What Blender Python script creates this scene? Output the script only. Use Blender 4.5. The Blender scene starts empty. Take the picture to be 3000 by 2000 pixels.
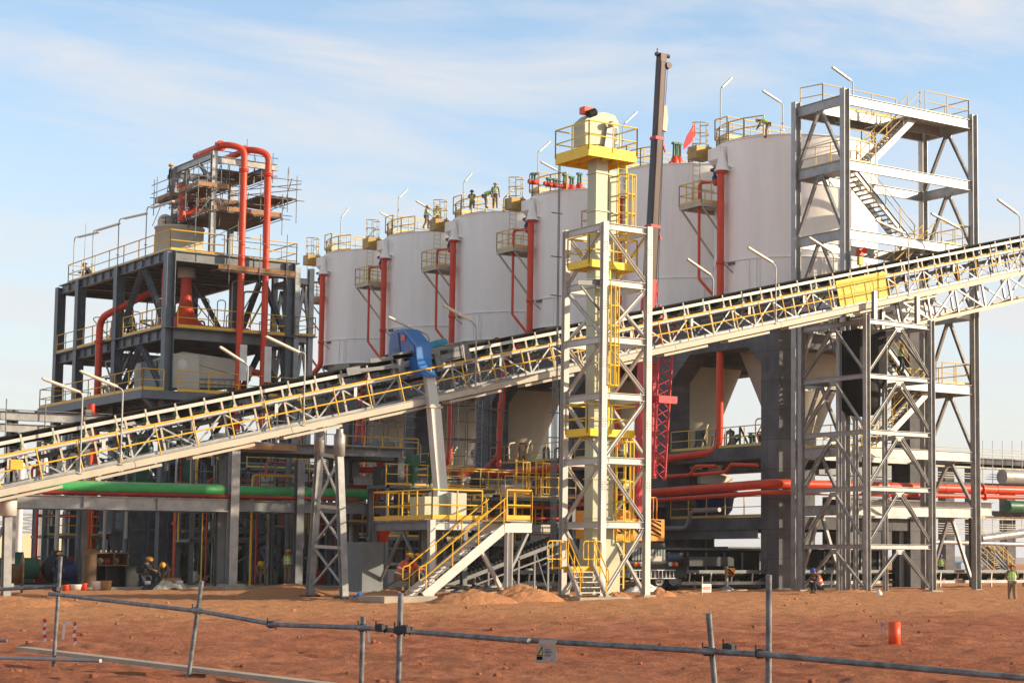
import bpy, bmesh, math, random
from mathutils import Vector, Matrix, noise
random.seed(7)
SC = bpy.context.scene
COL = SC.collection
R = math.radians

# ------------------------------------------------------------------ camera
CAM_F, CAM_CX, CAM_CY, CAM_H = 5554.0, 2190.0, 1123.0, 1.45     # measured from the photograph's vanishing points (3000 px wide)
PITCH, ROLL, YAW = math.atan((1642-1123)/5554.0), R(0.16), R(38.4)
_fh = Vector((math.sin(YAW), math.cos(YAW), 0)); _r0 = Vector((math.cos(YAW), -math.sin(YAW), 0)); _z = Vector((0, 0, 1))
FWD = _fh*math.cos(PITCH)+_z*math.sin(PITCH); _u0 = _z*math.cos(PITCH)-_fh*math.sin(PITCH)
RT = _r0*math.cos(ROLL)+_u0*math.sin(ROLL); UP = _u0*math.cos(ROLL)-_r0*math.sin(ROLL)
EYE = Vector((0, 0, CAM_H))
cd = bpy.data.cameras.new('camera'); cam = bpy.data.objects.new('camera', cd); COL.objects.link(cam)
cd.sensor_width = 36; cd.lens = CAM_F/3000*36; cd.clip_start = 0.5; cd.clip_end = 9000
cd.shift_x = -(CAM_CX-1500)/3000; cd.shift_y = (CAM_CY-1000)/3000
m3 = Matrix((RT, UP, -FWD)).transposed(); cam.matrix_world = Matrix.Translation(EYE) @ m3.to_4x4()
SC.camera = cam

# ------------------------------------------------------------------ sky, sun, exposure
SUN_AZ = math.atan2(0.79, -0.61); SUN_EL = R(17)                # compass angle from +Y: low sun, off to the right
w = bpy.data.worlds.new('World'); SC.world = w; w.use_nodes = True
nt = w.node_tree; N = nt.nodes; L = nt.links; N.clear()
out = N.new('ShaderNodeOutputWorld'); bg = N.new('ShaderNodeBackground'); bg.inputs[1].default_value = 0.15
sky = N.new('ShaderNodeTexSky'); sky.sky_type = 'NISHITA'; sky.sun_disc = False
sky.sun_elevation = SUN_EL; sky.sun_rotation = SUN_AZ; sky.air_density = 1.0; sky.dust_density = 1.2; sky.ozone_density = 1.6; sky.altitude = 200
tc = N.new('ShaderNodeTexCoord'); sep = N.new('ShaderNodeSeparateXYZ'); L.new(tc.outputs['Generated'], sep.inputs[0])
def wmath(op, a, b=None, clamp=False):
    n = N.new('ShaderNodeMath'); n.operation = op; n.use_clamp = clamp
    for i, v in enumerate((a, b)):
        if v is None: continue
        if isinstance(v, (int, float)): n.inputs[i].default_value = v
        else: L.new(v, n.inputs[i])
    return n.outputs[0]
# wispy cirrus: noise on the plane of the cloud layer (direction / height above the horizon)
hh = wmath('MAXIMUM', sep.outputs[2], 0.015)
den = wmath('ADD', hh, 0.10)
cmb = N.new('ShaderNodeCombineXYZ'); L.new(wmath('DIVIDE', sep.outputs[0], den), cmb.inputs[0]); L.new(wmath('DIVIDE', sep.outputs[1], den), cmb.inputs[1])
mp = N.new('ShaderNodeMapping'); mp.inputs['Rotation'].default_value = (0, 0, R(62)); mp.inputs['Scale'].default_value = (0.75, 1.5, 1); mp.inputs['Location'].default_value = (5.3, 2.2, 0)
L.new(cmb.outputs[0], mp.inputs[0])
nz = N.new('ShaderNodeTexNoise'); nz.inputs['Scale'].default_value = 1.25; nz.inputs['Detail'].default_value = 7; nz.inputs['Roughness'].default_value = 0.58; nz.inputs['Distortion'].default_value = 0.6
L.new(mp.outputs[0], nz.inputs['Vector'])
cr = N.new('ShaderNodeMapRange'); cr.inputs['From Min'].default_value = 0.45; cr.inputs['From Max'].default_value = 0.66; cr.inputs['To Max'].default_value = 0.85; L.new(nz.outputs[0], cr.inputs[0])
hz = N.new('ShaderNodeMapRange'); hz.inputs['From Min'].default_value = 0.0; hz.inputs['From Max'].default_value = 0.235; hz.inputs['To Min'].default_value = 0.93; hz.inputs['To Max'].default_value = 0.0; L.new(sep.outputs[2], hz.inputs[0])
hsv = N.new('ShaderNodeHueSaturation'); hsv.inputs['Saturation'].default_value = .92; hsv.inputs['Value'].default_value = 1.22; L.new(sky.outputs[0], hsv.inputs['Color'])
mx1 = N.new('ShaderNodeMix'); mx1.data_type = 'RGBA'; L.new(hz.outputs[0], mx1.inputs[0]); L.new(hsv.outputs[0], mx1.inputs[6]); mx1.inputs[7].default_value = (3.75, 3.6, 3.6, 1)
mx2 = N.new('ShaderNodeMix'); mx2.data_type = 'RGBA'; L.new(cr.outputs[0], mx2.inputs[0]); L.new(mx1.outputs[2], mx2.inputs[6]); mx2.inputs[7].default_value = (3.9, 3.85, 3.9, 1)
vr = N.new('ShaderNodeMapRange'); vr.inputs['From Min'].default_value = 0.30; vr.inputs['From Max'].default_value = 0.55; vr.inputs['To Max'].default_value = 0.85; L.new(sep.outputs[2], vr.inputs[0])   # veil added above the view to whiten and dim the fill light
mx3 = N.new('ShaderNodeMix'); mx3.data_type = 'RGBA'; L.new(vr.outputs[0], mx3.inputs[0]); L.new(mx2.outputs[2], mx3.inputs[6]); mx3.inputs[7].default_value = (1.4, 1.36, 1.34, 1)
L.new(mx3.outputs[2], bg.inputs[0]); L.new(bg.outputs[0], out.inputs[0])
sd = bpy.data.lights.new('sun', 'SUN'); so = bpy.data.objects.new('sun', sd); COL.objects.link(so)
sd.energy = 4.8; sd.angle = R(0.5); sd.color = (1.0, 0.80, 0.56)
SUNV = Vector((math.sin(SUN_AZ)*math.cos(SUN_EL), math.cos(SUN_AZ)*math.cos(SUN_EL), math.sin(SUN_EL)))
so.rotation_euler = SUNV.to_track_quat('Z', 'Y').to_euler()
SC.view_settings.view_transform = 'Standard'; SC.view_settings.look = 'None'; SC.view_settings.exposure = 0.54; SC.view_settings.gamma = 1

# ------------------------------------------------------------------ helpers
def at(px, py, X=None, Y=None, Z=None, D=None):
    """a point of the photograph (3000 px wide) carried onto a real plane of the site"""
    d = RT*((px-CAM_CX)/CAM_F)+UP*((CAM_CY-py)/CAM_F)+FWD
    t = X/d.x if X is not None else Y/d.y if Y is not None else (Z-CAM_H)/d.z if Z is not None else D
    return EYE+d*t
def zoomwin(ox, oy, s): return lambda x, y: (ox+x/s, oy+y/s)
R1 = zoomwin(100, 380, 2.94); R2 = zoomwin(100, 800, 2.94); R3 = zoomwin(0, 1150, 2.614); R4 = zoomwin(800, 1150, 2.4125); R5 = zoomwin(800, 550, 2.614)
S1 = zoomwin(1550, 280, 2.528); S2 = zoomwin(1550, 850, 2.613); S3 = zoomwin(1550, 1300, 2.94); S4 = zoomwin(2250, 180, 2.613); S5 = zoomwin(2250, 750, 2.85); S6 = zoomwin(2250, 1250, 2.85)
VV = zoomwin(0, 0, 0.784)
T4 = zoomwin(420, 400, 4.9)
A1 = zoomwin(0, 1200, 5.87); A2 = zoomwin(800, 1050, 5.87); A3 = zoomwin(1900, 850, 5.87); A4 = zoomwin(2600, 680, 5.87); A5 = zoomwin(1150, 900, 4.704)
B1 = zoomwin(1050, 580, 5.87); B2 = zoomwin(1950, 300, 4.704); B3 = zoomwin(1150, 950, 3.485); C1 = zoomwin(1900, 950, 3.136); C2 = zoomwin(2300, 900, 3.92); C3 = zoomwin(1000, 1250, 3.1354)
D1 = zoomwin(1540, 1860, 17.42); D2 = zoomwin(2650, 1280, 3.137); D3 = zoomwin(1050, 1450, 3.36); D4 = zoomwin(1850, 1500, 4.704); D5 = zoomwin(0, 1400, 4.356); D6 = zoomwin(400, 1400, 3.92); F1 = zoomwin(0, 1600, 1.568); F2 = zoomwin(1500, 1600, 1.568)

class MB:
    """collects shapes; build() links them as ONE mesh object"""
    def __init__(s): s.v = []; s.f = []; s.sm = []
    def add(s, vs, fs, smooth=False):
        o = len(s.v); s.v += [tuple(v) for v in vs]; s.f += [tuple(i+o for i in f) for f in fs]; s.sm += [smooth]*len(fs); return s
    def box(s, c, d, rz=0):
        c = Vector(c); M = Matrix.Rotation(rz, 3, 'Z'); hx, hy, hz_ = d[0]/2, d[1]/2, d[2]/2
        vs = [c+M @ Vector((x*hx, y*hy, z*hz_)) for x in (-1, 1) for y in (-1, 1) for z in (-1, 1)]
        return s.add(vs, [(0, 1, 3, 2), (4, 6, 7, 5), (0, 4, 5, 1), (2, 3, 7, 6), (0, 2, 6, 4), (1, 5, 7, 3)])
    def box2(s, a, b): return s.box([(a[i]+b[i])/2 for i in range(3)], [abs(b[i]-a[i]) for i in range(3)])
    def _fr(s, p, q, up=None):
        p = Vector(p); q = Vector(q); a = (q-p)
        a = a.normalized() if a.length > 1e-6 else Vector((0, 0, 1))
        u = Vector(up) if up is not None else (Vector((0, 0, 1)) if abs(a.z) < 0.95 else Vector((0, 1, 0)))
        x = u.cross(a)
        if x.length < 1e-4: x = Vector((1, 0, 0)).cross(a)
        x.normalize(); y = a.cross(x); return p, q, x, y
    def prof(s, p, q, pts, up=None):
        p, q, x, y = s._fr(p, q, up); n = len(pts)
        vs = [p+x*a+y*b for a, b in pts]+[q+x*a+y*b for a, b in pts]
        fs = [(i, (i+1) % n, n+(i+1) % n, n+i) for i in range(n)]+[tuple(range(n))[::-1], tuple(range(n, 2*n))]
        return s.add(vs, fs)
    def bar(s, p, q, wd=.06, ht=None, up=None):
        ht = ht or wd; a, b = wd/2, ht/2
        return s.prof(p, q, [(-a, -b), (a, -b), (a, b), (-a, b)], up)
    def hsec(s, p, q, wd=.3, ht=.3, t=.022, up=None):
        a, b = wd/2, ht/2; c = t/2*.8
        return s.prof(p, q, [(-a, -b), (a, -b), (a, -b+t), (c, -b+t), (c, b-t), (a, b-t), (a, b), (-a, b), (-a, b-t), (-c, b-t), (-c, -b+t), (-a, -b+t)], up)
    def csec(s, p, q, wd=.08, ht=.2, t=.012, up=None, side=1):
        a, b = wd/2*side, ht/2
        return s.prof(p, q, [(-a, -b), (a, -b), (a, -b+t), (-a+t*side, -b+t), (-a+t*side, b-t), (a, b-t), (a, b), (-a, b)], up)
    def lsec(s, p, q, wd=.09, t=.01, up=None):
        return s.prof(p, q, [(0, 0), (wd, 0), (wd, t), (t, t), (t, wd), (0, wd)], up)
    def tube(s, p, q, r, r2=None, n=8, caps=True, smooth=True):
        r2 = r if r2 is None else r2; p, q, x, y = s._fr(p, q)
        cs = [(math.cos(2*math.pi*i/n), math.sin(2*math.pi*i/n)) for i in range(n)]
        vs = [p+x*a*r+y*b*r for a, b in cs]+[q+x*a*r2+y*b*r2 for a, b in cs]
        s.add(vs, [(i, (i+1) % n, n+(i+1) % n, n+i) for i in range(n)], smooth)
        if caps: s.add(vs, [tuple(range(n))[::-1], tuple(range(n, 2*n))])
        return s
    def pipe(s, path, r, n=12, bend=None, seg=5, closed=False, caps=True):
        """tube along a path, corners rounded with radius bend"""
        P = [Vector(p) for p in path]; bend = bend if bend is not None else r*2.2; Q = [P[0]]
        for i in range(1, len(P)-1):
            a = P[i-1]-P[i]; b = P[i+1]-P[i]; la, lb = a.length, b.length; ang = a.angle(b) if la*lb > 1e-9 else math.pi
            if ang > math.pi-.02: Q.append(P[i]); continue
            d = min(bend/math.tan(ang/2), la*.48, lb*.48); A = P[i]+a.normalized()*d; B = P[i]+b.normalized()*d
            for k in range(seg+1):
                t = k/seg; Q.append(A*(1-t)**2+P[i]*2*t*(1-t)+B*t*t)
        Q.append(P[-1]); n_ = len(Q); rings = []; x = None
        for i, c in enumerate(Q):
            t = (Q[min(i+1, n_-1)]-Q[max(i-1, 0)]).normalized()
            if x is None: x = t.orthogonal().normalized()
            x = (x-t*x.dot(t)).normalized(); y = t.cross(x); rings.append([c+x*r*math.cos(2*math.pi*k/n)+y*r*math.sin(2*math.pi*k/n) for k in range(n)])
        vs = [v for rg in rings for v in rg]
        s.add(vs, [(i*n+k, i*n+(k+1) % n, (i+1)*n+(k+1) % n, (i+1)*n+k) for i in range(n_-1) for k in range(n)], True)
        if caps: s.add(rings[0], [tuple(range(n))[::-1]]); s.add(rings[-1], [tuple(range(n))])
        return s
    def lathe(s, c, prof_, n=32, smooth=True, a0=0, a1=2*math.pi, axis='z'):
        """prof_: list of (radius, height)"""
        c = Vector(c); full = abs(a1-a0-2*math.pi) < 1e-6; m = n if full else n+1; vs = []
        for r, h in prof_:
            for k in range(m):
                a = a0+(a1-a0)*k/n; v = (r*math.cos(a), r*math.sin(a), h)
                if axis == 'x': v = (v[2], v[0], v[1])
                if axis == 'y': v = (v[0], v[2], v[1])
                vs.append(c+Vector(v))
        fs = []
        for i in range(len(prof_)-1):
            for k in range(n): k2 = (k+1) % m; fs.append((i*m+k, i*m+k2, (i+1)*m+k2, (i+1)*m+k))
        return s.add(vs, fs, smooth)
    def disc(s, c, r, n=24, axis=Vector((0, 0, 1))):
        c = Vector(c); x = Vector(axis).orthogonal().normalized(); y = Vector(axis).normalized().cross(x)
        return s.add([c+x*r*math.cos(2*math.pi*k/n)+y*r*math.sin(2*math.pi*k/n) for k in range(n)], [tuple(range(n))])
    def ball(s, c, r, n=10, sc=(1, 1, 1), z0=-1.0):
        c = Vector(c); pr = []
        for i in range(n+1):
            t = math.asin(z0)+(math.pi/2-math.asin(z0))*i/n; pr.append((max(r*math.cos(t), .0005), r*math.sin(t)))
        st = len(s.v); s.lathe((0, 0, 0), pr, n*2)
        for i in range(st, len(s.v)): v = s.v[i]; s.v[i] = (c.x+v[0]*sc[0], c.y+v[1]*sc[1], c.z+v[2]*sc[2])
        return s
    def quad(s, *p): return s.add(p, [tuple(range(len(p)))])
    def slab(s, pts, th):
        """flat outline with thickness th (vector)"""
        n = len(pts); t = Vector(th); P = [Vector(p) for p in pts]; vs = P+[p+t for p in P]
        return s.add(vs, [tuple(range(n))[::-1], tuple(range(n, 2*n))]+[(i, (i+1) % n, n+(i+1) % n, n+i) for i in range(n)])
    def bbox(s):
        xs = list(zip(*s.v)); return [min(a) for a in xs], [max(a) for a in xs]
    def build(s, name, m, parent=None, **kw):
        me = bpy.data.meshes.new(name); base = Vector((0, 0, 0))
        if parent is None and s.v:
            lo, hi = s.bbox(); base = Vector(((lo[0]+hi[0])/2, (lo[1]+hi[1])/2, lo[2]))
        elif parent is not None: base = Vector(parent['_b']) if '_b' in parent else Vector((0, 0, 0))
        me.from_pydata([Vector(v)-base for v in s.v], [], s.f); me.polygons.foreach_set('use_smooth', s.sm); me.validate()
        bm = bmesh.new(); bm.from_mesh(me); bmesh.ops.recalc_face_normals(bm, faces=bm.faces); bm.to_mesh(me); bm.free()
        me.materials.append(m); o = bpy.data.objects.new(name, me); COL.objects.link(o)
        if parent is not None: o.parent = parent
        else: o.location = base
        o['_b'] = tuple(base)
        for k, v in kw.items():
            o[k] = v
        return o

ALLTHINGS = []
def thing(name, label, cat, base=(0, 0, 0), group=None):
    o = bpy.data.objects.new(name, None); COL.objects.link(o); o.location = base; o['_b'] = tuple(base)
    o.empty_display_size = .3; o['label'] = label; o['category'] = cat
    if group: o['group'] = group
    return o
def tag(o, label, cat, group=None):
    o['label'] = label; o['category'] = cat
    if group: o['group'] = group
    return o
def copy_tree(o, parent=None):
    c = o.copy(); COL.objects.link(c)
    if parent is not None: c.parent = parent
    for ch in list(o.children): copy_tree(ch, c)
    return c

# ------------------------------------------------------------------ materials
def mat(name, col, rough=.6, metal=0., var=.12, vs=1.5, col2=None, stain=0., bump=0., bs=20., spec=.4, streak=False, dust=0.0, emit=None, topdust=0., form=False):
    m = bpy.data.materials.new(name); m.use_nodes = True; nt = m.node_tree; N = nt.nodes; L = nt.links
    b = N['Principled BSDF']; b.inputs['Roughness'].default_value = rough; b.inputs['Metallic'].default_value = metal; b.inputs['Specular IOR Level'].default_value = spec
    geo = N.new('ShaderNodeNewGeometry'); mp = N.new('ShaderNodeMapping'); L.new(geo.outputs['Position'], mp.inputs[0])
    if streak: mp.inputs['Scale'].default_value = (1, 1, .12)
    n1 = N.new('ShaderNodeTexNoise'); n1.inputs['Scale'].default_value = vs; n1.inputs['Detail'].default_value = 6; n1.inputs['Roughness'].default_value = .65; L.new(mp.outputs[0], n1.inputs['Vector'])
    rg = N.new('ShaderNodeMapRange'); rg.inputs['From Min'].default_value = .3; rg.inputs['From Max'].default_value = .7; L.new(n1.outputs[0], rg.inputs[0])
    c2 = col2 or tuple(c*(1-var*1.6) for c in col)
    c1 = tuple(min(1, c*(1+var*.6)) for c in col)
    mx = N.new('ShaderNodeMix'); mx.data_type = 'RGBA'; L.new(rg.outputs[0], mx.inputs[0]); mx.inputs[6].default_value = (*c2, 1); mx.inputs[7].default_value = (*c1, 1)
    last = mx.outputs[2]
    if stain > 0:
        n2 = N.new('ShaderNodeTexNoise'); n2.inputs['Scale'].default_value = vs*3.3; n2.inputs['Detail'].default_value = 9; n2.inputs['Roughness'].default_value = .7; L.new(mp.outputs[0], n2.inputs['Vector'])
        r2 = N.new('ShaderNodeMapRange'); r2.inputs['From Min'].default_value = .56; r2.inputs['From Max'].default_value = .72; r2.inputs['To Max'].default_value = stain; L.new(n2.outputs[0], r2.inputs[0])
        m2 = N.new('ShaderNodeMix'); m2.data_type = 'RGBA'; L.new(r2.outputs[0], m2.inputs[0]); L.new(last, m2.inputs[6]); m2.inputs[7].default_value = (.16, .10, .065, 1); last = m2.outputs[2]
    if dust > 0:
        m4 = N.new('ShaderNodeMix'); m4.data_type = 'RGBA'; m4.inputs[0].default_value = dust; L.new(last, m4.inputs[6]); m4.inputs[7].default_value = (.38, .24, .15, 1); last = m4.outputs[2]
    if topdust > 0:
        sp_ = N.new('ShaderNodeSeparateXYZ'); L.new(geo.outputs['Normal'], sp_.inputs[0]); r5 = N.new('ShaderNodeMapRange'); r5.inputs['From Min'].default_value = .35; r5.inputs['From Max'].default_value = 1.0; r5.inputs['To Max'].default_value = topdust; L.new(sp_.outputs[2], r5.inputs[0])
        ml = N.new('ShaderNodeMath'); ml.operation = 'MULTIPLY'; L.new(r5.outputs[0], ml.inputs[0]); r6 = N.new('ShaderNodeMapRange'); r6.inputs['From Min'].default_value = .3; r6.inputs['From Max'].default_value = .55; L.new(n1.outputs[0], r6.inputs[0]); L.new(r6.outputs[0], ml.inputs[1])
        m5 = N.new('ShaderNodeMix'); m5.data_type = 'RGBA'; L.new(ml.outputs[0], m5.inputs[0]); L.new(last, m5.inputs[6]); m5.inputs[7].default_value = (.50, .34, .22, 1); last = m5.outputs[2]
    if form:     # formwork panel joints
        sx_ = N.new('ShaderNodeSeparateXYZ'); L.new(geo.outputs['Position'], sx_.inputs[0]); ad = N.new('ShaderNodeMath'); L.new(sx_.outputs[0], ad.inputs[0]); L.new(sx_.outputs[1], ad.inputs[1]); cb = N.new('ShaderNodeCombineXYZ'); L.new(ad.outputs[0], cb.inputs[0]); L.new(sx_.outputs[2], cb.inputs[1])
        bt = N.new('ShaderNodeTexBrick'); bt.offset = 0; bt.inputs['Scale'].default_value = 1; bt.inputs['Brick Width'].default_value = 2.4; bt.inputs['Row Height'].default_value = 1.55; bt.inputs['Mortar Size'].default_value = .018; bt.inputs['Color1'].default_value = (1, 1, 1, 1); bt.inputs['Color2'].default_value = (.72, .74, .78, 1); bt.inputs['Mortar'].default_value = (.45, .45, .46, 1); L.new(cb.outputs[0], bt.inputs['Vector'])
        m6 = N.new('ShaderNodeMix'); m6.data_type = 'RGBA'; m6.blend_type = 'MULTIPLY'; m6.inputs[0].default_value = .8; L.new(last, m6.inputs[6]); L.new(bt.outputs[0], m6.inputs[7]); last = m6.outputs[2]
    L.new(last, b.inputs['Base Color'])
    rr = N.new('ShaderNodeMapRange'); rr.inputs['To Min'].default_value = max(.05, rough-.12); rr.inputs['To Max'].default_value = min(1, rough+.15); L.new(n1.outputs[0], rr.inputs[0]); L.new(rr.outputs[0], b.inputs['Roughness'])
    if bump > 0:
        n3 = N.new('ShaderNodeTexNoise'); n3.inputs['Scale'].default_value = bs; n3.inputs['Detail'].default_value = 5; L.new(geo.outputs['Position'], n3.inputs['Vector'])
        bp = N.new('ShaderNodeBump'); bp.inputs['Strength'].default_value = bump; bp.inputs['Distance'].default_value = .03; L.new(n3.outputs[0], bp.inputs['Height']); L.new(bp.outputs[0], b.inputs['Normal'])
    if emit:
        b.inputs['Emission Color'].default_value = (*emit, 1); b.inputs['Emission Strength'].default_value = 1
    return m
GALV = mat('galvanised_steel', (.38, .385, .38), .42, .3, .20, 2.2, stain=.10)
PALE = mat('pale_painted_steel', (.58, .57, .54), .5, .1, .10, 1.6, stain=.12)
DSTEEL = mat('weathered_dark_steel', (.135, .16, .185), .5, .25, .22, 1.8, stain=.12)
GRIM = mat('mid_grey_steel', (.18, .195, .205), .5, .3, .2, 1.6, stain=.15)
TAN = mat('dusty_cream_channel', (.50, .46, .37), .55, .05, .10, 1.3, stain=.12)
WHITE = mat('silo_white_paint', (.95, .92, .88), .5, 0, .06, .9, stain=.12, streak=True)
RED = mat('red_oxide_pipe_paint', (.70, .062, .020), .42, 0, .13, 1.1, stain=.1, topdust=.35)
REDD = mat('dark_red_pipe_paint', (.28, .02, .012), .5, 0, .15, 2, stain=.2)
REDF = mat('red_flange_paint', (.60, .052, .024), .45, 0, .1, 3)
CRANER = mat('crimson_crane_paint', (.55, .03, .045), .4, 0, .12, 2, stain=.1)
YEL = mat('safety_yellow_paint', (.80, .46, .03), .42, 0, .08, 2, stain=.05)
YEL2 = mat('bright_yellow_paint', (.86, .60, .02), .42, 0, .06, 2, stain=.04)
PYEL = mat('faded_yellow_paint', (.72, .50, .14), .5, 0, .08, 2)
CONC = mat('raw_concrete', (.155, .158, .163), .85, 0, .25, .55, col2=(.065, .07, .08), stain=.1, form=True, bump=.3, bs=9)
CONCP = mat('dusty_concrete', (.42, .36, .29), .85, 0, .15, 2, bump=.3)
CREAM = mat('beige_steel_cladding', (.55, .52, .43), .55, 0, .08, .8, stain=.1)
BEIGEW = mat('beige_wall_render', (.62, .52, .36), .85, 0, .05, .4)
GREENP = mat('green_rubber_pipe', (.03, .42, .12), .5, 0, .2, 1.2, dust=.05, topdust=.5)
GREENM = mat('green_machine_paint', (.02, .12, .065), .45, 0, .2, 2, stain=.1)
BLUE = mat('blue_machine_paint', (.015, .15, .46), .35, 0, .12, 2)
BLUED = mat('dark_blue_paint', (.015, .05, .16), .4, 0, .2, 2)
BLACK = mat('black_rubber', (.008, .009, .010), .7, 0, .3, 3, spec=.2)
DARKM = mat('dark_machinery_paint', (.03, .035, .04), .5, .2, .3, 2, stain=.2)
WOOD = mat('scaffold_plank_wood', (.40, .22, .11), .75, 0, .2, 3, stain=.3)
WOODD = mat('old_brown_wood', (.20, .12, .07), .8, 0, .25, 3, stain=.3)
ORANGE = mat('crane_orange_yellow', (.85, .32, .02), .4, 0, .1, 2, stain=.08)
GREYG = mat('grey_green_casing', (.46, .47, .33), .45, .1, .08, 1.2, stain=.06)
GREYM = mat('blue_grey_machine_steel', (.17, .20, .21), .5, .2, .15, 2, stain=.1)
BOOM = mat('worn_crane_boom_paint', (.07, .04, .032), .35, .25, .3, 1.5, col2=(.02, .015, .02), stain=.35, streak=True)
REDBR = mat('signal_red_orange', (.80, .10, .03), .45, 0, .1, 3)
SKIN = mat('skin', (.28, .15, .09), .6, 0, .1, 8)
HIVIS = mat('lime_hi_vis_cloth', (.42, .85, .04), .75, 0, .1, 8)
HIVISO = mat('orange_hi_vis_cloth', (.88, .13, .03), .75, 0, .1, 8)
HELMY = mat('yellow_hard_hat', (.80, .38, .03), .35)
HELMB = mat('blue_hard_hat', (.02, .09, .42), .35)
CLOTH1 = mat('khaki_work_cloth', (.26, .19, .12), .85, 0, .15, 6)
CLOTH2 = mat('dark_blue_work_cloth', (.035, .045, .07), .85, 0, .15, 6)
STRIPE = mat('reflective_tape', (.75, .75, .72), .4)
LAMPH = mat('lamp_housing', (.66, .63, .52), .45, .1, .08, 3)
HELMT = mat('scaffold_tube_galvanised', (.22, .235, .25), .5, .35, .45, 9, stain=.6)
FLAGR = mat('red_flag_cloth', (.80, .04, .07), .7)
PLASTIC = mat('white_plastic', (.75, .74, .70), .5)
# ------------------------------------------------------------------ ground
RUTS = ((57, .25, 1.2), (47, -.10, .8), (36, .18, 1.0), (30, -.22, .7), (64, .05, .5))
def gz(x, y):
    D = x*_fh.x+y*_fh.y; s = x*_r0.x+y*_r0.y
    def sm(a, b, t):
        t = min(1, max(0, (t-a)/(b-a))); return t*t*(3-2*t)
    z = -.17*sm(52, 34, D)*0 + (-.16)*(1-sm(62, 78, D))*sm(20, 34, D)
    z += .10*(1-sm(20, 34, D))
    if D < 130:
        p = Vector((x, y, 0))
        z += .045*noise.noise(p*.35)+.05*max(0, noise.noise(p*.9))*sm(90, 60, D)
        z += .06*noise.noise(p*1.6)+.03*noise.noise(p*5)-.035*max(0, noise.noise(p*3.1+Vector((9, 2, 0)))-.25)*2
        # wheel ruts crossing the yard
        if 22 < D < 72:
            for d0, k1, k2 in RUTS:
                for o_ in (0, 1.9):
                    e = abs(D-(d0+o_+k1*s+k2*math.sin(s*.22)))
                    if e < 1: z += -.075*math.exp(-(e/.22)**2)+.035*math.exp(-((e-.42)/.16)**2)
    # a dark ridge of spoil at the lower left, in front of the fence
    z += .10*math.exp(-((D-19.5)/2.2)**2)*sm(-4.5, -8.0, s)
    return z
def ground_mesh():
    M = MB(); rows = []; D = 6.
    while D < 110: rows.append(D); D *= 1.0055
    rows += [116, 124, 140, 170, 220, 300, 420, 700, 1200, 2400, 4500, 8000]
    us = [-40, -8, -2.2, -.9]+[-.62+i*.90/330 for i in range(331)]+[.5, .9, 2.2, 8, 40]
    for D in rows:
        for u in us:
            s = u*D if abs(u) < 1 or D < 60 else max(-9000, min(9000, u*D))
            p = _fh*D+_r0*s; z = gz(p.x, p.y) if abs(u) < .7 else -.05
            M.v.append((p.x, p.y, z))
    n = len(us)
    for i in range(len(rows)-1):
        for k in range(n-1): M.f.append((i*n+k, i*n+k+1, (i+1)*n+k+1, (i+1)*n+k)); M.sm.append(True)
    return M
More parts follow.
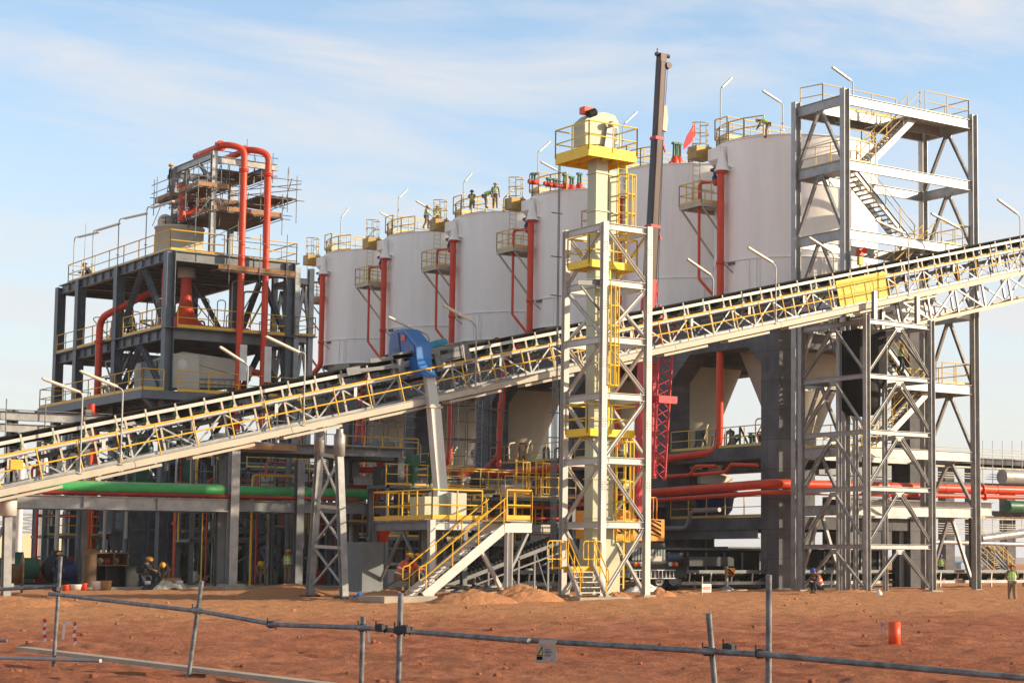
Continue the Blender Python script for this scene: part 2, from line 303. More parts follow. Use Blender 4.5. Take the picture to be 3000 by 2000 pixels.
def dirt_mat():
    m = bpy.data.materials.new('red_desert_dirt'); m.use_nodes = True; nt = m.node_tree; N = nt.nodes; L = nt.links; b = N['Principled BSDF']
    b.inputs['Roughness'].default_value = .95; b.inputs['Specular IOR Level'].default_value = .1
    g = N.new('ShaderNodeNewGeometry')
    def nz(sc, det=6, ro=.65, scale=None):
        t = N.new('ShaderNodeTexNoise'); t.inputs['Scale'].default_value = sc; t.inputs['Detail'].default_value = det; t.inputs['Roughness'].default_value = ro
        if scale:
            mp = N.new('ShaderNodeMapping'); mp.inputs['Rotation'].default_value = (0, 0, -YAW); mp.inputs['Scale'].default_value = scale; L.new(g.outputs['Position'], mp.inputs[0])
            mp.inputs['Rotation'].default_value = (0, 0, YAW); L.new(mp.outputs[0], t.inputs['Vector'])
        else: L.new(g.outputs['Position'], t.inputs['Vector'])
        return t.outputs[0]
    def rng(s, a, b_, c=0, d=1):
        r = N.new('ShaderNodeMapRange'); r.inputs[1].default_value = a; r.inputs[2].default_value = b_; r.inputs[3].default_value = c; r.inputs[4].default_value = d; L.new(s, r.inputs[0]); return r.outputs[0]
    def mix(f, a, c):
        x = N.new('ShaderNodeMix'); x.data_type = 'RGBA'; L.new(f, x.inputs[0])
        for i, v in ((6, a), (7, c)):
            if isinstance(v, tuple): x.inputs[i].default_value = (*v, 1)
            else: L.new(v, x.inputs[i])
        return x.outputs[2]
    c = mix(rng(nz(.12), .35, .65), (.43, .158, .088), (.52, .225, .130))
    c = mix(rng(nz(.9, 8, .7, (1, .35, 1)), .45, .68, 0, .75), c, (.27, .086, .046))
    # sunlit band put into the colour: paler before the plant, redder shaded tone nearer
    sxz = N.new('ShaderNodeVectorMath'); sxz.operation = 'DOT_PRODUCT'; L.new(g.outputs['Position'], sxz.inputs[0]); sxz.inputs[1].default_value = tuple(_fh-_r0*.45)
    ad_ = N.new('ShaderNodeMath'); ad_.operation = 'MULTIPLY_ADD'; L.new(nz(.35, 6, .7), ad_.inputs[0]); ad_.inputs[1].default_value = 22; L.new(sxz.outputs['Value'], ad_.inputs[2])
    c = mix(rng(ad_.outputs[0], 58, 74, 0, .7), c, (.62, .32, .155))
    c = mix(rng(nz(5, 8, .75), .55, .75, 0, .7), c, (.60, .33, .20))
    c = mix(rng(nz(22, 4, .7), .62, .72, 0, .8), c, (.13, .055, .03))
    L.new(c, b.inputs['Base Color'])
    bp = N.new('ShaderNodeBump'); bp.inputs['Strength'].default_value = 1; bp.inputs['Distance'].default_value = .22; L.new(nz(2.4, 8, .72), bp.inputs['Height'])
    b2 = N.new('ShaderNodeBump'); b2.inputs['Strength'].default_value = 1; b2.inputs['Distance'].default_value = .035; L.new(nz(14, 6, .7), b2.inputs['Height']); L.new(bp.outputs[0], b2.inputs['Normal']); L.new(b2.outputs[0], b.inputs['Normal'])
    return m
DIRT = dirt_mat()
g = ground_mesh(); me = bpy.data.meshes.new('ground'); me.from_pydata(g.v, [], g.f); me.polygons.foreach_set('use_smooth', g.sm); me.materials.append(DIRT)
go = bpy.data.objects.new('ground', me); COL.objects.link(go); go['kind'] = 'structure'
def base(x, y): return gz(x, y)
# ------------------------------------------------------------------ shared builders
def rail_mb(path, h=1.1, r=.024, sp=1.4, mid=.55, toe=.12, closed=False, up=None, postr=None):
    """guard rail: top rail, knee rail, posts and kick plate along a path of floor points"""
    r = max(r*1.2, .030); M = MB(); P = [Vector(p) for p in path]; P = P+[P[0]] if closed else P
    for a, b in zip(P[:-1], P[1:]):
        z = Vector((0, 0, 1)); M.tube(a+z*h, b+z*h, r, n=6); M.tube(a+z*mid, b+z*mid, r*.85, n=6)
        n = max(1, round((b-a).length/sp))
        for i in range(n+1): q = a.lerp(b, i/n); M.tube(q-z*.05, q+z*h, postr or r, n=6)
        if toe: M.bar(a+z*(toe/2+.01), b+z*(toe/2+.01), .012, toe)
    return M
def lamp_post(base_, top, head_a, head_b, label, group, name='lamp_post', foot=None):
    """slim bent pole carrying a twin fluorescent tube fitting"""
    t = thing(name, label, 'lamp post', tuple(base_), group)
    base_ = Vector(base_); top = Vector(top); ha = Vector(head_a); hb = Vector(head_b)
    p = MB(); p.pipe([base_, top, ha], .032, 8, bend=.35); p.lathe(base_+(top-base_)*.28, [(.001, -.015), (.09, -.015), (.09, .015), (.001, .015)], 8); p.box(base_+Vector((0, 0, .02)), (.16, .16, .04))
    p.build('pole', GALV, t)
    h = MB(); u = (hb-ha); h.bar(ha-u*.02, hb, .15, .07); h.build('lamp_housing', LAMPH, t)
    d = MB(); n = Vector((0, 0, -.05)); s_ = u.cross(Vector((0, 0, 1))).normalized()*.04
    d.tube(ha+n+s_+u*.04, hb+n+s_-u*.04, .018, n=6); d.tube(ha+n-s_+u*.04, hb+n-s_-u*.04, .018, n=6); d.build('lamp_tube', PLASTIC, t)
    return t
def stair(a, b, width, wdir, t, ms, my, n=None, rails=(0, 1), rh=1.0, channel=.26, loop=True, railmat=None):
    """flight of open steps from foot a to head b (line of the near stringer); wdir = unit vector across"""
    a = Vector(a); b = Vector(b); wv = Vector(wdir)*width; z = Vector((0, 0, 1)); n = n or max(3, round((b.z-a.z)/.19))
    s_ = MB(); s_.csec(a, b, .08, channel, .014, side=1); s_.build('stringer', ms, t)
    s_ = MB(); s_.csec(a+wv, b+wv, .08, channel, .014, side=-1); s_.build('stringer', ms, t)
    st = MB(); run = (b-a); run.z = 0; dirv = run.normalized()
    for i in range(1, n): c = a.lerp(b, i/n)+wv/2; st.slab([c-wv*.47-dirv*.12, c+wv*.47-dirv*.12, c+wv*.47+dirv*.12, c-wv*.47+dirv*.12], (0, 0, -.035))
    st.build('steps', ms, t)
    for k in rails:
        o = a+wv*k; e = b+wv*k; M = MB(); M.pipe([o+z*(rh+.12), e+z*(rh+.12)], .025, 6); M.pipe([o+z*(rh*.55+.12), e+z*(rh*.55+.12)], .022, 6)
        if loop: M.pipe([o+z*(rh+.12), o+z*(rh+.12)-dirv*.22-z*.05, o+z*(rh*.55+.12)-dirv*.22-z*.12, o+z*(rh*.55+.12)], .024, 6, bend=.12)
        m = max(2, round((e-o).length/1.5))
        for i in range(m+1): q = o.lerp(e, (i+.06)/(m+.12)); M.tube(q, q+z*(rh+.12), .025, n=6)
        M.build('handrail', railmat or my, t)
def steel_frame(t, corners, zs, m, colw=.28, beamh=.28, z0=0, ztop=None, braces=(), names=True, flip=()):
    """columns at corners, ring beams at each level"""
    for c in corners:
        M = MB(); M.hsec((c[0], c[1], z0), (c[0], c[1], ztop or zs[-1]), colw, colw, .022, up=(1, 0, 0) if flip else None); M.box((c[0], c[1], z0+.015), (colw+.2, colw+.2, .03)); M.build('column', m, t)
    n = len(corners)
    for z in zs:
        for i in range(n):
            a = Vector((*corners[i], z-beamh/2)); b = Vector((*corners[(i+1) % n], z-beamh/2)); d = (b-a).normalized()*colw*.5
            M = MB(); M.hsec(a+d, b-d, .16, beamh, .018); M.build('beam', m, t)

# ------------------------------------------------------------------ six white silos
SX, SY0, SPC, SR = 67.61, 80.97, 9.8, 4.6
ZR, ZB, ZRING = 24.45, 15.95, 17.75
def silo(i, label):
    cx, cy = SX, SY0+SPC*i; t = thing('silo', label, 'silo', (cx, cy, 3.7), 'white storage silos in a row')
    c = (cx, cy, 0); M = MB()
    M.lathe(c, [(SR, ZB), (SR, ZRING), (SR, 19.9), (SR, 22.1), (SR, ZR)], 72)
    for z in (ZB, ZRING): M.lathe(c, [(SR+.002, z-.05), (SR+.055, z-.05), (SR+.055, z+.03), (SR+.002, z+.03)], 72)
    M.lathe(c, [(SR+.002, ZR-.07), (SR+.045, ZR-.07), (SR+.045, ZR), (SR+.002, ZR)], 72)
    for z in (19.9, 22.1): M.lathe(c, [(SR+.002, z-.012), (SR+.008, z), (SR+.002, z+.012)], 72)
    for k in range(8):
        for da in (-.05, .05, .09):
            a = k*math.pi/4+.35+da; v = Vector((math.cos(a), math.sin(a), 0)); p = Vector(c)+v*(SR+.03); M.bar(p+Vector((0, 0, ZB)), p+Vector((0, 0, ZRING-.05)), .03, .06, up=v)
    M.build('tank_wall', WHITE, t)
    M = MB(); M.lathe(c, [(SR, ZR), (2.6, ZR+.42), (.05, ZR+.75)], 48, smooth=False); M.build('roof', WHITE, t)
    M = MB(); M.lathe(c, [(SR-.3, ZB-.03), (.75, 7.1), (.5, 6.6), (.5, 5.4)], 56)
    M.lathe(c, [(.5, 5.5), (.62, 5.5), (.62, 5.4), (.5, 5.4)], 24); M.build('hopper_cone', CREAM, t)
    for k in range(8):      # gusset plates where the cone meets the wall
        M = MB(); a = k*math.pi/4+.35; v = Vector((math.cos(a), math.sin(a), 0)); w_ = Vector((-v.y, v.x, 0))*.9; p = Vector(c)+v*(SR-.02)
        M.slab([p+w_*.9+Vector((0, 0, ZB-.06)), p-w_*.9+Vector((0, 0, ZB-.06)), p-v*.9-w_*.35+Vector((0, 0, ZB-1.5)), p-v*.9+w_*.35+Vector((0, 0, ZB-1.5))], v*.03); M.build('cone_bracket', CREAM, t)
    # overflow box and cone cap above the red downpipe
    px, py = cx-SR-.02, cy+.5
    M = MB(); M.slab([(cx-SR-.42, cy+.5, 23.5), (cx-SR-.42, cy+.5, 24.15), (cx-SR+.6, cy+.5, 24.42), (cx-SR+.6, cy+.5, 23.1), (cx-SR+.1, cy+.5, 23.1)], (0, 1.1, 0))
    M.lathe((cx-SR-.3, cy+.42, 0), [(.38, 22.75), (.38, 22.95), (.04, 24.1)], 20); M.lathe((cx-SR-.3, cy+.42, 0), [(.38, 22.75), (.46, 22.75), (.46, 22.83), (.38, 22.83)], 20)
    M.slab([(cx-SR-.25, cy+.05, 24.0), (cx-SR-.25, cy+.0, 23.0), (cx-SR+.55, cy-1.0, 22.55), (cx-SR+.3, cy-.3, 23.6)], (.1, .02, 0)); M.build('overflow_box', WHITE, t)
    # side platform with rail, brace and caged ladder
    zp = 21.05; x0, x1, y0, y1 = cx-SR-1.35, cx-SR+.75, cy+.95, cy+3.0
    M = MB(); M.box2((x0, y0, zp-.05), (x1+.35, y1, zp)); M.box2((x0, y0, zp-.24), (x0+.06, y1, zp-.052)); M.box2((x0+.062, y0, zp-.24), (x1+.2, y0+.06, zp-.052)); M.box2((x0+.062, y1-.06, zp-.24), (x1+.9, y1, zp-.052)); M.box2((x0+.7, y0+.07, zp-.2), (x0+.76, y1-.07, zp-.053))
    M.bar((x0+.12, y1-.1, zp-.24), (cx-SR+1.15, y1-.2, zp-2.9), .09, .09); M.bar((x0+.12, y0+.1, zp-.24), (cx-SR+.1, y0+.2, zp-1.6), .08, .08); M.build('platform', TAN, t)
    rail_mb([(x1, y0, zp), (x0, y0, zp), (x0, y1, zp), (x1+.6, y1, zp)], 1.15, .028, .8).build('handrail', PYEL, t)
    M = MB(); lx, ly = x0+1.0, y1-.25
    for s_ in (-.24, .24): M.tube((lx+s_, ly, zp), (lx+s_, ly, ZR+1.3), .022, n=6)
    for k in range(16): M.tube((lx-.24, ly, zp+.3+k*.3), (lx+.24, ly, zp+.3+k*.3), .014, n=5)
    for z in (ZR+.1, ZR+.7, ZR+1.3):
        M.pipe([(lx-.24, ly, z), (lx-.6, ly-.4, z), (lx, ly-.95, z), (lx+.6, ly-.4, z), (lx+.24, ly, z)], .03, 6, bend=.2)
    for a in (-.5, -.2, .2, .5): M.tube((lx+a, ly-.4-(.42-abs(a)), ZR+.1), (lx+a, ly-.4-(.42-abs(a)), ZR+1.3), .022, n=5)
    M.build('ladder', PYEL, t)
    M = MB(); M.box2((lx-.55, ly-.75, ZR-.75), (lx+.5, ly+.1, ZR-.02)); M.build('ladder_landing_box', mat('tarnished_brass_plate', (.46, .30, .08), .5, .1, .25, 3) if i == 0 else bpy.data.materials['tarnished_brass_plate'], t)
    # roof rail: round the rim plus a raised walkway
    pts = []
    for k in range(19):
        a = math.radians(150-k*20*(300/360)); pts.append((cx+(SR-.12)*math.cos(a+1.0), cy+(SR-.12)*math.sin(a+1.0), ZR+.02))
    rail_mb(pts, 1.1, .032, 1.4, toe=.08).build('roof_handrail', PYEL, t)
    zw = ZR+.55; M = MB(); M.box2((cx-4.0, cy+1.2, zw-.1), (cx+1.2, cy+2.3, zw)); M.box2((cx-3.9, cy+1.25, ZR+.05), (cx-3.3, cy+2.25, zw-.102)); M.box2((cx-.6, cy+1.3, ZR+.3), (cx-.2, cy+2.2, zw-.102)); M.build('roof_walkway', CREAM, t)
    rail_mb([(cx+1.2, cy+1.2, zw), (cx-4.0, cy+1.2, zw), (cx-4.0, cy+2.3, zw), (cx+1.2, cy+2.3, zw)], 1.1, .03, 1.2, toe=.1).build('walkway_handrail', PYEL, t)
    M = MB(); M.box((cx-SR-.06, cy-.1, 17.6), (.12, .5, .14)); M.bar((cx-SR-.5, cy+.1, 17.6), (cx-SR+.3, cy-.3, 16.8), .05); M.build('pipe_bracket', GRIM, t)
    # sample pipe loop and outlet on the cone
    M = MB(); q = Vector((cx-1.2, cy-1.4, 9.3)); M.pipe([q+Vector((.3, .2, 0)), q+Vector((-.35, 0, -.1)), q+Vector((-.35, 0, -1.2)), q+Vector((.3, -.9, -1.25)), q+Vector((.5, -1.1, -.1)), q+Vector((.9, -.7, .1))], .06, 8, bend=.2); M.tube((cx-1.2, cy-1.9, 8.05), (cx-1.2, cy-1.9, 6.0), .08); M.build('sampling_pipe', TAN, t)
    return t
silo_labels = ['nearest and rightmost white silo, beside the tall stair tower', 'second white silo from the right, half hidden by the crane boom and bucket elevator',
 'third white silo from the right, just left of the bucket elevator', 'white silo with workers on its roof, fourth from the right', 'white silo behind the blue magnet housing, second from the left', 'farthest and leftmost white silo, beside the grey process building']
for i, l in enumerate(silo_labels): silo(i, l)

# red downpipes beside every silo, thick one and its thin companion
for i in range(6):
    cx, cy = SX, SY0+SPC*i; side = ['rightmost', 'second', 'third', 'fourth', 'fifth', 'leftmost'][i]
    x, y = cx-SR-.42, cy+.42; M = MB(); r = .2
    if i == 0: pth = [(x, y, 22.75), (x, y, 7.35), (x-.9, y+4.2, 7.05), (x-1.3, y+9.5, 6.75)]; M.pipe(pth, r, 16, bend=.9)
    elif i in (2, 4): M.pipe([(x, y, 22.75), (x, y, 15.4), (x-.4, y+2.2, 14.0), (x-.5, y+2.6, 9.5), (x-.5, y+2.6, 8.0), (x-1.3, y+4.6, 6.2)], r, 16, bend=.8)
    elif i == 5: M.pipe([(x, y, 22.75), (x, y, 15.9), (x-.5, y+1.6, 14.6), (x-.5, y+1.6, 6.4)], r, 16, bend=.8)
    else: M.pipe([(x, y, 22.75), (x, y, 8.0), (x-.3, y+2.3, 6.4)], r, 16, bend=.8)
    M.lathe((x, y, 0), [(r, 22.62), (.29, 22.62), (.29, 22.74), (r, 22.74)], 20)
    M.lathe((x, y, 0), [(r, 17.55), (r+.04, 17.55), (r+.04, 17.75), (r, 17.75)], 16)
    o = M.build('red_downpipe', RED); tag(o, f'thick red vertical pipe on the left edge of the {side} silo' if i in (0, 5) else f'thick red vertical pipe on the {side} silo counted from the right', 'pipe', 'thick red downpipes of the silos')
    t = thing('valve_pipe', f'thin red pipe with a blue valve on top at the {side} silo' if i in (0, 5) else f'thin red pipe with blue valve beside the {side} silo from the right', 'pipe', (x-.55, y+.9, 8), 'thin red valve pipes of the silos')
    x2, y2 = x-.45, y+1.35
    M = MB(); M.pipe([(x+.1, y+.55, 21.75+.5), (x2, y2, 21.75+.5), (x2, y2, 16.9), (x-.1, y+.5, 15.9), (x-.02, y+.2, 15.6)], .085, 12, bend=.25); M.lathe((x+.1, y+.55, 0), [(.085, 22.05), (.15, 22.05), (.15, 22.4), (.085, 22.4)], 12); M.build('pipe_run', RED, t)
    M = MB(); M.lathe((x+.05, y+.6, 0), [(.12, 22.3), (.17, 22.5), (.09, 22.62), (.09, 22.8), (.26, 22.84), (.28, 22.95), (.03, 23.05), (.03, 23.2)], 14); M.build('valve', BLUED, t)

# ------------------------------------------------------------------ raw concrete portal frame carrying the silos
CXF, CXB = 62.3, 71.6
def concrete_frame():
    t = thing('concrete_silo_frame', 'raw grey concrete portal frame with haunched openings carrying the white silos', 'building', (CXF, 76.5, 0))
    ys = [75.95+SPC*k for k in range(7)]
    for X in (CXF, CXB):
        for k, y in enumerate(ys):
            M = MB(); M.box2((X, y, -.2), (X+1.5, y+1.5, 15.3)); M.build('pillar', CONC, t)
    for k in range(6):
        ya, yb = ys[k]+1.5, ys[k+1]
        for X in (CXF, CXB):
            M = MB(); M.slab([(X+.004, ya, 15.3), (X+.004, ya, 12.75-.0), (X+.004, ya+.02, 11.8), (X+.004, ya+1.2, 12.78), (X+.004, yb-2.0, 12.78), (X+.004, yb, 11.2), (X+.004, yb, 15.3)], (1.3, 0, 0)); M.build('haunched_beam', CONC, t)
            M = MB(); M.box2((X+.05, ya, 6.8), (X+.9, yb, 7.5)); M.build('deck_beam', CONC, t)
            M = MB(); M.box2((X+.05, ya, 3.13), (X+.9, yb, 3.75)); M.build('deck_beam', CONC, t)
    for y in ys:
        M = MB(); M.box2((CXF+1.5, y+.05, 12.6), (CXB, y+1.4, 15.3)); M.build('cross_beam', CONC, t); M = MB(); M.box2((CXF+1.5, y+.1, 6.8), (CXB, y+1.0, 7.5)); M.build('cross_beam', CONC, t); M = MB(); M.box2((CXF+1.5, y+.1, 3.1), (CXB, y+1.0, 3.75)); M.build('cross_beam', CONC, t)
    M = MB()
    for k in range(6):
        ya, yb = ys[k]+1.5, ys[k+1]; M.box2((CXF+.9, ya, 7.2), (CXB+.05, ya+1.9, 7.45)); M.box2((CXF+.9, yb-3.2, 7.2), (CXB+.05, yb, 7.45)); M.box2((CXF+.9, ya, 3.4), (CXB+.05, yb, 3.6))
    M.build('deck_slab', CONC, t)
    M = MB(); M.box2((CXF-.35, ys[0]-.3, -.3), (CXB+2.0, ys[0]+62, .06)); M.build('plinth', CONC, t)
    for k in range(6):
        ya, yb = ys[k]+1.5, ys[k+1]; rail_mb([(CXF+.2, ya+.02, 7.5), (CXF+.2, yb-.02, 7.5)], 1.1, .024, 1.8, toe=.14).build('deck_handrail', PYEL, t)
        rail_mb([(CXB+.7, ya+.02, 7.5), (CXB+.7, yb-.02, 7.5)], 1.1, .024, 1.8, toe=.14).build('deck_handrail', PYEL, t)
        rail_mb([(CXF+.2, ya+.02, 3.75), (CXF+.2, yb-.02, 3.75)], 1.1, .024, 1.8, toe=.14).build('deck_handrail', PYEL, t)
        M = MB(); M.hsec((CXF-.2, ya, 2.86), (CXF-.2, yb, 2.86), .3, .5, .03); M.build('steel_edge_beam', GRIM, t)
concrete_frame()
# hoppers and crushers hanging under the decks (dark rounded vessels)
for k in range(5):
    y = SY0+SPC*k; x = SX-2.6; t = thing('screw_conveyor_pump', ['dark blue round vessel under the concrete deck between the rightmost pillars', 'dark vessel under the deck behind the crane mast', 'dark vessel under the deck behind the bucket elevator base', 'dark vessel under the deck left of the bucket elevator', 'dark vessel under the deck behind the white chute'][k], 'vessel', (x, y+4, 3.75), 'vessels under the silo decks')
    M = MB(); M.lathe((x, y+4, 0), [(.02, 5.75), (.6, 5.7), (1.45, 5.25), (1.5, 5.1), (1.1, 4.95), (1.0, 4.3), (.6, 3.78)], 24); M.build('vessel_body', BLUED, t)
    M = MB(); M.lathe((x, y+4, 0), [(1.0, 5.75), (1.0, 6.15), (.4, 6.4), (.4, 6.8)], 20); M.build('inlet_cone', CREAM, t)
# ------------------------------------------------------------------ bucket elevator and its square steel tower
EX0, EY0, EX1, EY1 = 42.2, 62.5, 44.36, 65.3
t = thing('elevator_support_tower', 'square pale steel lattice tower standing round the yellow laddered bucket elevator', 'tower', (EX0, EY0, .1))
cn = [(EX0, EY0), (EX1, EY0), (EX1, EY1), (EX0, EY1)]; EZ = [3.0, 5.55, 8.12, 10.39, 12.67, 14.95]
steel_frame(t, cn, EZ, PALE, .25, .27, 0.0, 15.0)
lv = [0.1]+EZ
for k in range(6):
    za, zb = lv[k]+.05, lv[k+1]-.3
    # near face (towards the yard): braces alternate
    dirn = [1, -1, 1, -1, 1, -1][k]
    for (a, b) in ((cn[0], cn[1]), (cn[0], cn[3]), (cn[3], cn[2]), (cn[1], cn[2])):
        a3, b3 = Vector((*a, 0)), Vector((*b, 0)); u = (b3-a3).normalized()*.14
        p, q = (a3+u, b3-u)
        lo, hi = (p, q) if dirn > 0 else (q, p)
        M = MB(); M.hsec(lo+Vector((0, 0, za)), hi+Vector((0, 0, zb)), .12, .13, .014); M.build('brace', PALE, t)
        n_ = Vector((0, 0, 1)).cross(u).normalized()
        for c_, z_ in ((lo, za), (hi, zb)): M = MB(); M.slab([c_+Vector((0, 0, z_-.16))-u*.9*(1 if (c_ is p) else -1), c_+Vector((0, 0, z_-.16))+u*1.6*(1 if c_ is p else -1), c_+Vector((0, 0, z_+.16))+u*1.6*(1 if c_ is p else -1), c_+Vector((0, 0, z_+.16))-u*.9*(1 if c_ is p else -1)], n_*.012); M.build('gusset_plate', GALV, t)
bolts = MB()
for z in EZ:
    for x in (EX0+.2, EX0+.3, EX1-.3, EX1-.2):
        for dz in (-.08, -.135, -.19): bolts.tube((x, EY0-.005, z+dz), (x, EY0-.03, z+dz), .016, n=6)
for z in (4.4, 6.9, 9.3, 11.6, 14.0):
    for x in (EX0-.06, EX0+.06, EX1-.06, EX1+.06):
        for dz in (-.15, -.05, .05, .15): bolts.tube((x, EY0-.12, z+dz), (x, EY0-.15, z+dz), .016, n=6)
bolts.build('bolts', GRIM, t)
for x, y in cn: M = MB(); M.box((x, y, -.02), (.6, .6, .2)); M.build('footing', CONCP, t)
M = MB(); M.hsec((EX0-.0, EY0+.15, 12.53), (EX0-1.15, EY0+.15, 12.45), .12, .24, .014); M.bar((EX0-1.0, EY0+.15, 12.3), (EX0-.1, EY0+.15, 11.4), .07); M.build('bracket', GRIM, t)
# conduit riser on the left side
M = MB()
for k in range(5): x = EX0-.55-.075*k*.8; M.tube((x, EY1-.3, 2.2 if k > 1 else 1.0), (x, EY1-.3, 8.9 if k > 1 else 17.9), .022, n=6)
for z in (3, 4, 5.2, 6.4, 7.4, 8.4, 10.5, 12.2, 13.8, 15.6): M.box((EX0-.68, EY1-.3, z), (.5, .05, .04))
o = M.build('cable_conduit', GRIM); tag(o, 'bundle of grey vertical conduits left of the elevator tower', 'conduit')
# the bucket elevator itself
t = thing('bucket_elevator', 'tall grey bucket elevator casing with yellow platforms and an orange motor on its head', 'elevator', (42.75, 63.9, .1))
bx, by = 42.55, 63.75
for nm, x0, x1, y0, y1, z1 in (('left_leg', 42.45, 43.0, 63.15, 63.75, 17.3),):
    M = MB(); M.box2((x0-.25, y0-.0, .3), (x0+.32, y0+.62, 19.2)); 
    for z in [1.6+1.55*k for k in range(11)]: M.box((x0+.035, y0+.31, z), (.66, .71, .05))
    M.build('casing', GREYG, t)
M = MB(); M.box2((42.95, 63.3, .3), (43.3, 63.85, 17.3))
for z in [1.6+1.55*k for k in range(11)]: M.box((43.125, 63.57, z), (.43, .64, .05))
M.build('casing', GREYG, t)
M = MB(); M.box2((42.1, 62.95, .1), (43.4, 64.1, 1.5)); M.slab([(42.1, 62.94, 1.5), (43.4, 62.94, 1.5), (43.1, 62.94, 2.3), (42.2, 62.94, 2.3)], (0, 1.1, 0)); M.build('boot', GREYG, t)
M = MB()
pr = [(42.15, 17.6), (42.15, 19.5)]+[(42.8+.65*math.cos(a), 19.55+.52*math.sin(a)) for a in [math.pi-k*math.pi/8 for k in range(0, 9)]]+[(43.45, 17.6)]
M.slab([at(*S1(*p), Y=63.1) for p in ((415, 360), (415, 185), (470, 135), (560, 125), (635, 148), (662, 200), (662, 360))], (0, .85, 0)); M.build('head', GREYG, t); M = MB(); M.slab([at(*S1(*p), Y=63.02) for p in ((600, 240), (655, 240), (655, 340), (600, 340))], (0, .07, 0)); M.build('inspection_door', GREYM, t)
M = MB(); M.slab([(42.45, 62.96, 18.05), (42.6, 62.96, 19.0), (42.85, 62.96, 19.0), (43.05, 62.96, 18.05)], (0, .13, 0)); M.lathe((42.72, 62.93, 19.1), [(.02, -.14), (.13, -.14), (.13, .02), (.06, .06)], 14, axis='y'); M.tube((42.72, 62.9, 19.1), (42.72, 62.75, 19.1), .04); M.build('shaft_bearing', GALV, t)
a, b = at(*S1(413, 78), Y=63.3), at(*S1(482, 140), Y=63.3); M = MB(); M.box2((a.x, 63.3, b.z), (b.x, 63.7, a.z)); M.build('motor_hood', REDBR, t)
M = MB(); M.tube(at(*S1(440, 140), Y=63.1), at(*S1(490, 122), Y=63.1), .16, n=12); M.build('motor', BLACK, t)
# platforms
def platform(t, x0, x1, y0, y1, z, mt, sides, th=.22):
    M = MB(); M.box2((x0+.05, y0+.05, z-.05), (x1-.05, y1-.05, z-.002)); M.box2((x0, y0, z-th), (x1, y0+.048, z+.14)); M.box2((x0, y1-.048, z-th), (x1, y1, z+.14)); M.box2((x0, y0+.05, z-th), (x0+.048, y1-.05, z+.14)); M.box2((x1-.048, y0+.05, z-th), (x1, y1-.05, z+.14))
    for k in range(3): xx = x0+(x1-x0)*(k+1)/4; M.box2((xx-.03, y0+.06, z-th+.03), (xx+.03, y1-.06, z-.052))
    M.build('platform', mt, t); rail_mb(sides, 1.12, .026, 1.1, toe=0).build('handrail', mt, t)
_n = at(1725, 433, Y=62.4); TP = (_n.x, at(1866, 449, Y=62.4).x, 62.4, at(1627, 462, X=_n.x).y, _n.z)
x0, x1, y0, y1, z = TP; platform(t, x0, x1, y0, y1, z, YEL2, [(x0, y0, z), (x1, y0, z), (x1, y1, z), (x0, y1, z), (x0, y0, z)], .3)
for z in (13.35, 6.55): x0, x1, y0, y1 = 41.75, 44.1, 62.95, 64.5; platform(t, x0, x1, y0, y1, z, YEL2, [(x0, y0, z), (x1, y0, z), (x1, y1, z), (x0, y1, z), (x0, y0, z)], .16)
# ladders with cages: three flights
def cage_ladder(t, x, y, z0, z1, m, cage0, w=.42, name='ladder'):
    M = MB()
    for s_ in (-w/2, w/2): M.bar((x+s_, y, z0), (x+s_, y, z1), .07, .03)
    n = int((z1-z0)/.3)
    for k in range(n): M.tube((x-w/2, y, z0+.2+k*.3), (x+w/2, y, z0+.2+k*.3), .014, n=5)
    M.build(name, m, t); M = MB(); z = cage0
    while z < z1: M.pipe([(x-w/2, y, z), (x-.38, y-.3, z), (x-.2, y-.68, z), (x+.2, y-.68, z), (x+.38, y-.3, z), (x+w/2, y, z)], .032, 6, bend=.2); z += .8
    for a, b in ((-.36, -.3), (-.2, -.68), (0, -.7), (.2, -.68), (.36, -.3)): M.tube((x+a, y+b, cage0), (x+a, y+b, z-.8), .03, n=5)
    M.build('ladder_cage', m, t)
cage_ladder(t, 43.62, 63.35, 13.35, 17.7, YEL2, 14.7)
cage_ladder(t, 42.6, 62.98, 6.7, 13.2, YEL2, 8.4)
cage_ladder(t, 43.6, 63.3, .3, 6.5, YEL2, 2.2)
# small yellow-railed stairs at the foot of the elevator
t = thing('access_stairs', 'short grey stairs with rounded yellow handrails at the foot of the elevator tower', 'stairs', (40.3, 60.6, 0))
f = at(*S3(455, 1335), Y=60.3); f2 = at(*S3(690, 1335), Y=60.3); h1 = at(*S3(320, 1060), Y=62.1)
a = Vector((f.x, 60.4, .05)); wv = Vector(((f2-f).x, 0, 0)); bq = Vector((h1.x, 62.0, 1.22))
stair(a, bq, (f2-f).length*.96, (1, 0, 0), t, PALE, YEL, n=6, rh=.95)
M = MB(); M.box2((bq.x-.2, 62.0, 1.12), (bq.x+1.6, 63.0, 1.2)); M.box2((bq.x-.2, 61.96, .98), (bq.x+1.6, 61.995, 1.22)); M.build('landing', YEL, t)
for xx in (bq.x-.9, bq.x+.75):
    M = MB(); M.pipe([(xx, 62.05, 1.5), (xx, 62.05, 2.2), (xx+.85, 62.05, 2.2), (xx+.85, 62.05, 1.5), (xx, 62.05, 1.5)], .026, 6, bend=.15)
    for s_ in (.22, .6): M.tube((xx+s_, 62.05, 1.1), (xx+s_, 62.05, 2.2), .026, n=6)
    M.build('guard_loop', YEL, t)
M = MB(); M.box2((f.x-.35, 59.9, -.15), (f2.x+.75, 60.7, .06)); M.build('footing', CONCP, t)

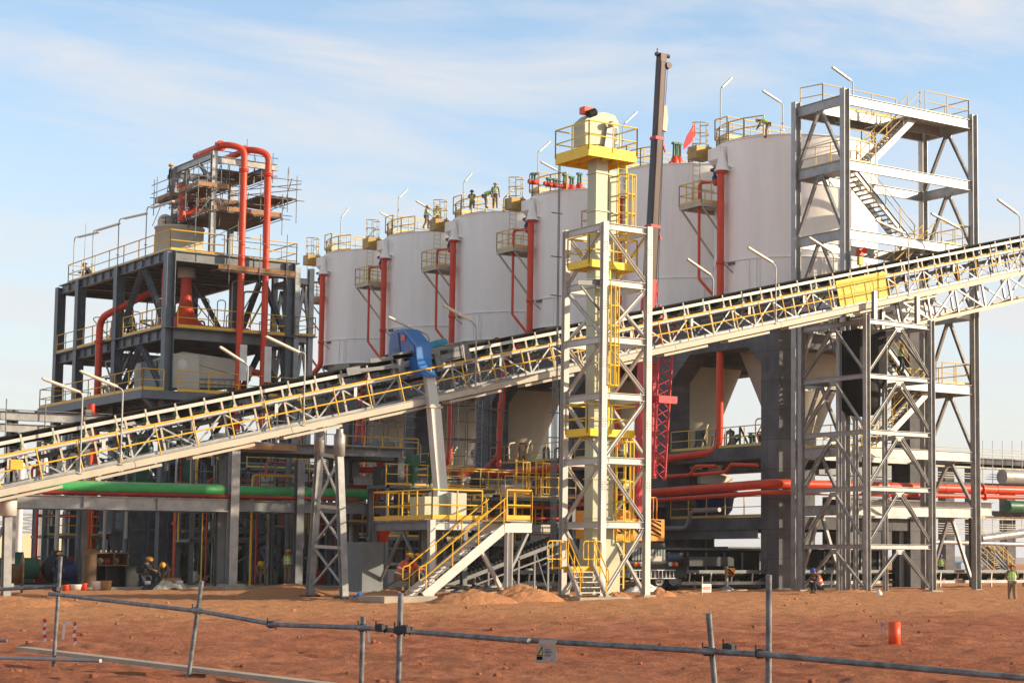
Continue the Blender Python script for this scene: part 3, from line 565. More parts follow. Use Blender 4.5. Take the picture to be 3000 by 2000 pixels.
# ------------------------------------------------------------------ tall stair tower beside the nearest silo
RX0, RY0, RX1, RY1 = 61.64, 70.0, 70.65, 73.8
t = thing('stair_tower', 'tall open galvanised steel stair tower with zigzag flights at the right end of the silos', 'tower', (RX0, RY0, 0))
rc = [(RX0, RY0), (RX1, RY0), (RX1, RY1), (RX0, RY1)]; RZ = [4.2, 7.1, 10.6, 14.55, 17.9, 21.4, 24.7]
steel_frame(t, rc, RZ, GALV, .36, .5, 0, 25.0, flip=True)
lv = [0]+RZ
for k in range(len(RZ)):
    za, zb = lv[k], lv[k+1]-.5; 
    for X in (RX0, RX1):
        ym = (RY0+RY1)/2
        for ye, ym_ in ((RY0+.2, ym-.12), (RY1-.2, ym+.12)):
            M = MB(); M.hsec((X, ye, za+.1), (X, ym_, zb), .15, .16, .014); M.build('brace', GALV, t)
        M = MB(); M.box((X, ym, zb), (.03, .6, .35)); M.build('gusset_plate', GALV, t)
# floors and flights (run along X, alternate)
yA, yB = RY0+.35, RY0+1.45; yC, yD = RY0+1.9, RY0+3.1
for k in range(2, len(RZ)):
    z = RZ[k]; zp_ = RZ[k-1]
    if k % 2 == 1: xa, xb, yy = RX0+6.6, RX0+2.4, yC     # rises towards -X
    else: xa, xb, yy = RX0+2.4, RX0+6.6, yA
    if k == len(RZ)-1: xa, xb, yy = RX0+1.9, RX0+5.6, yA
    stair((xa, yy, zp_), (xb, yy, z), .95, (0, 1, 0), t, GALV, PYEL, rh=1.0, channel=.3, loop=False)
    M = MB()
    if k % 2 == 1: M.box2((RX0+6.6, RY0+.1, zp_-.06), (RX1-.1, RY1-.1, zp_))
    if k % 2 == 1: rail_mb([(RX0+6.8, RY0+.15, zp_), (RX1-.2, RY0+.15, zp_), (RX1-.2, RY1-.15, zp_), (RX0+6.8, RY1-.15, zp_)], 1.1, .022, 1.2).build('handrail', PYEL, t)
    else:
        M.box2((RX0+.1, RY0+.1, zp_-.06), (RX0+2.4, RY1-.1, zp_)); rail_mb([(RX0+2.2, RY0+.15, zp_), (RX0+.2, RY0+.15, zp_), (RX0+.2, RY1-.15, zp_)], 1.1, .022, 1.2).build('handrail', PYEL, t)
    if M.v: M.build('landing', GALV, t)
zt = RZ[-1]
M = MB(); M.box2((RX0+.1, RY0+2.4, zt-.06), (RX1-.1, RY1-.05, zt)); M.box2((RX0+5.6, RY0+.1, zt-.06), (RX1-.1, RY0+2.39, zt)); M.box2((RX0+.2, RY0+2.3, zt-.5), (RX1-.2, RY0+2.38, zt-.062))
for xx in (RX0+2.5, RX0+4.5, RX0+6.5): M.box2((xx, RY0+2.42, zt-.45), (xx+.1, RY1-.2, zt-.062))
M.build('top_floor', GALV, t)
rail_mb([(RX0+5.7, RY0+2.4, zt), (RX0+.6, RY0+2.4, zt), (RX0+.3, RY1, zt)], 1.1, .022, 1.6, toe=.1).build('handrail', PYEL, t)
rail_mb([(RX0+5.7, RY0+.15, zt), (RX1-.15, RY0+.15, zt), (RX1-.15, RY1-.1, zt), (RX0+3, RY1-.1, zt)], 1.1, .022, 1.6, toe=.1).build('handrail', PYEL, t)

# ------------------------------------------------------------------ lower trestle tower under the conveyor
LX0, LY0, LX1, LY1 = 59.9, 66.5, 64.14, 71.3
t = thing('conveyor_trestle_tower', 'braced grey steel tower under the conveyor around the black hanging drum', 'tower', (LX0, LY0, 0))
lc = [(LX0, LY0), (LX1, LY0), (LX1, LY1), (LX0, LY1)]; LZ = [2.25, 4.98, 7.65, 10.3, 12.9]
steel_frame(t, lc, LZ, GALV, .26, .22, 0, 13.15, flip=True)
lv = [0.05]+LZ
for k in range(5):
    za, zb = lv[k]+.12, lv[k+1]-.34
    for a, b in ((lc[0], lc[1]), (lc[0], lc[3]), (lc[3], lc[2]), (lc[1], lc[2])):
        a3, b3 = Vector((*a, 0)), Vector((*b, 0)); mid = (a3+b3)/2; u = (b3-a3).normalized()
        for e, s_ in ((a3+u*.16, -1), (b3-u*.16, 1)):
            M = MB(); M.hsec(e+Vector((0, 0, za)), mid+u*.16*s_+Vector((0, 0, zb)), .1, .11, .012); M.build('brace', GALV, t)
        M = MB(); n_ = Vector((0, 0, 1)).cross(u)*.012; M.slab([mid-u*.28+Vector((0, 0, zb+.1)), mid+u*.28+Vector((0, 0, zb+.1)), mid+u*.22+Vector((0, 0, zb-.13)), mid-u*.22+Vector((0, 0, zb-.13))], n_); M.build('gusset_plate', GALV, t)
for x, y in lc: M = MB(); M.box((x, y, -.03), (.7, .7, .2)); M.build('footing', CONCP, t)
for px in (2458, 2507, 2593):
    q = at(px, 1500, Y=LY0+2.6); M = MB(); M.hsec((q.x, q.y, 0), (q.x, q.y, 12.6), .2, .2, .016, up=(1, 0, 0)); M.build('column', GALV, t)
for xx in (LX0+.6, LX0+3.4):
    for yy in (LY0+.1, LY0+2.6): M = MB(); M.hsec((xx, yy, 12.9), (xx, yy, 14.3), .2, .2, .016); M.build('bearing_post', GALV, t)
# black drum hanging inside
t = thing('black_chute_drum', 'big black rounded drum hanging inside the trestle tower', 'drum', (61.6, 68.9, 8))
q0 = at(2478, 1000, Y=69); q1 = at(2572, 1000, Y=69); cx_ = (q0.x+q1.x)/2; rr = (q1-q0).length/2*.8
M = MB(); M.box2((cx_-rr, 68.2, at(2500, 960, Y=68.2).z), (cx_+rr, 69.6, at(2500, 1130, Y=68.2).z)); M.build('upper_box', BLACK, t)
M = MB(); M.lathe((cx_-.25, 68.9, 0), [(.05, 8.45), (.7, 8.55), (1.0, 8.95), (1.05, 10.0), (.85, 10.3)], 24); M.build('lower_drum', BLACK, t)
# ------------------------------------------------------------------ long inclined conveyor
CY_ = 67.0; CSL = .2475
def cz(x): return 10.98+CSL*(x-49.3)      # level of the walkway
ang = math.atan(CSL); CD = Vector((math.cos(ang), 0, math.sin(ang))); CN = Vector((-math.sin(ang), 0, math.cos(ang)))
CXa, CXb = 13.0, 79.0
def cp(x, y, h): return Vector((x, y, cz(x)))+CN*h
t = thing('inclined_conveyor', 'long inclined belt conveyor with yellow walkway rail crossing the whole plant', 'conveyor', (CXa, CY_, cz(CXa)))
step = 6.0; xs = [CXa+step*k for k in range(12)]
for a, b in zip(xs[:-1], xs[1:]):
    M = MB(); M.csec(cp(a+.01, CY_, -.13), cp(b-.01, CY_, -.13), .1, .24, .02, side=1); M.build('walkway_channel', TAN, t)
M = MB(); M.prof(cp(CXa, CY_+.45, -.02), cp(CXb, CY_+.45, -.02), [(-.38, -.02), (.38, -.02), (.38, .02), (-.38, .02)]); M.build('walkway_grating', GRIM, t)
# cover trays below the walkway
for k, x in enumerate([16.5+3.55*i for i in range(14)]):
    M = MB(); M.prof(cp(x, CY_+.42, -.36), cp(x+2.4, CY_+.42, -.36), [(-.3, -.05), (.3, -.05), (.3, .05), (-.3, .05)]); M.build('underside_tray', TAN, t)
# guard rail
M = MB(); M.tube(cp(CXa, CY_+.03, 1.13), cp(CXb, CY_+.03, 1.13), .034, n=8); M.tube(cp(CXa, CY_+.03, .57), cp(CXb, CY_+.03, .57), .030, n=8)
x = CXa+.4
while x < CXb: M.tube(cp(x, CY_+.0, -.1), cp(x, CY_+.03, 1.15), .027, n=8); x += 1.4
M.build('walkway_handrail', YEL, t)
M = MB(); M.tube(cp(CXa, CY_-.01, .02), cp(CXb, CY_-.01, .02), .03, n=6); M.build('conduit', GALV, t)
ya, yb = CY_+.95, CY_+2.35
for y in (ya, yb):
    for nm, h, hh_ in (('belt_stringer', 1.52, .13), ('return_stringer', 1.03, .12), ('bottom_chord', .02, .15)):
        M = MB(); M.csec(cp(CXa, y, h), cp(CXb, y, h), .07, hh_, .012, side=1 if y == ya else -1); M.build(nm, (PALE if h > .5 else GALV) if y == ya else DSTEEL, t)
    x = CXa+.2; k = 0
    while x < CXb-1.2:
        M = MB(); D_ = MB(); M.lsec(cp(x, y, .05), cp(x, y, 1.5), .075, .012, up=(0, 1, 0))
        if k % 2 == 0: D_.lsec(cp(x+.05, y+.03, .1), cp(x+1.15, y+.03, 1.0), .06, .01, up=(0, 1, 0))
        else: D_.lsec(cp(x+.05, y+.03, 1.0), cp(x+1.15, y+.03, .1), .06, .01, up=(0, 1, 0))
        x += 1.21; k += 1
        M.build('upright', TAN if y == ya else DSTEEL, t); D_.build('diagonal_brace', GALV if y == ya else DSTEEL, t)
M = MB(); x = CXa+.2
while x < CXb: M.bar(cp(x, ya, .02), cp(x, yb, .02), .07); M.bar(cp(x, ya, 1.0), cp(x, yb, 1.0), .06); x += 2.42
M.build('cross_members', GALV, t)
# troughing idler sets
x = CXa+.9; n_i = 0
while x < CXb-.3 and n_i < 99:
    f = MB(); f.slab([cp(x-.11, ya-.03, 1.07), cp(x+.11, ya-.03, 1.07), cp(x+.04, ya-.03, 1.28), cp(x-.04, ya-.03, 1.28)], (0, .05, 0)); f.bar(cp(x, ya-.02, 1.25), cp(x, ya-.02, 1.72), .06, .05)
    f.bar(cp(x, ya, 1.2), cp(x, yb, 1.2), .08, .05)
    o = f.build('idler_frame', TAN, t)
    g_ = MB(); g_.tube(cp(x, ya+.0, 1.66), cp(x, ya+.42, 1.29), .065, n=10); g_.tube(cp(x, ya+.44, 1.29), cp(x, yb-.44, 1.29), .065, n=10); g_.tube(cp(x, yb-.0, 1.66), cp(x, yb-.42, 1.29), .065, n=10)
    g_.build('idler_rollers', GREENM, o); x += 1.11; n_i += 1
yc = (ya+yb)/2; M = MB(); NX = 60
M.prof(cp(CXa, yc, 0), cp(CXb, yc, 0), [(-.70, 1.70), (-.28, 1.36), (.28, 1.36), (.70, 1.70), (.70, 1.74), (.27, 1.40), (-.27, 1.40), (-.70, 1.74)])
M.build('carrying_belt', BLACK, t)
M = MB(); M.prof(cp(CXa, yc, .78), cp(CXb, yc, .78), [(-.66, -.07), (.66, -.07), (.66, .05), (-.66, .05)]); M.build('return_belt', BLACK, t)
x = CXa+1.5
while x < CXb: M = MB(); M.tube(cp(x, ya-.04, .70), cp(x, yb+.04, .70), .06, n=10); M.box(cp(x, ya-.05, .80), (.13, .03, .4)); M.build('return_roller', PALE, t); x += 3.3
# yellow mesh guard near the tower
gx0, gx1 = at(2500, 850, Y=CY_).x, at(2640, 830, Y=CY_).x
M = MB()
for x in (gx0, (gx0*2+gx1)/3, (gx0+gx1*2)/3, gx1): M.bar(cp(x, CY_+.9, .1), cp(x, CY_+.9, 1.3), .05)
for h in (.1, .7, 1.3): M.bar(cp(gx0, CY_+.9, h), cp(gx1, CY_+.9, h), .05)
for k in range(46): x = gx0+(gx1-gx0)*k/45; M.bar(cp(x, CY_+.9, .1), cp(x, CY_+.9, 1.3), .034)
for k in range(24): h = .1+1.2*k/23; M.bar(cp(gx0, CY_+.9, h), cp(gx1, CY_+.9, h), .03)
M.build('mesh_guard', YEL2, t)
# deep gallery truss beyond the trestle tower
gx = 62.0
for y in (CY_+.1, CY_+2.4):
    M = MB(); M.csec(cp(gx+.3, y, -1.5), cp(CXb, y, -1.5), .1, .18, .014); M.build('gallery_chord', TAN, t); x = gx+.5; M = MB(); k = 0
    while x < CXb-1.9:
        M.lsec(cp(x, y, -1.5), cp(x, y, -.2), .1, .014, up=(0, 1, 0)); M.lsec(cp(x+(.1 if k % 2 else 1.8), y, -1.45), cp(x+(1.8 if k % 2 else .1), y, -.25), .08, .012, up=(0, 1, 0)); x += 1.9; k += 1
    M.build('gallery_web', GALV, t)
M = MB(); x = gx+.5
while x < CXb: M.bar(cp(x, CY_+.1, -1.5), cp(x, CY_+2.4, -1.5), .08); M.bar(cp(x, CY_+.1, -1.5), cp(x+1.9, CY_+2.4, -1.5), .05); x += 1.9
M.build('gallery_cross_members', GRIM, t)
M = MB(); M.prof(cp(gx-6, CY_+1.3, -.3), cp(gx+2, CY_+1.3, -.3), [(-1.0, -.08), (1.0, -.08), (1.0, .08), (-1.0, .08)]); M.build('spillage_tray', GRIM, t)

# conveyor lamps
lamps = [ # pole foot px, bend px, head near px, head far px, plane Y, wording
 ((188, 950), (188, 905), (181, 899), (97, 868), CY_-.03, 'first on the left'), ((277, 1050), (277, 895), (268, 887), (184, 851), CY_-.03, 'second from the left'),
 ((697, 968), (697, 810), (686, 808), (611, 772), CY_-.03, 'in front of the grey building corner'), ((567, 930), (567, 838), (558, 830), (505, 796), yb+.1, 'in front of the red pipe pair'),
 ((985, 800), (990, 770), (955, 757), (892, 727), yb+.1, 'behind the blue magnet housing'), ((1092, 888), (1092, 748), (1078, 734), (1018, 700), CY_-.03, 'right of the blue magnet housing'),
 ((1638, 700), (1638, 640), (1630, 630), (1578, 594), yb+.1, 'against the silo right of the crane'), ((1782, 745), (1782, 612), (1773, 602), (1718, 568), CY_-.03, 'between the crane and the stair tower'),
 ((1915, 640), (1915, 588), (1908, 577), (1858, 545), yb+.1, 'beside the red siren'), ((2087, 665), (2087, 545), (2076, 535), (2012, 506), CY_-.03, 'in front of the stair flight'),
 ((2212, 600), (2212, 530), (2200, 522), (2139, 490), yb+.1, 'at the right edge of the stair tower'), ((2344, 590), (2344, 500), (2336, 490), (2292, 458), CY_-.03, 'at the right edge of the picture')]
for f_, b_, n_, fa, Y_, wd_ in lamps:
    P = [at(*VV(*q), Y=Y_) for q in (f_, b_, n_, fa)]; P[0].z = cz(P[0].x)-.05 if Y_ < CY_ else cz(P[0].x)+1.0
    P[1].x = P[0].x; lamp_post(P[0], P[1], P[2], P[3], f'fluorescent lamp on a bent conveyor pole, {wd_}', 'lamp posts along the conveyor')
# blue magnetic separator sitting over the belt
t = thing('magnetic_separator', 'big blue angular magnet housing mounted over the conveyor belt', 'separator', (31, 68, 9))
def q5(x, y, Y): return at(*A5(x, y), Y=Y)
Yk = CY_+2.6; Xm = at(*R5(1098, 1192), Y=CY_+.35).x
M = MB(); M.slab([at(*R5(*p), X=Xm) for p in ((890, 1190), (902, 1108), (945, 1084), (1005, 1078), (1098, 1192), (1101, 1300), (1112, 1378), (1150, 1440), (1108, 1440), (1000, 1370), (880, 1310))], (.66, 0, 0)); M.build('housing', BLUE, t)
DBL = mat('shaded_blue_paint', (.015, .07, .27), .35, 0, .1, 2)  # deeper blue puts the shade of the left face into the colour
M = MB(); M.slab([at(*R5(*p), X=Xm-.03) for p in ((898, 1195), (910, 1115), (985, 1100), (1080, 1215), (1085, 1285), (895, 1275))], (.028, 0, 0)); M.build('side_cover', DBL, t)
M = MB(); M.slab([at(*R5(*p), X=Xm-.06) for p in ((950, 1110), (958, 1110), (975, 1275), (965, 1275))], (.028, 0, 0)); M.slab([at(*R5(*p), X=Xm-.06) for p in ((925, 1225), (960, 1228), (960, 1268), (925, 1265))], (.04, 0, 0)); M.build('cover_ribs', BLUED, t)
c = at(*R5(996, 1150), X=Xm-.05); M = MB(); M.box(c, (.03, .3, .24)); M.build('warning_plate', REDBR, t)
M = MB()
for x, y in ((1215, 1215), (1255, 1205), (1285, 1195)): c = at(*R5(x, y), Y=Yk); M.tube(c-CD*.22, c+CD*.22, .2, n=12)
M.build('drive_motor', mat('cyan_motor_paint', (.03, .30, .42), .4, 0, .1, 3), t)
# steel skirt frame round the separator
def xa5(px, py): return at(*A5(px, py), Y=CY_+.75)
def rl(p, q, w_, Y): a = at(*p, Y=Y); b = at(*q, Y=Y); M = MB(); M.prof(a, b, [(-.03, -w_/2), (.03, -w_/2), (.03, w_/2), (-.03, w_/2)]); M.build('mounting_rail', GRIM, t)
for Yq in (CY_+.70, CY_+2.5):
    rl(A2(1270, 230), A2(1500, 190), .3, Yq); rl(A2(1500, 200), A2(2340, 110), .14, Yq); rl(R5(740, 1325), R5(1060, 1280), .16, Yq)
    rl(A5(0, 680), A5(590, 600), .26, Yq); rl(A5(590, 615), A5(980, 535), .34, Yq); rl(A5(660, 665), A5(1000, 620), .42, Yq); rl(A5(680, 740), A5(1040, 665), .08, Yq)
    for tp, bt, w_ in (((90, 690), (140, 980), .28), ((600, 580), (650, 880), .28), ((985, 490), (1060, 760), .26)):
        a = at(*A5(*tp), Y=Yq+.04); b = at(*A5(*bt), Y=Yq+.04); M = MB(); M.bar(a, b, w_, .1, up=(0, 1, 0)); M.build('mounting_post', GRIM, t)
M = MB(); M.pipe([at(*A5(*p), Y=CY_+.6) for p in ((720, 520), (930, 480), (960, 520), (1060, 1080))], .025, 6, bend=.2); M.build('bent_tube', GALV, t)
# white square chute from the magnet down to the bin
t = thing('discharge_chute', 'white square leaning chute from the blue magnet down to the yellow railed platform', 'chute', (34, 66, 4))
top = at(*A5(500, 900), Y=CY_+.2); mid_ = at(*VV(995, 935), Y=CY_-.35); bot = at(*VV(1014, 1150), Y=CY_-.55)
M = MB(); M.prof(top, mid_, [(-.2, -.16), (.2, -.16), (.2, .16), (-.2, .16)]); M.prof(mid_+Vector((0, 0, .1)), bot, [(-.22, -.2), (.22, -.2), (.22, .2), (-.22, .2)]); M.build('chute_body', PALE, t)
M = MB(); 
for q in (mid_,): M.box(q, (.58, .52, .08))
M.build('flange', TAN, t)
# rope crank and junction box details
c = cp(at(*A1(360, 830), Y=CY_+.1).x, CY_+.05, .72); M = MB(); M.box(c, (.42, .2, .34)); o = M.build('pull_switch_box', mat('amber_plastic', (.85, .45, .06), .4), None); tag(o, 'amber plastic switch box on the conveyor rail at the far left', 'switch box')
q = at(*S4(705, 1500), Y=yb+.2)
t = thing('warning_siren', 'red siren over a yellow box on a short pole above the conveyor', 'siren', (q.x, q.y, q.z-1.2))
M = MB(); M.box(q+Vector((0, 0, .25)), (.3, .25, .35)); M.lathe((q.x, q.y-.12, q.z+.3), [(.02, 0), (.05, -.05), (.17, -.22)], 14, axis='y'); M.build('siren_horn', REDF, t)
M = MB(); M.box(q-Vector((0, 0, .18)), (.26, .2, .4)); M.build('control_box', YEL, t)
M = MB(); M.tube(q-Vector((0, 0, .38)), q-Vector((0, 0, 1.5)), .04); M.build('pole', PALE, t)
# ------------------------------------------------------------------ dark grey process building on the left
BX0, BY0, BX1 = 39.06, 100.3, 46.1
BYS = [100.3, 107.9, 114.4, 118.0]
t = thing('process_building', 'open dark grey steel process building with three decks and yellow rails at the left', 'building', (BX0, BY0, 0))
ZD = [4.9, 10.45, 14.0, 18.3]
for X in (BX0, BX1):
    for k, y in enumerate(BYS):
        M = MB(); zt = 18.28 if k < 3 else 18.2; M.hsec((X, y, -.1), (X, y, zt), .55, .5, .035, up=(1, 0, 0)); M.box((X, y, .1), (.8, .8, .2)); M.build('column', DSTEEL, t)
for z in ZD:
    h = .55 if z > 5 else .45
    for X in (BX0, BX1):
        for a, b in zip(BYS[:-1], BYS[1:]):
            M = MB(); M.hsec((X, a+.28, z-h/2), (X, b-.28, z-h/2), .3, h, .03)
            nst = int((b-a)/1.2)
            for i in range(1, nst): M.box((X, a+(b-a)*i/nst, z-h/2), (.27, .03, h-.07))
            M.build('beam', DSTEEL, t)
    for y in BYS:
        M = MB(); M.hsec((BX0+.28, y, z-h/2), (BX1-.28, y, z-h/2), .3, h, .03); M.build('beam', GRIM if (y == BY0 and z > 13) else DSTEEL, t)
    M = MB(); y1 = BYS[-1]
    if z == 18.3: M.box2((BX0-.1, BY0-.1, z), (BX1+.6, y1+.1, z+.05)); [M.box2((BX0+.3, BY0+.5+i*1.3, z-.4), (BX1-.3, BY0+.62+i*1.3, z-.01)) for i in range(13)]
    elif z > 13: M.box2((BX0-.3, BY0-.55, z), (BX1+.3, 108.5, z+.05)); M.box2((BX0-.3, 108.51, z), (BX0+2.4, y1, z+.05)); [M.box2((BX0+.3, BY0+.5+i*1.3, z-.4), (BX1-.3, BY0+.62+i*1.3, z-.01)) for i in range(6)]
    elif z > 10: y1 = at(112, 1180, X=BX0-1.7).y-2.5; M.box2((BX0-1.7, BY0-1.0, z), (BX1+.4, y1+2.5, z+.05)); M.box2((BX0-1.75, BY0-1.05, z-.42), (BX0-1.65, y1+2.5, z-.01)); M.box2((BX0-1.64, BY0-1.05, z-.42), (BX1+.4, BY0-.95, z-.01)); [M.box2((BX0-1.6, BY0+.5+i*1.8, z-.4), (BX1-.3, BY0+.62+i*1.8, z-.02)) for i in range(11)]
    else: M.box2((BX0+.2, 107.5, z), (BX1, y1, z+.05))
    M.build('deck', DSTEEL, t)
for X in (BX0, BX1):
    for (y0, z0, y1, z1) in ((BYS[0]+.3, 14.1, BYS[0]+3.6, 17.7), (BYS[1]-.3, 14.1, BYS[0]+4.0, 17.7), (BYS[0]+3.8, 13.4, BYS[0]+.4, 10.6), (BYS[0]+3.9, 13.4, BYS[1]-.4, 10.6), (BYS[0]+.3, 9.9, BYS[1]-.5, 5.2), (BYS[1]-.3, 4.6, BYS[0]+.4, .2), (BYS[1]+.4, 4.5, BYS[2]-.4, .2)):
        M = MB(); M.hsec((X, y0, z0), (X, y1, z1), .26, .28, .022); M.build('brace', DSTEEL, t)
for (x0, z0, x1, z1) in ((BX0+4.2, 17.6, BX0+3.0, 14.2), (BX1-.4, 14.3, BX0+4.6, 17.7), (BX1-.4, 13.4, BX0+4.4, 10.6), (BX0+.4, 9.9, BX0+3.4, 5.1), (BX1-.4, 9.9, BX0+3.8, 5.1), (BX0+.4, 4.4, BX0+3.4, .2)):
    M = MB(); M.hsec((x0, BYS[1], z0), (x1, BYS[1], z1), .22, .24, .02); M.build('brace', DSTEEL, t)
M = MB(); M.hsec((BX0-1.6, BY0-.9, 10.1), (BX0+1.2, BY0-.0, 7.6), .2, .2, .02); M.build('brace', GRIM, t)
y1 = BYS[-1]; zr = 18.35
rail_mb([(BX0+3.1, BY0, zr), (BX0, BY0, zr), (BX0, y1-1.3, zr), (BX0+1.5, y1-1.3, zr)], 1.12, .026, 2.2, toe=.12).build('roof_handrail', YEL, t)
rail_mb([(BX0+3.6, BY0, zr), (BX1+.4, BY0, zr), (BX1+.4, BY0+4, zr)], 1.12, .026, 2.0, toe=.1).build('roof_handrail', PYEL, t)
rail_mb([(BX0+.35, BY0-.5, 14.05), (BX1-.4, BY0-.5, 14.05), (BX1-.4, BY0+3, 14.05)], 1.12, .026, 2.0, toe=.16).build('deck_handrail', YEL, t)
rail_mb([(BX0-.2, BY0+.4, 14.05), (BX0-.2, BY0+6.2, 14.05)], 1.12, .026, 1.6, toe=.16).build('deck_handrail', YEL, t)
rail_mb([(BX0-.2, BYS[1]+.5, 14.05), (BX0-.2, y1-.3, 14.05)], 1.12, .026, 1.6, toe=.16).build('deck_handrail', YEL, t)
rail_mb([(BX0+2.4, BYS[1]+.5, 14.05), (BX0+2.4, y1-.3, 14.05)], 1.12, .026, 1.6, toe=.1).build('deck_handrail', PYEL, t)
rail_mb([(BX0+.3, BY0-.95, 10.5), (BX1+.2, BY0-.95, 10.5)], 1.12, .026, 1.8, toe=.16).build('deck_handrail', YEL, t)
rail_mb([(BX0-.5, BY0-.95, 10.5), (BX0-1.65, BY0-.95, 10.5), (BX0-1.65, at(112, 1180, X=BX0-1.7).y-.1, 10.5), (BX0+1.4, at(112, 1180, X=BX0-1.7).y-.1, 10.5)], 1.12, .026, 2.0, toe=.16).build('deck_handrail', YEL, t)
rail_mb([(BX0+.2, BYS[1], 4.95), (BX1-.2, BYS[1], 4.95)], 1.12, .026, 1.8, toe=.16).build('deck_handrail', PYEL, t)
stair((BX0+1.0, BYS[1]+4.2, 10.5), (BX0+1.0, BYS[1]-.3, 14.0), .9, (1, 0, 0), t, DSTEEL, PYEL, n=14, rh=1.0)
stair((BX0+1.2, BYS[2]+2.5, 0), (BX0+1.2, BYS[1]+.6, 4.9), .9, (1, 0, 0), t, DSTEEL, PYEL, n=18, rh=1.0)
stair((BX0+2.5, BYS[1]+1.2, 4.9), (BX0+2.5, BYS[2]+1.8, 10.4), .9, (1, 0, 0), t, DSTEEL, PYEL, n=18, rh=1.0)
# lattice stair bay between the building and the silos
t = thing('link_tower', 'slim grey steel tower with yellow landings between the process building and the silos', 'tower', (49.5, 103, 0))
LA = [at(868, 900, Y=101).x, at(909, 900, Y=101).x]; lk = [(LA[0], 101), (LA[1], 101), (LA[1], 104), (LA[0], 104)]
steel_frame(t, lk, [6.5, 10.5, 14.2, 17.6], GALV, .3, .32, 0, 18.2)
for za, zb in ((6.6, 10.1), (10.6, 13.8), (14.3, 17.2)):
    for y in (101, 104):
        xm = (LA[0]+LA[1])/2
        for xe in LA: M = MB(); M.hsec((xe, y, za), (xm, y, zb), .16, .16, .014); M.build('brace', GALV, t)
for z in (10.5, 14.2):
    M = MB(); M.box2((LA[0]-.3, 100.6, z), (LA[1]+.3, 104.2, z+.05)); M.build('landing', GRIM, t); rail_mb([(LA[0]-.2, 100.7, z+.05), (LA[1]+.2, 100.7, z+.05), (LA[1]+.2, 104, z+.05), (LA[0]-.2, 104, z+.05), (LA[0]-.2, 100.7, z+.05)], 1.1, .024, 1.2).build('handrail', PYEL, t)
# roof tower with scaffold
TX0, TY0, TX1, TY1 = 41.5, 100.5, 44.95, 106.1
ztt = at(*T4(1015, 210), Y=TY0).z
t = thing('roof_pipe_tower', 'grey steel frame tower on the process building roof, wrapped in scaffold', 'tower', (TX0, TY0, 18.35))
for x, y in ((TX0, TY0), (TX0, TY1), (TX1, TY0), (TX1, TY1)):
    if (x, y) == (TX1, TY0): continue
    M = MB(); M.hsec((x, y, 18.35), (x, y, ztt), .3, .3, .022); M.build('column', GALV, t)
M = MB(); M.hsec((TX0, TY0+.16, ztt-.2), (TX0, TY1-.16, ztt-.2), .2, .38, .022); M.build('beam', GALV, t)
M = MB(); M.hsec((TX0+.16, TY0, ztt-.45), (TX1+.3, TY0, ztt-.45), .2, .38, .022); M.build('beam', GALV, t)
M = MB(); M.hsec((TX1+.1, TY0+.2, ztt-.45), (TX1+.1, TY1, ztt-.45), .2, .34, .022); M.build('beam', DSTEEL, t)
M = MB(); M.hsec((TX0+.16, TY1, ztt-.45), (TX1, TY1, ztt-.45), .2, .34, .022); M.build('beam', DSTEEL, t)
for a, b in (((TX0, TY0+.1, ztt-1.9), (TX0, TY0+1.9, ztt-.5)), ((TX0, TY1-.1, ztt-2.4), (TX0, TY1-2.0, ztt-.5)), ((TX1, TY1-.1, ztt-3.4), (TX1-1.3, TY1, ztt-1.6))): M = MB(); M.hsec(a, b, .18, .18, .014); M.build('brace', GALV, t)
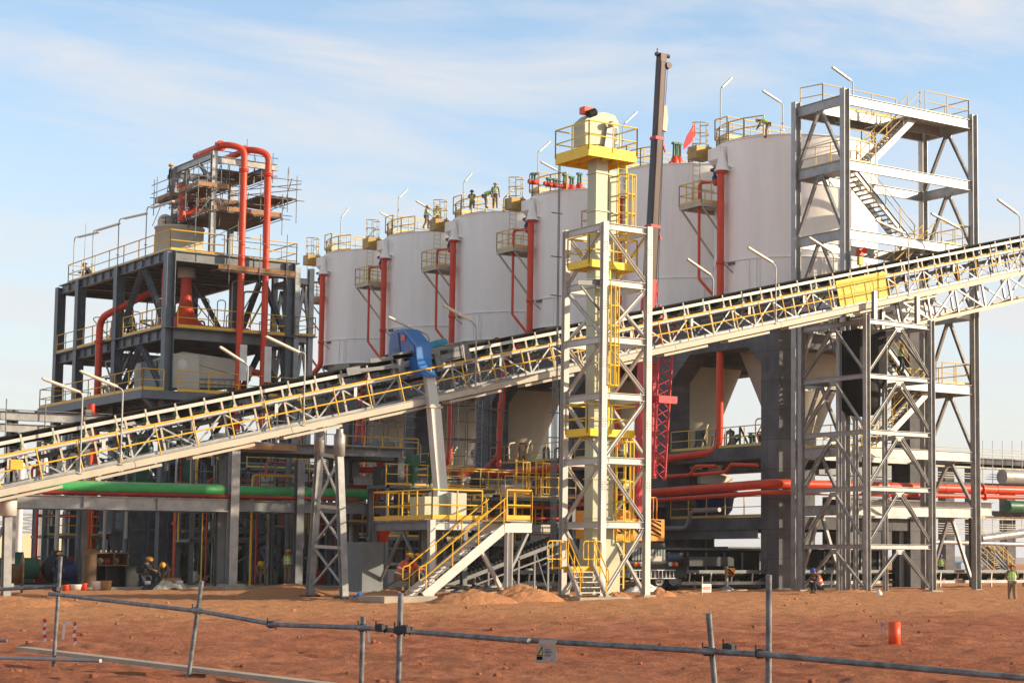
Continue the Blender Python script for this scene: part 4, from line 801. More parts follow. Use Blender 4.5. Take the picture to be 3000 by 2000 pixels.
# scaffold platforms
def plankdeck(p_near, left_len, right_len, zt_, label, board=True):
    """scaffold platform, near corner given, running left along +Y and right along +X"""
    t = thing('scaffold_platform', label, 'scaffold', p_near, 'scaffold platforms on the roof tower')
    x, y, z = p_near
    n = max(2, int(right_len/.25))
    M = MB()
    for i in range(n): M.box((x+(i+.5)*right_len/n, y+left_len/2+random.uniform(-.1, .1), z+random.uniform(-.01, .01)), (right_len/n-.02, left_len+random.uniform(0, .3), .045))
    M.build('planks', WOODD, t)
    if board:
        M = MB(); M.box2((x-.03, y-.03, z+.03), (x+right_len, y, z+.27)); M.build('toe_board', WOOD, t); M = MB(); M.box2((x-.03, y+.01, z+.03), (x, y+left_len, z+.27)); M.build('toe_board', WOOD, t)
    M = MB()
    for h in (-.07,): M.tube((x-.4, y-.06, z+h), (x+right_len+.5, y-.06, z+h), .024, n=6); M.tube((x-.06, y-.3, z+h-.05), (x-.06, y+left_len+.5, z+h-.05), .024, n=6); M.tube((x+right_len, y-.3, z+h-.05), (x+right_len, y+left_len+.4, z+h-.05), .024, n=6)
    M.build('ledger', HELMT, t)
    M = MB()
    for h in (.55, 1.05): M.tube((x-.3, y-.1, z+h), (x+right_len+.3, y-.1, z+h+.02), .024, n=6); M.tube((x-.08, y-.3, z+h), (x-.08, y+left_len+.4, z+h), .024, n=6)
    M.build('guard_tube', HELMT, t)
    for q in ((x-.08, y-.1), (x+right_len, y-.1), (x-.08, y+left_len)):
        M = MB(); M.tube((q[0], q[1], z-zt_), (q[0], q[1], z+1.35), .026, n=6); M.build('standard', HELMT, t)
    rs = random.Random(int(abs(x*97+z*31)))
    for i in range(5):
        M = MB(); hh3 = rs.uniform(-.9, 1.5); 
        if i % 2: M.tube((x-rs.uniform(.2, .6), y+rs.uniform(-.1, left_len), z+hh3), (x+right_len+rs.uniform(.2, .8), y+rs.uniform(-.1, .3), z+hh3+rs.uniform(-.1, .25)), .024, n=6)
        else: xx = x+rs.uniform(0, right_len); M.tube((xx, y+rs.uniform(-.1, left_len*.6), z-rs.uniform(.4, 1.5)), (xx+rs.uniform(-.05, .05), y, z+rs.uniform(.8, 1.9)), .025, n=6)
        M.build('loose_tube', HELMT, t)
    M = MB(); M.tube((x-.08, y-.12, z-1.6), (x+right_len*.6, y-.12, z-.1), .022, n=6); M.tube((x-.12, y+left_len, z-1.4), (x-.12, y+left_len*.3, z+.0), .022, n=6); M.build('diagonal_tube', HELMT, t)
    return t
pn = at(*T4(1020, 1050), Y=TY0-.2); plankdeck((pn.x, pn.y, pn.z), 5.8, 4.0, 1.0, 'lowest and widest scaffold deck, dark planks seen from below')
pn = at(*T4(800, 705), Y=TY0-.2); plankdeck((pn.x, pn.y, pn.z), 2.6, 1.7, 1.2, 'small scaffold deck with a pale kick board at the near corner of the roof tower')
pn = at(*T4(395, 860), Y=TY1-.6); plankdeck((pn.x, pn.y, pn.z), 2.4, 2.1, .8, 'scaffold deck sticking out at the left of the roof tower')
pn = at(*T4(1900, 880), Y=TY0+.2); plankdeck((pn.x-1.0, pn.y-.3, pn.z), 4.2, 2.1, 1.4, 'scaffold deck sticking out at the right behind the red pipes', board=False)
pn = at(*T4(1060, 470), Y=TY0+.8); plankdeck((pn.x, pn.y, pn.z), 3.2, 3.3, .4, 'top scaffold deck of rough boards under the red bends', board=False)
pn = at(*T4(640, 900), Y=TY0+2.4); plankdeck((pn.x, pn.y, pn.z), 2.2, 3.0, .6, 'middle scaffold deck inside the roof tower', board=True)
M = MB()
for px, y0_, y1_ in ((1355, 370, 1500), (1715, 400, 1560), (1030, 80, 205), (1488, 40, 260), (790, 200, 260), (1105, 400, 1000), (745, 800, 1420), (600, 480, 1160), (190, 580, 960)):
    a = at(*T4(px, y1_), Y=TY0+.35); b = at(*T4(px, y0_), Y=TY0+.35); M = MB(); M.tube(a, (a.x, a.y, b.z), .026, n=6); o = M.build('scaffold_tube', HELMT); tag(o, {1355: 'long upright scaffold tube left of the first red riser', 1715: 'long upright scaffold tube between the two red risers', 1030: 'scaffold tube standing above the near corner of the roof tower', 1488: 'thin tube standing behind the first red bend', 790: 'short tube standing behind the roof tower top beam', 1105: 'upright tube right of the near column of the roof tower', 745: 'upright tube before the white roof tank', 600: 'upright tube beside the red vertical pipe in the roof tower', 190: 'leftmost upright tube of the roof scaffold'}[px], 'scaffold tube', 'loose scaffold tubes')
# board held under the roof edge in front of the risers
pa, pb = at(*R1(1590, 1175), Y=BY0-1.1), at(*R1(2245, 1240), Y=BY0-1.1)
t = thing('hanging_scaffold', 'scaffold hung under the roof edge with a bright plank across the red risers', 'scaffold', pa)
M = MB(); M.slab([pa+Vector((0, 0, .13)), pa-Vector((0, 0, .13)), pb-Vector((0, 0, .13)), pb+Vector((0, 0, .13))], (0, .04, 0)); M.build('toe_board', WOOD, t)
M = MB(); M.box2((pa.x, pa.y+.05, pa.z-.18), (pb.x, pa.y+1.1, pa.z-.13)); M.build('planks', WOODD, t)
M = MB()
for px in (1680, 1945, 2175): q = at(*R1(px, 1190), Y=BY0-1.15); M.tube(q+Vector((0, 0, -1.0)), q+Vector((0, 0, 1.9)), .026, n=6)
M.build('standards', HELMT, t); M = MB()
for h in (.7, 1.5, -.25): M.tube(pa+Vector((.1, -.08, h)), pb+Vector((.1, -.08, h)), .024, n=6)
M.build('guard_tubes', HELMT, t)
# the pair of red risers with long-radius bends
for px, top, lab in ((T4(1452, 200), 175, 'left one of the two red risers on the front of the process building'), (T4(1800, 270), 250, 'right one of the two red risers on the front of the process building')):
    q = at(px[0], px[1], Y=BY0-.75); zt_ = q.z+.12; x = q.x; r = .185; M = MB()
    M.pipe([(x, BY0-.75, 8.5), (x, BY0-.75, zt_), (x-.9, BY0-.2, zt_+.2), (x-1.0, BY0+3.8, zt_+.15)], r, 18, bend=.95, seg=9)
    for z in (zt_-1.25, 8.9): M.lathe((x, BY0-.75, 0), [(r, z-.09), (r+.09, z-.09), (r+.09, z-.01), (r, z-.01)], 18); M.lathe((x, BY0-.75, 0), [(r, z+.01), (r+.09, z+.01), (r+.09, z+.09), (r, z+.09)], 18)
    c = Vector((x-.93, BY0+.35, zt_+.2)); M.lathe(c, [(r, -.06), (r+.12, -.06), (r+.12, .06), (r, .06)], 18, axis='y')
    o = M.build('red_riser', RED); tag(o, lab, 'pipe', 'red risers of the process building')
    M = MB(); M.box2((x-.05, BY0-1.05, 11.3), (x+.35, BY0-.98+.0, 13.3)); o = M.build('cable_cover', PLASTIC); tag(o, 'long white panel clipped to the ' + lab.split(' one')[0] + ' red riser', 'panel', 'white panels on the red risers')
def pipe_thing(path, r, label, m=RED, name='red_pipe', bend=None, fl=(), n=16, group=None):
    M = MB(); M.pipe(path, r, n, bend=bend); P = [Vector(p) for p in path]
    for i, f in fl:
        a, b = P[i], P[i+1]; c = a.lerp(b, f); u = (b-a).normalized(); M.tube(c-u*.07, c+u*.07, r+.09, n=n)
    for a, b in zip(P[:-1], P[1:]):
        L_ = (b-a).length; n_w = int(L_/4.3); u = (b-a).normalized()
        for i in range(1, n_w+1): c = a.lerp(b, i/(n_w+1)); M.tube(c-u*.025, c+u*.025, r*1.05+.006, n=n)
    o = M.build(name, m); tag(o, label, 'pipe', group); return o
X_ = BX0+.9
a = at(*R1(1000, 1270), X=X_); b = at(*R2(690, 205), X=X_-.0); c = at(*R2(560, 330), X=X_-.9)
yb_ = at(*R2(560, 600), X=BX0-.5).y; 
pipe_thing([(X_+.8, at(*R2(1000, 100), X=X_+.8).y, 16.9), (BX0-.3, yb_-1.6, 15.7), (BX0-.5, yb_, 15.4), (BX0-.5, yb_, .2)], .2, 'long red drop pipe bending down through the left bay of the process building', bend=1.6, fl=((2, .09),))
M = MB(); q = at(*R2(1310, 130), Y=BY0+3.0); M.lathe((q.x, q.y, 0), [(.30, 17.8), (.31, 16.2), (.40, 15.6), (.62, 15.05), (1.05, 14.62), (1.1, 14.35), (.5, 14.2)], 28); M.lathe((q.x-.95, q.y+.6, 0), [(.24, 17.8), (.24, 15.2), (.35, 14.6), (.6, 14.3)], 24)
M.pipe([(q.x-.6, q.y-.6, 14.42), (q.x+3.4, q.y-.9, 14.42)], .2, 14); M.tube((q.x+3.0, q.y-.9, 14.42), (q.x+3.12, q.y-.9, 14.42), .3, n=14); o = M.build('trumpet_pipe', RED); tag(o, 'flaring red trumpet shaped pipe over the middle deck of the process building', 'pipe')
M = MB(); M.lathe((q.x, q.y, 0), [(.5, 17.3), (.5, 17.9), (.44, 17.9)], 24); o = M.build('pipe_collar', CREAM); tag(o, 'cream collar ring at the ceiling over the flaring red pipe', 'collar')
q = at(*T4(560, 1000), Y=TY0+3.4)
pipe_thing([(q.x, q.y, at(*T4(550, 1215), Y=q.y).z), (q.x, q.y, at(*T4(565, 700), Y=q.y).z)], .22, 'short red vertical pipe inside the roof tower scaffold', fl=((0, .97),))
pipe_thing([at(*T4(620, 1120), Y=q.y), at(*T4(760, 1040), Y=q.y-.2), at(*T4(900, 800), Y=q.y-.4)], .18, 'slanting red pipe stub in the roof tower scaffold', bend=.5)
# white tank on the roof
q0, q1 = at(457, 700, Y=104.6), at(612, 700, Y=104.6); rr = (q1-q0).length/2*.86; c = (q0+q1)/2
t = thing('roof_tank', 'round cream tank standing on the process building roof behind the yellow rail', 'tank', (c.x, c.y+.5, 18.35))
M = MB(); M.lathe((c.x, c.y+.5, 0), [(rr, 18.35), (rr, 20.35), (rr+.05, 20.36), (rr+.05, 20.44), (rr-.05, 20.45), (.1, 20.7)], 40); M.build('tank_body', CREAM, t)
M = MB(); q = at(*T4(315, 1290), Y=c.y+.5); M.lathe((q.x, q.y, 0), [(.42, 20.4), (.42, 20.75), (.38, 20.95), (.25, 21.1), (.03, 21.18)], 20); M.build('vent_dome', CREAM, t)
rail_mb([(c.x+rr*.9*math.cos(a), c.y+.5+rr*.9*math.sin(a), 20.45) for a in [k*math.pi/6+2.6 for k in range(7)]], .45, .02, 1.2, mid=.2, toe=0).build('rail', GRIM, t)
# screening machine on the lower deck, with smaller boxes
t = thing('screening_machine', 'large cream vibrating screen box on the lower deck of the process building', 'machine', (42, 102.5, 10.5))
zz = 10.5
def yp(x, y, Y=BY0+.9): return at(*R2(x, y), Y=Y)
M = MB(); M.slab([yp(1195, 700), yp(1285, 675), yp(1700, 740), yp(1800, 800), yp(1740, 880), yp(1250, 740), yp(1195, 760)], (0, 2.6, 0)); M.slab([yp(1200, 770), yp(1260, 745), yp(1735, 885), yp(1735, 985), yp(1185, 985)], (0, 2.2, 0)); M.build('screen_box', CREAM, t)
M = MB()
for h in (800, 850, 905, 950): a, b = yp(1215, h, BY0+.85), yp(1240+(h-770)*1.6 if h < 880 else 1730, h+12, BY0+.85); M.bar(a, b, .04, .05)
for k in range(9): a = yp(1260+k*55, 930, BY0+.8); M.bar(a, a+Vector((0, 0, -.6)), .03)
M.build('ribs', GRIM, t)
M = MB(); M.ball(yp(1265, 800, BY0+.5), .42, 6, (1, .5, 1.1)); M.build('wrapped_motor', PLASTIC, t)
M = MB(); c = yp(1830, 860, BY0+1.2); M.tube(c, c+Vector((.25, -.1, -.03)), .42, n=18); M.build('outlet_flange', CREAM, t)
pipe_thing([c+Vector((.2, 0, .1)), c+Vector((.9, -.1, .0)), c+Vector((1.6, 0, -.8)), c+Vector((2.6, .1, -1.5))], .2, 'curved red pipe leaving the cream screening machine', bend=.8, fl=((0, .1),))
t = thing('screen_feed_box', 'stepped cream feed box behind the yellow rail on the lower deck', 'machine', (40, 104, 10.5))
Xf = BX0+.5
def xp(x, y, X=Xf): return at(*R2(x, y), X=X)
M = MB(); M.slab([xp(860, 790), xp(945, 760), xp(1100, 745), xp(1100, 985), xp(860, 985)], (2.4, 0, 0)); M.slab([xp(1020, 745), xp(1100, 720), xp(1195, 690), xp(1195, 985), xp(1105, 985)], (1.5, 0, 0)); M.build('box_body', CREAM, t)
M = MB(); M.slab([xp(920, 760, Xf-.1), xp(1050, 755, Xf-.1), xp(1050, 975, Xf-.1), xp(920, 975, Xf-.1)], (.08, 0, 0)); M.build('dark_hatch', GREYM, t)
# scaffold boards and lamp rails
for k, (x_, wd_) in enumerate(((335, 'far left'), (508, 'second from the left'), (728, 'third from the left'), (965, 'next to the white tank'))):
    foot = at(*R1((340, 505, 727, 967)[k], (1330, 1230, 1110, 1020)[k]), X=BX0); topz = at(*R1((345, 515, 740, 975)[k], (930, 870, 770, 660)[k]), X=BX0).z
    ha = at(*R1(*((375, 925), (535, 868), (770, 765), (1015, 672))[k]), X=BX0-.1); hb = at(*R1(*((560, 880), (735, 808), (970, 720), (1200, 615))[k]), X=BX0-.1)
    lamp_post((BX0-.05, foot.y, 18.2), (BX0-.05, foot.y, topz), ha, hb, f'bent lamp post on the roof edge of the process building, {wd_}', 'roof lamps of the process building')
q = at(*R1(430, 1150), X=BX0+.5); M = MB(); M.tube((q.x, q.y, 18.3), at(*R1(448, 805), X=BX0+.5), .035, .02, n=6); o = M.build('lightning_rod', GALV); tag(o, 'thin upright rod between the first and second roof lamps', 'rod')
# machinery on the ground inside the building
def machine(x, y, w_, d_, h_, m1, m2, label, z=0.0, name='pump_set'):
    t = thing(name, label, 'machine', (x, y, z))
    M = MB(); M.box2((x-w_/2, y-d_/2, z), (x+w_/2, y+d_/2, z+.25)); M.build('skid', DARKM, t)
    M = MB(); M.tube((x-w_*.42, y, z+h_*.5), (x+w_*.05, y, z+h_*.5), h_*.3, n=18); M.box2((x-w_*.36, y-.2, z+.25), (x-.02, y+.2, z+h_*.35)); M.box2((x-w_*.3, y-.18, z+h_*.75), (x-w_*.12, y+.18, z+h_*.95)); M.build('motor', m1, t)
    M = MB(); M.lathe((x+w_*.28, y, z+h_*.5), [(.02, -.3), (h_*.38, -.26), (h_*.42, 0), (h_*.38, .26), (.02, .3)], 20, axis='y'); M.tube((x+w_*.28, y, z+h_*.5), (x+w_*.28, y, z+h_), h_*.14, n=12); M.tube((x+w_*.02, y, z+h_*.5), (x+w_*.2, y, z+h_*.5), .1, n=10); M.build('pump_casing', m2, t)
    return t
machine(at(95, 1650, Y=101).x, 101, 4.4, 1.6, 1.9, GREENM, DARKM, 'big green slurry pump motor behind the cable reel')
machine(at(150, 1680, Y=103).x, 103, 2.2, 1.2, 1.3, REDBR, BLUED, 'orange and blue pump right of the big green motor')
machine(at(225, 1680, Y=100).x, 100, 2.6, 1.2, 1.5, BLUED, REDF, 'dark blue pump with a red casing under the process building')
machine(at(330, 1690, Y=107).x, 107, 3, 1.6, 2.0, GREENM, BLUED, 'dim green pump beyond the tool cabinet')
machine(at(600, 1690, Y=104).x, 104, 3, 1.6, 2.2, GREENM, DARKM, 'dark green pump between the rack columns')
machine(at(790, 1690, Y=104).x, 104, 3, 1.8, 2.6, BLUED, DARKM, 'large dark blue pump beside the worker in the lime vest')
machine(at(940, 1680, Y=100).x, 100, 3.2, 2.0, 3.4, BLUED, REDF, 'tall dark blue pump behind the conveyor legs')
machine(at(1075, 1680, Y=96).x, 96, 3.2, 2.2, 3.0, BLUED, GREYM, 'blue pump wrapped in film behind the grey cabinet')
# cream hopper in the lower bay
c = at(430, 1500, Y=BY0+4.5); t = thing('ribbed_hopper', 'ribbed grey hopper with a frame hanging in the lower bay of the process building', 'hopper', (c.x, c.y, .8))
M = MB(); M.slab([(c.x-1.9, c.y-1.5, 5.8), (c.x+2.0, c.y-1.5, 5.8), (c.x+2.0, c.y-1.5, 3.0), (c.x+.8, c.y-1.5, .9), (c.x-.8, c.y-1.5, .9), (c.x-1.9, c.y-1.5, 3.0)], (0, 3, 0)); M.build('hopper_shell', DSTEEL, t)
M = MB()
for z in (1.8, 3.0, 4.2, 5.4): M.box2((c.x-2.0, c.y-1.62, z), (c.x+2.1, c.y-1.505, z+.14))
for x in (-1.6, -.6, .5, 1.6): M.box2((c.x+x, c.y-1.72, 1.6), (c.x+x+.12, c.y-1.625, 5.8))
M.build('ribs', GRIM, t)
for px, lab in ((517, 'red standpipe in front of the dim hopper'), (262-10, 'thick red standpipe behind the tool cabinet')):
    q = at(px, 1600, Y=98.6); pipe_thing([(q.x, q.y, 0), (q.x, q.y, 9.8 if px > 600 else 5.6 if px > 500 else 9.5)], .2, lab, fl=((0, .6),))
for k, (px, py, wd) in enumerate(((410, 1230, 'left'), (552, 1290, 'middle'), (655, 1300, 'right'))):
    q = at(px, 1420, Y=BY0+2); M = MB(); t = thing('green_actuator', f'green upright valve drive above the green pipe, {wd} one', 'valve', (q.x, q.y, 4.9)); M.box2((q.x-.35, q.y-.3, 5.6), (q.x+.35, q.y+.3, 8.2)); M.build('drive_body', GREENM, t); M = MB(); M.box2((q.x-.5, q.y-.4, 5.2), (q.x+.5, q.y+.4, 5.58)); M.tube((q.x, q.y, 4.9), (q.x, q.y, 5.2), .3); M.build('flange', DARKM, t)
# ------------------------------------------------------------------ pipe rack with green pipes, in front of the process building
YR = 88.0
def rp(p, Y=YR): return at(*p, Y=Y)
t = thing('pipe_rack', 'grey steel pipe rack on tall columns carrying the green pipes', 'pipe rack', rp(D6(1085, 1225)))
for p_top, p_bot, w_ in ((R3(1795, 395), D6(1085, 1225), .42), (D5(100, 200), D5(95, 1400), .42)):
    b = rp(p_bot); tp = rp(p_top); M = MB(); M.hsec((b.x, YR, b.z), (b.x, YR, tp.z), w_, w_*1.05, .03); M.build('column', GALV, t)
    M = MB(); M.box((b.x, YR, b.z-.1), (1.0, 1.0, .3)); M.build('footing', CONCP, t)
for px, tz in ((640, 9.6), (870, 8.6), (1030, 8.2), (1163, 8.2)):
    b = at(px, 1700, Y=YR+ (3.5 if px in (640, 1030) else 0)); M = MB(); M.hsec((b.x, b.y, 0), (b.x, b.y, at(px, 1345 if px < 900 else 1340, Y=b.y).z), .38, .42, .03); M.build('column', GRIM, t)
zb0, zb1 = rp(R3(800, 793)).z, rp(R3(800, 893)).z; xa, xb = rp(D5(190, 230)).x, rp(D6(1040, 330)).x; h_ = zb0-zb1
M = MB(); M.hsec((xa, YR, (zb0+zb1)/2), (xb, YR, (zb0+zb1)/2), .3, h_, .03)
for px in (655, 1220): q = rp(R3(px, 850)); M.box((q.x, YR, (zb0+zb1)/2), (.26, .24, h_-.08))
M.build('rack_beam', GALV, t)
M = MB(); M.hsec((xb+.5, YR, (zb0+zb1)/2), (at(1150, 1500, Y=YR).x, YR, (zb0+zb1)/2), .3, h_*.9, .03); M.build('rack_beam', GRIM, t)
M = MB(); M.hsec((xa-6, YR+3.5, (zb0+zb1)/2), (at(1150, 1500, Y=YR).x, YR+3.5, (zb0+zb1)/2), .3, h_*.9, .03); M.build('rack_beam', DSTEEL, t)
zd = rp(R4(500, 415)).z
M = MB(); M.hsec((at(700, 1400, Y=YR).x, YR, zd), (at(1178, 1320, Y=YR).x, YR, zd), .3, .42, .03); M.build('deck_beam', GRIM, t)
M = MB(); M.hsec((at(700, 1400, Y=YR).x, YR+3.5, zd), (at(1178, 1320, Y=YR).x, YR+3.5, zd), .3, .42, .03); M.build('deck_beam', DSTEEL, t)
x0_, x1_ = at(700, 1400, Y=YR).x, at(1178, 1320, Y=YR).x
M = MB(); M.box2((x0_, YR-.3, zd+.22), (x1_, YR+4, zd+.28)); M.build('deck', DSTEEL, t)
M = MB(); M.box2((x0_-.5, YR-.45, zd-.1), (at(858, 1300, Y=YR).x, YR-.4, zd+.2)); M.build('edge_plank', WOOD, t)
M = MB()
for k in range(7): x = x0_+(x1_-x0_)*k/6; M.tube((x, YR-.3, zd), (x, YR-.3, zd+2.1), .028, n=6)
for h in (.8, 1.35, 1.9): M.tube((x0_-.4, YR-.32, zd+h), (x1_+.6, YR-.32, zd+h+.03), .026, n=6)
M.build('scaffold_rail', HELMT, t)
# green pipes on the rack
g1a, g1b = rp(R3(235, 742), YR+.3), rp(R3(1690, 795), YR+.3); rg = .29; zg = zb0+rg+.14
def round_pipe(xa_, xb_, y, z, r, label, m, group, name='green_pipe'):
    M = MB(); M.lathe((xa_, y, z), [(.01, -.22), (r*.5, -.2), (r*.85, -.12), (r, 0), (r, xb_-xa_), (r*.9, xb_-xa_+.1), (r*.5, xb_-xa_+.17), (.01, xb_-xa_+.18)], 28, axis='x'); o = M.build(name, m); tag(o, label, 'pipe', group)
round_pipe(g1a.x, g1b.x, YR+.25, zg, rg, 'long thick green rubber pipe on the steel rack beam at the left', GREENP, 'green rubber pipes')
g2a, g2b = rp(R3(1740, 790), YR+1.2), rp(R4(690, 752), YR+.6); round_pipe(g2a.x+.3, g2b.x, YR+.9, zg+.02, rg*.93, 'second green pipe with a rounded end reaching to the yellow railed platform', GREENP, 'green rubber pipes')
for Y_, lab in ((YR+.1, 'dark red pipe lying under the green pipe on the rack'),): pipe_thing([(xa-1.5, YR+.05, zb0+.14), (at(1050, 1500, Y=YR).x, YR+.05, zb0+.14)], .1, lab, m=REDD)
# pale horizontal beams at far left behind the conveyor
t = thing('left_walkway_frame', 'horizontal grey beams and scaffold tubes behind the conveyor at the left edge', 'frame', at(40, 1500, Y=93))
for (p, q, hh) in ((A1(0, 85), A1(2349, 215), .42), (A1(0, 300), A1(1100, 350), .4), (A1(0, 330+180), A1(1100, 390+150), .1)):
    a = at(*p, Y=93); b = at(*q, Y=93); M = MB(); M.hsec((a.x-3, 93, (a.z+b.z)/2), (b.x, 93, (a.z+b.z)/2), .25, hh, .02); M.build('beam', GALV, t)
for px in (200, 260, 1515): b = at(*A1(px, 100), Y=93.2); M = MB(); M.hsec((b.x, 93.3, 0), (b.x, 93.3, b.z+.3), .3, .3, .02); M.build('post', GRIM, t)
M = MB()
for px in (105, 780, 1430): b = at(*A1(px, 60), Y=92.8); M.tube((b.x, 92.8, b.z-2.5), (b.x, 92.8, b.z+.7), .03, n=6)
for (p, q) in ((A1(0, -10), A1(2349, 100)), (A1(0, 165), A1(1700, 250))): a = at(*p, Y=92.75); b = at(*q, Y=92.75); M.tube(a, b, .026, n=6)
M.build('scaffold_rail', HELMT, t)
# A frame legs under the conveyor
t = thing('conveyor_leg_frame', 'pair of splayed grey legs with cross braces and cylinder feet under the conveyor', 'support', at(970, 1700, Y=68))
c1 = at(*R4(330, 300), Y=69.2); c2 = at(*R4(470, 320), Y=67.4)
b1 = at(*R4(262, 1405), Y=69.6); b2 = at(*R4(503, 1412), Y=67.2)
for c_, b_ in ((c1, b1), (c2, b2)):
    M = MB(); M.hsec((b_.x, b_.y, 0), (c_.x, c_.y, c_.z-.7), .26, .28, .02, up=(0, 1, 0)); M.build('leg', GALV, t)
    M = MB(); M.lathe((c_.x, c_.y, 0), [(.02, c_.z-.7), (.22, c_.z-.7), (.22, c_.z+.1), (.14, c_.z+.2), (.14, c_.z+.35)], 20); M.build('cylinder', GALV, t)
    M = MB(); M.box((b_.x, b_.y, 0), (.6, .6, .12)); M.build('foot_plate', DARKM, t)
def lerp_leg(c_, b_, f): return Vector((b_.x+(c_.x-b_.x)*f, b_.y+(c_.y-b_.y)*f, (c_.z-.7)*f))
for f0, f1 in ((.06, .34), (.36, .62), (.64, .98)):
    M = MB(); a, b = lerp_leg(c1, b1, f0), lerp_leg(c2, b2, f1); M.bar(a, b, .075, .075); M.build('brace', GALV, t); M = MB(); a, b = lerp_leg(c2, b2, f0), lerp_leg(c1, b1, f1); M.bar(a+Vector((0, -.12, 0)), b+Vector((0, -.12, 0)), .075, .075); M.build('brace', GALV, t)
for f in (.35, .63, .99): M = MB(); M.bar(lerp_leg(c1, b1, f), lerp_leg(c2, b2, f), .12, .12); M.build('tie', TAN, t)
# leg at far left
t = thing('conveyor_leg_frame', 'grey conveyor leg with a cylinder bearing at the very left edge', 'support', at(20, 1700, Y=68.5))
b = at(*D5(80, 1400), Y=68.0); c = at(*D5(95, 480), Y=68.0); M = MB(); M.hsec((b.x, 68, 0), (c.x, 68, c.z), .26, .28, .02); M.build('leg', GALV, t)
M = MB(); M.lathe((c.x, 68, 0), [(.02, c.z), (.3, c.z), (.3, c.z+.75), (.02, c.z+.75)], 20); M.build('cylinder', PALE, t); M = MB(); M.bar((c.x-1.2, 68.1, 0), (c.x-.1, 68.1, c.z-.4), .12); M.build('brace', GALV, t)

# ------------------------------------------------------------------ red header pipes
XA = 60.7
pipe_thing([at(*R4(440, 665), Y=91), at(*R4(1130, 690), Y=91), at(*R4(1900, 740), Y=91)], .23, 'thick red header behind the yellow railed platform', fl=((0, .25), (0, .42), (0, .83)))
pipe_thing([(XA, 96, 4.95), (XA, 74.6, 5.35), (85, 74.6, 5.5)], .24, 'thicker of the two parallel red header pipes running to the right edge', bend=.8, fl=((0, .35), (1, .32), (1, .62), (1, .45)))
pipe_thing([(XA-.15, 96, 4.5), (XA-.15, 74.3, 4.92), (85, 74.3, 5.1)], .12, 'thinner parallel red pipe just below the thick header', bend=.7, fl=((1, .32), (1, .62)))
pipe_thing([at(*B3(440, 1480), Y=94), at(*B3(560, 1500), Y=93), at(*B3(1190, 1520), Y=88), at(*B3(1930, 1425), Y=80)], .2, 'red pipe climbing gently to the right behind the elevator tower', bend=2)
pipe_thing([at(*R4(560, 540), Y=92), at(*R4(790, 548), Y=92), at(*R4(1000, 565), Y=92)], .17, 'upper red pipe left of the white chute')
pipe_thing([at(*R4(740, 455), Y=92.3), at(*R4(765, 530), Y=92.3)], .2, 'short slanting red pipe stub left of the green valve drive')
pipe_thing([at(*R4(1320, 610), Y=88.5), at(*R4(1345, 560), Y=88.6), at(*R4(1420, 545), Y=88.5)], .19, 'small red elbow in front of the red climbing pipe', bend=.5)
for px, lab in ((1463, 'thin red pipe on the concrete pillar left of the elevator tower'), (1065, 'red down pipe behind the platform, left')):
    q = at(px, 1300, X=61.7); pipe_thing([(q.x, q.y, at(px, 1180, X=61.7).z), (q.x, q.y, 5.8)], .15, lab)
p = [C1(165, 1395), C1(385, 1380), C1(435, 1300), C1(620, 1300)]; pipe_thing([at(*q, X=61.5) for q in p], .1, 'thin red cranked pipe under the concrete deck, left bend', bend=.3)
p = [C1(415, 1378), C1(710, 1355), C1(760, 1285), C1(1000, 1292)]; pipe_thing([at(*q, X=61.45) for q in p], .1, 'thin red cranked pipe under the concrete deck, right bend', bend=.3)
p = [S3(1170, 725), S3(1360, 725), S3(1390, 580), S3(1640, 565)]; pipe_thing([at(*q, X=61.6) for q in p], .12, 'grey cranked pipe on the concrete deck edge', m=GALV, name='grey_pipe', bend=.5)
# curved red branch behind the conveyor
p = [A5(1230, 570), A5(1330, 480), A5(1480, 462), A5(1650, 500)]; pipe_thing([at(*q, X=62.0) for q in p], .17, 'arched red pipe just above the conveyor belt right of the magnet', bend=1.0, fl=((1, .7),))
# pale trough along the decks
a = at(*R4(580, 620), Y=90); b = at(*R4(1900, 640), Y=90); t = thing('cable_trough', 'long pale open cable trough above the red header', 'trough', a)
M = MB(); M.csec(a, (b.x, 90, a.z+.12), .3, .45, .02, side=-1); M.build('trough', PALE, t); M = MB()
for k in range(30): x = a.x+(b.x-a.x)*k/30; M.box((x, 89.84, a.z+.03), (.06, .04, .4))
M.build('trough_ribs', GALV, t)
# green valve drive by the chute
for (px0, py0, px1, py1, lab) in ((960, 440, 1015, 590, 'green box shaped valve drive just left of the white chute'), (1100, 450, 1115, 600, 'slim green valve drive right beside the white chute')):
    a = at(*R4(px0, py0), Y=86); b = at(*R4(px1, py1), Y=86); t = thing('valve_drive', lab, 'valve', (a.x, 86, b.z))
    M = MB(); M.box2((a.x, 85.7, b.z+(a.z-b.z)*.5), (b.x, 86.3, a.z)); M.build('drive_box', GREENM, t); M = MB(); M.box2((a.x+.1, 85.75, b.z-.3), (b.x-.1, 86.2, b.z+(a.z-b.z)*.49)); M.tube(((a.x+b.x)/2, 86, b.z-1), ((a.x+b.x)/2, 86, b.z-.3), .12); M.build('valve_neck', GREENM, t)
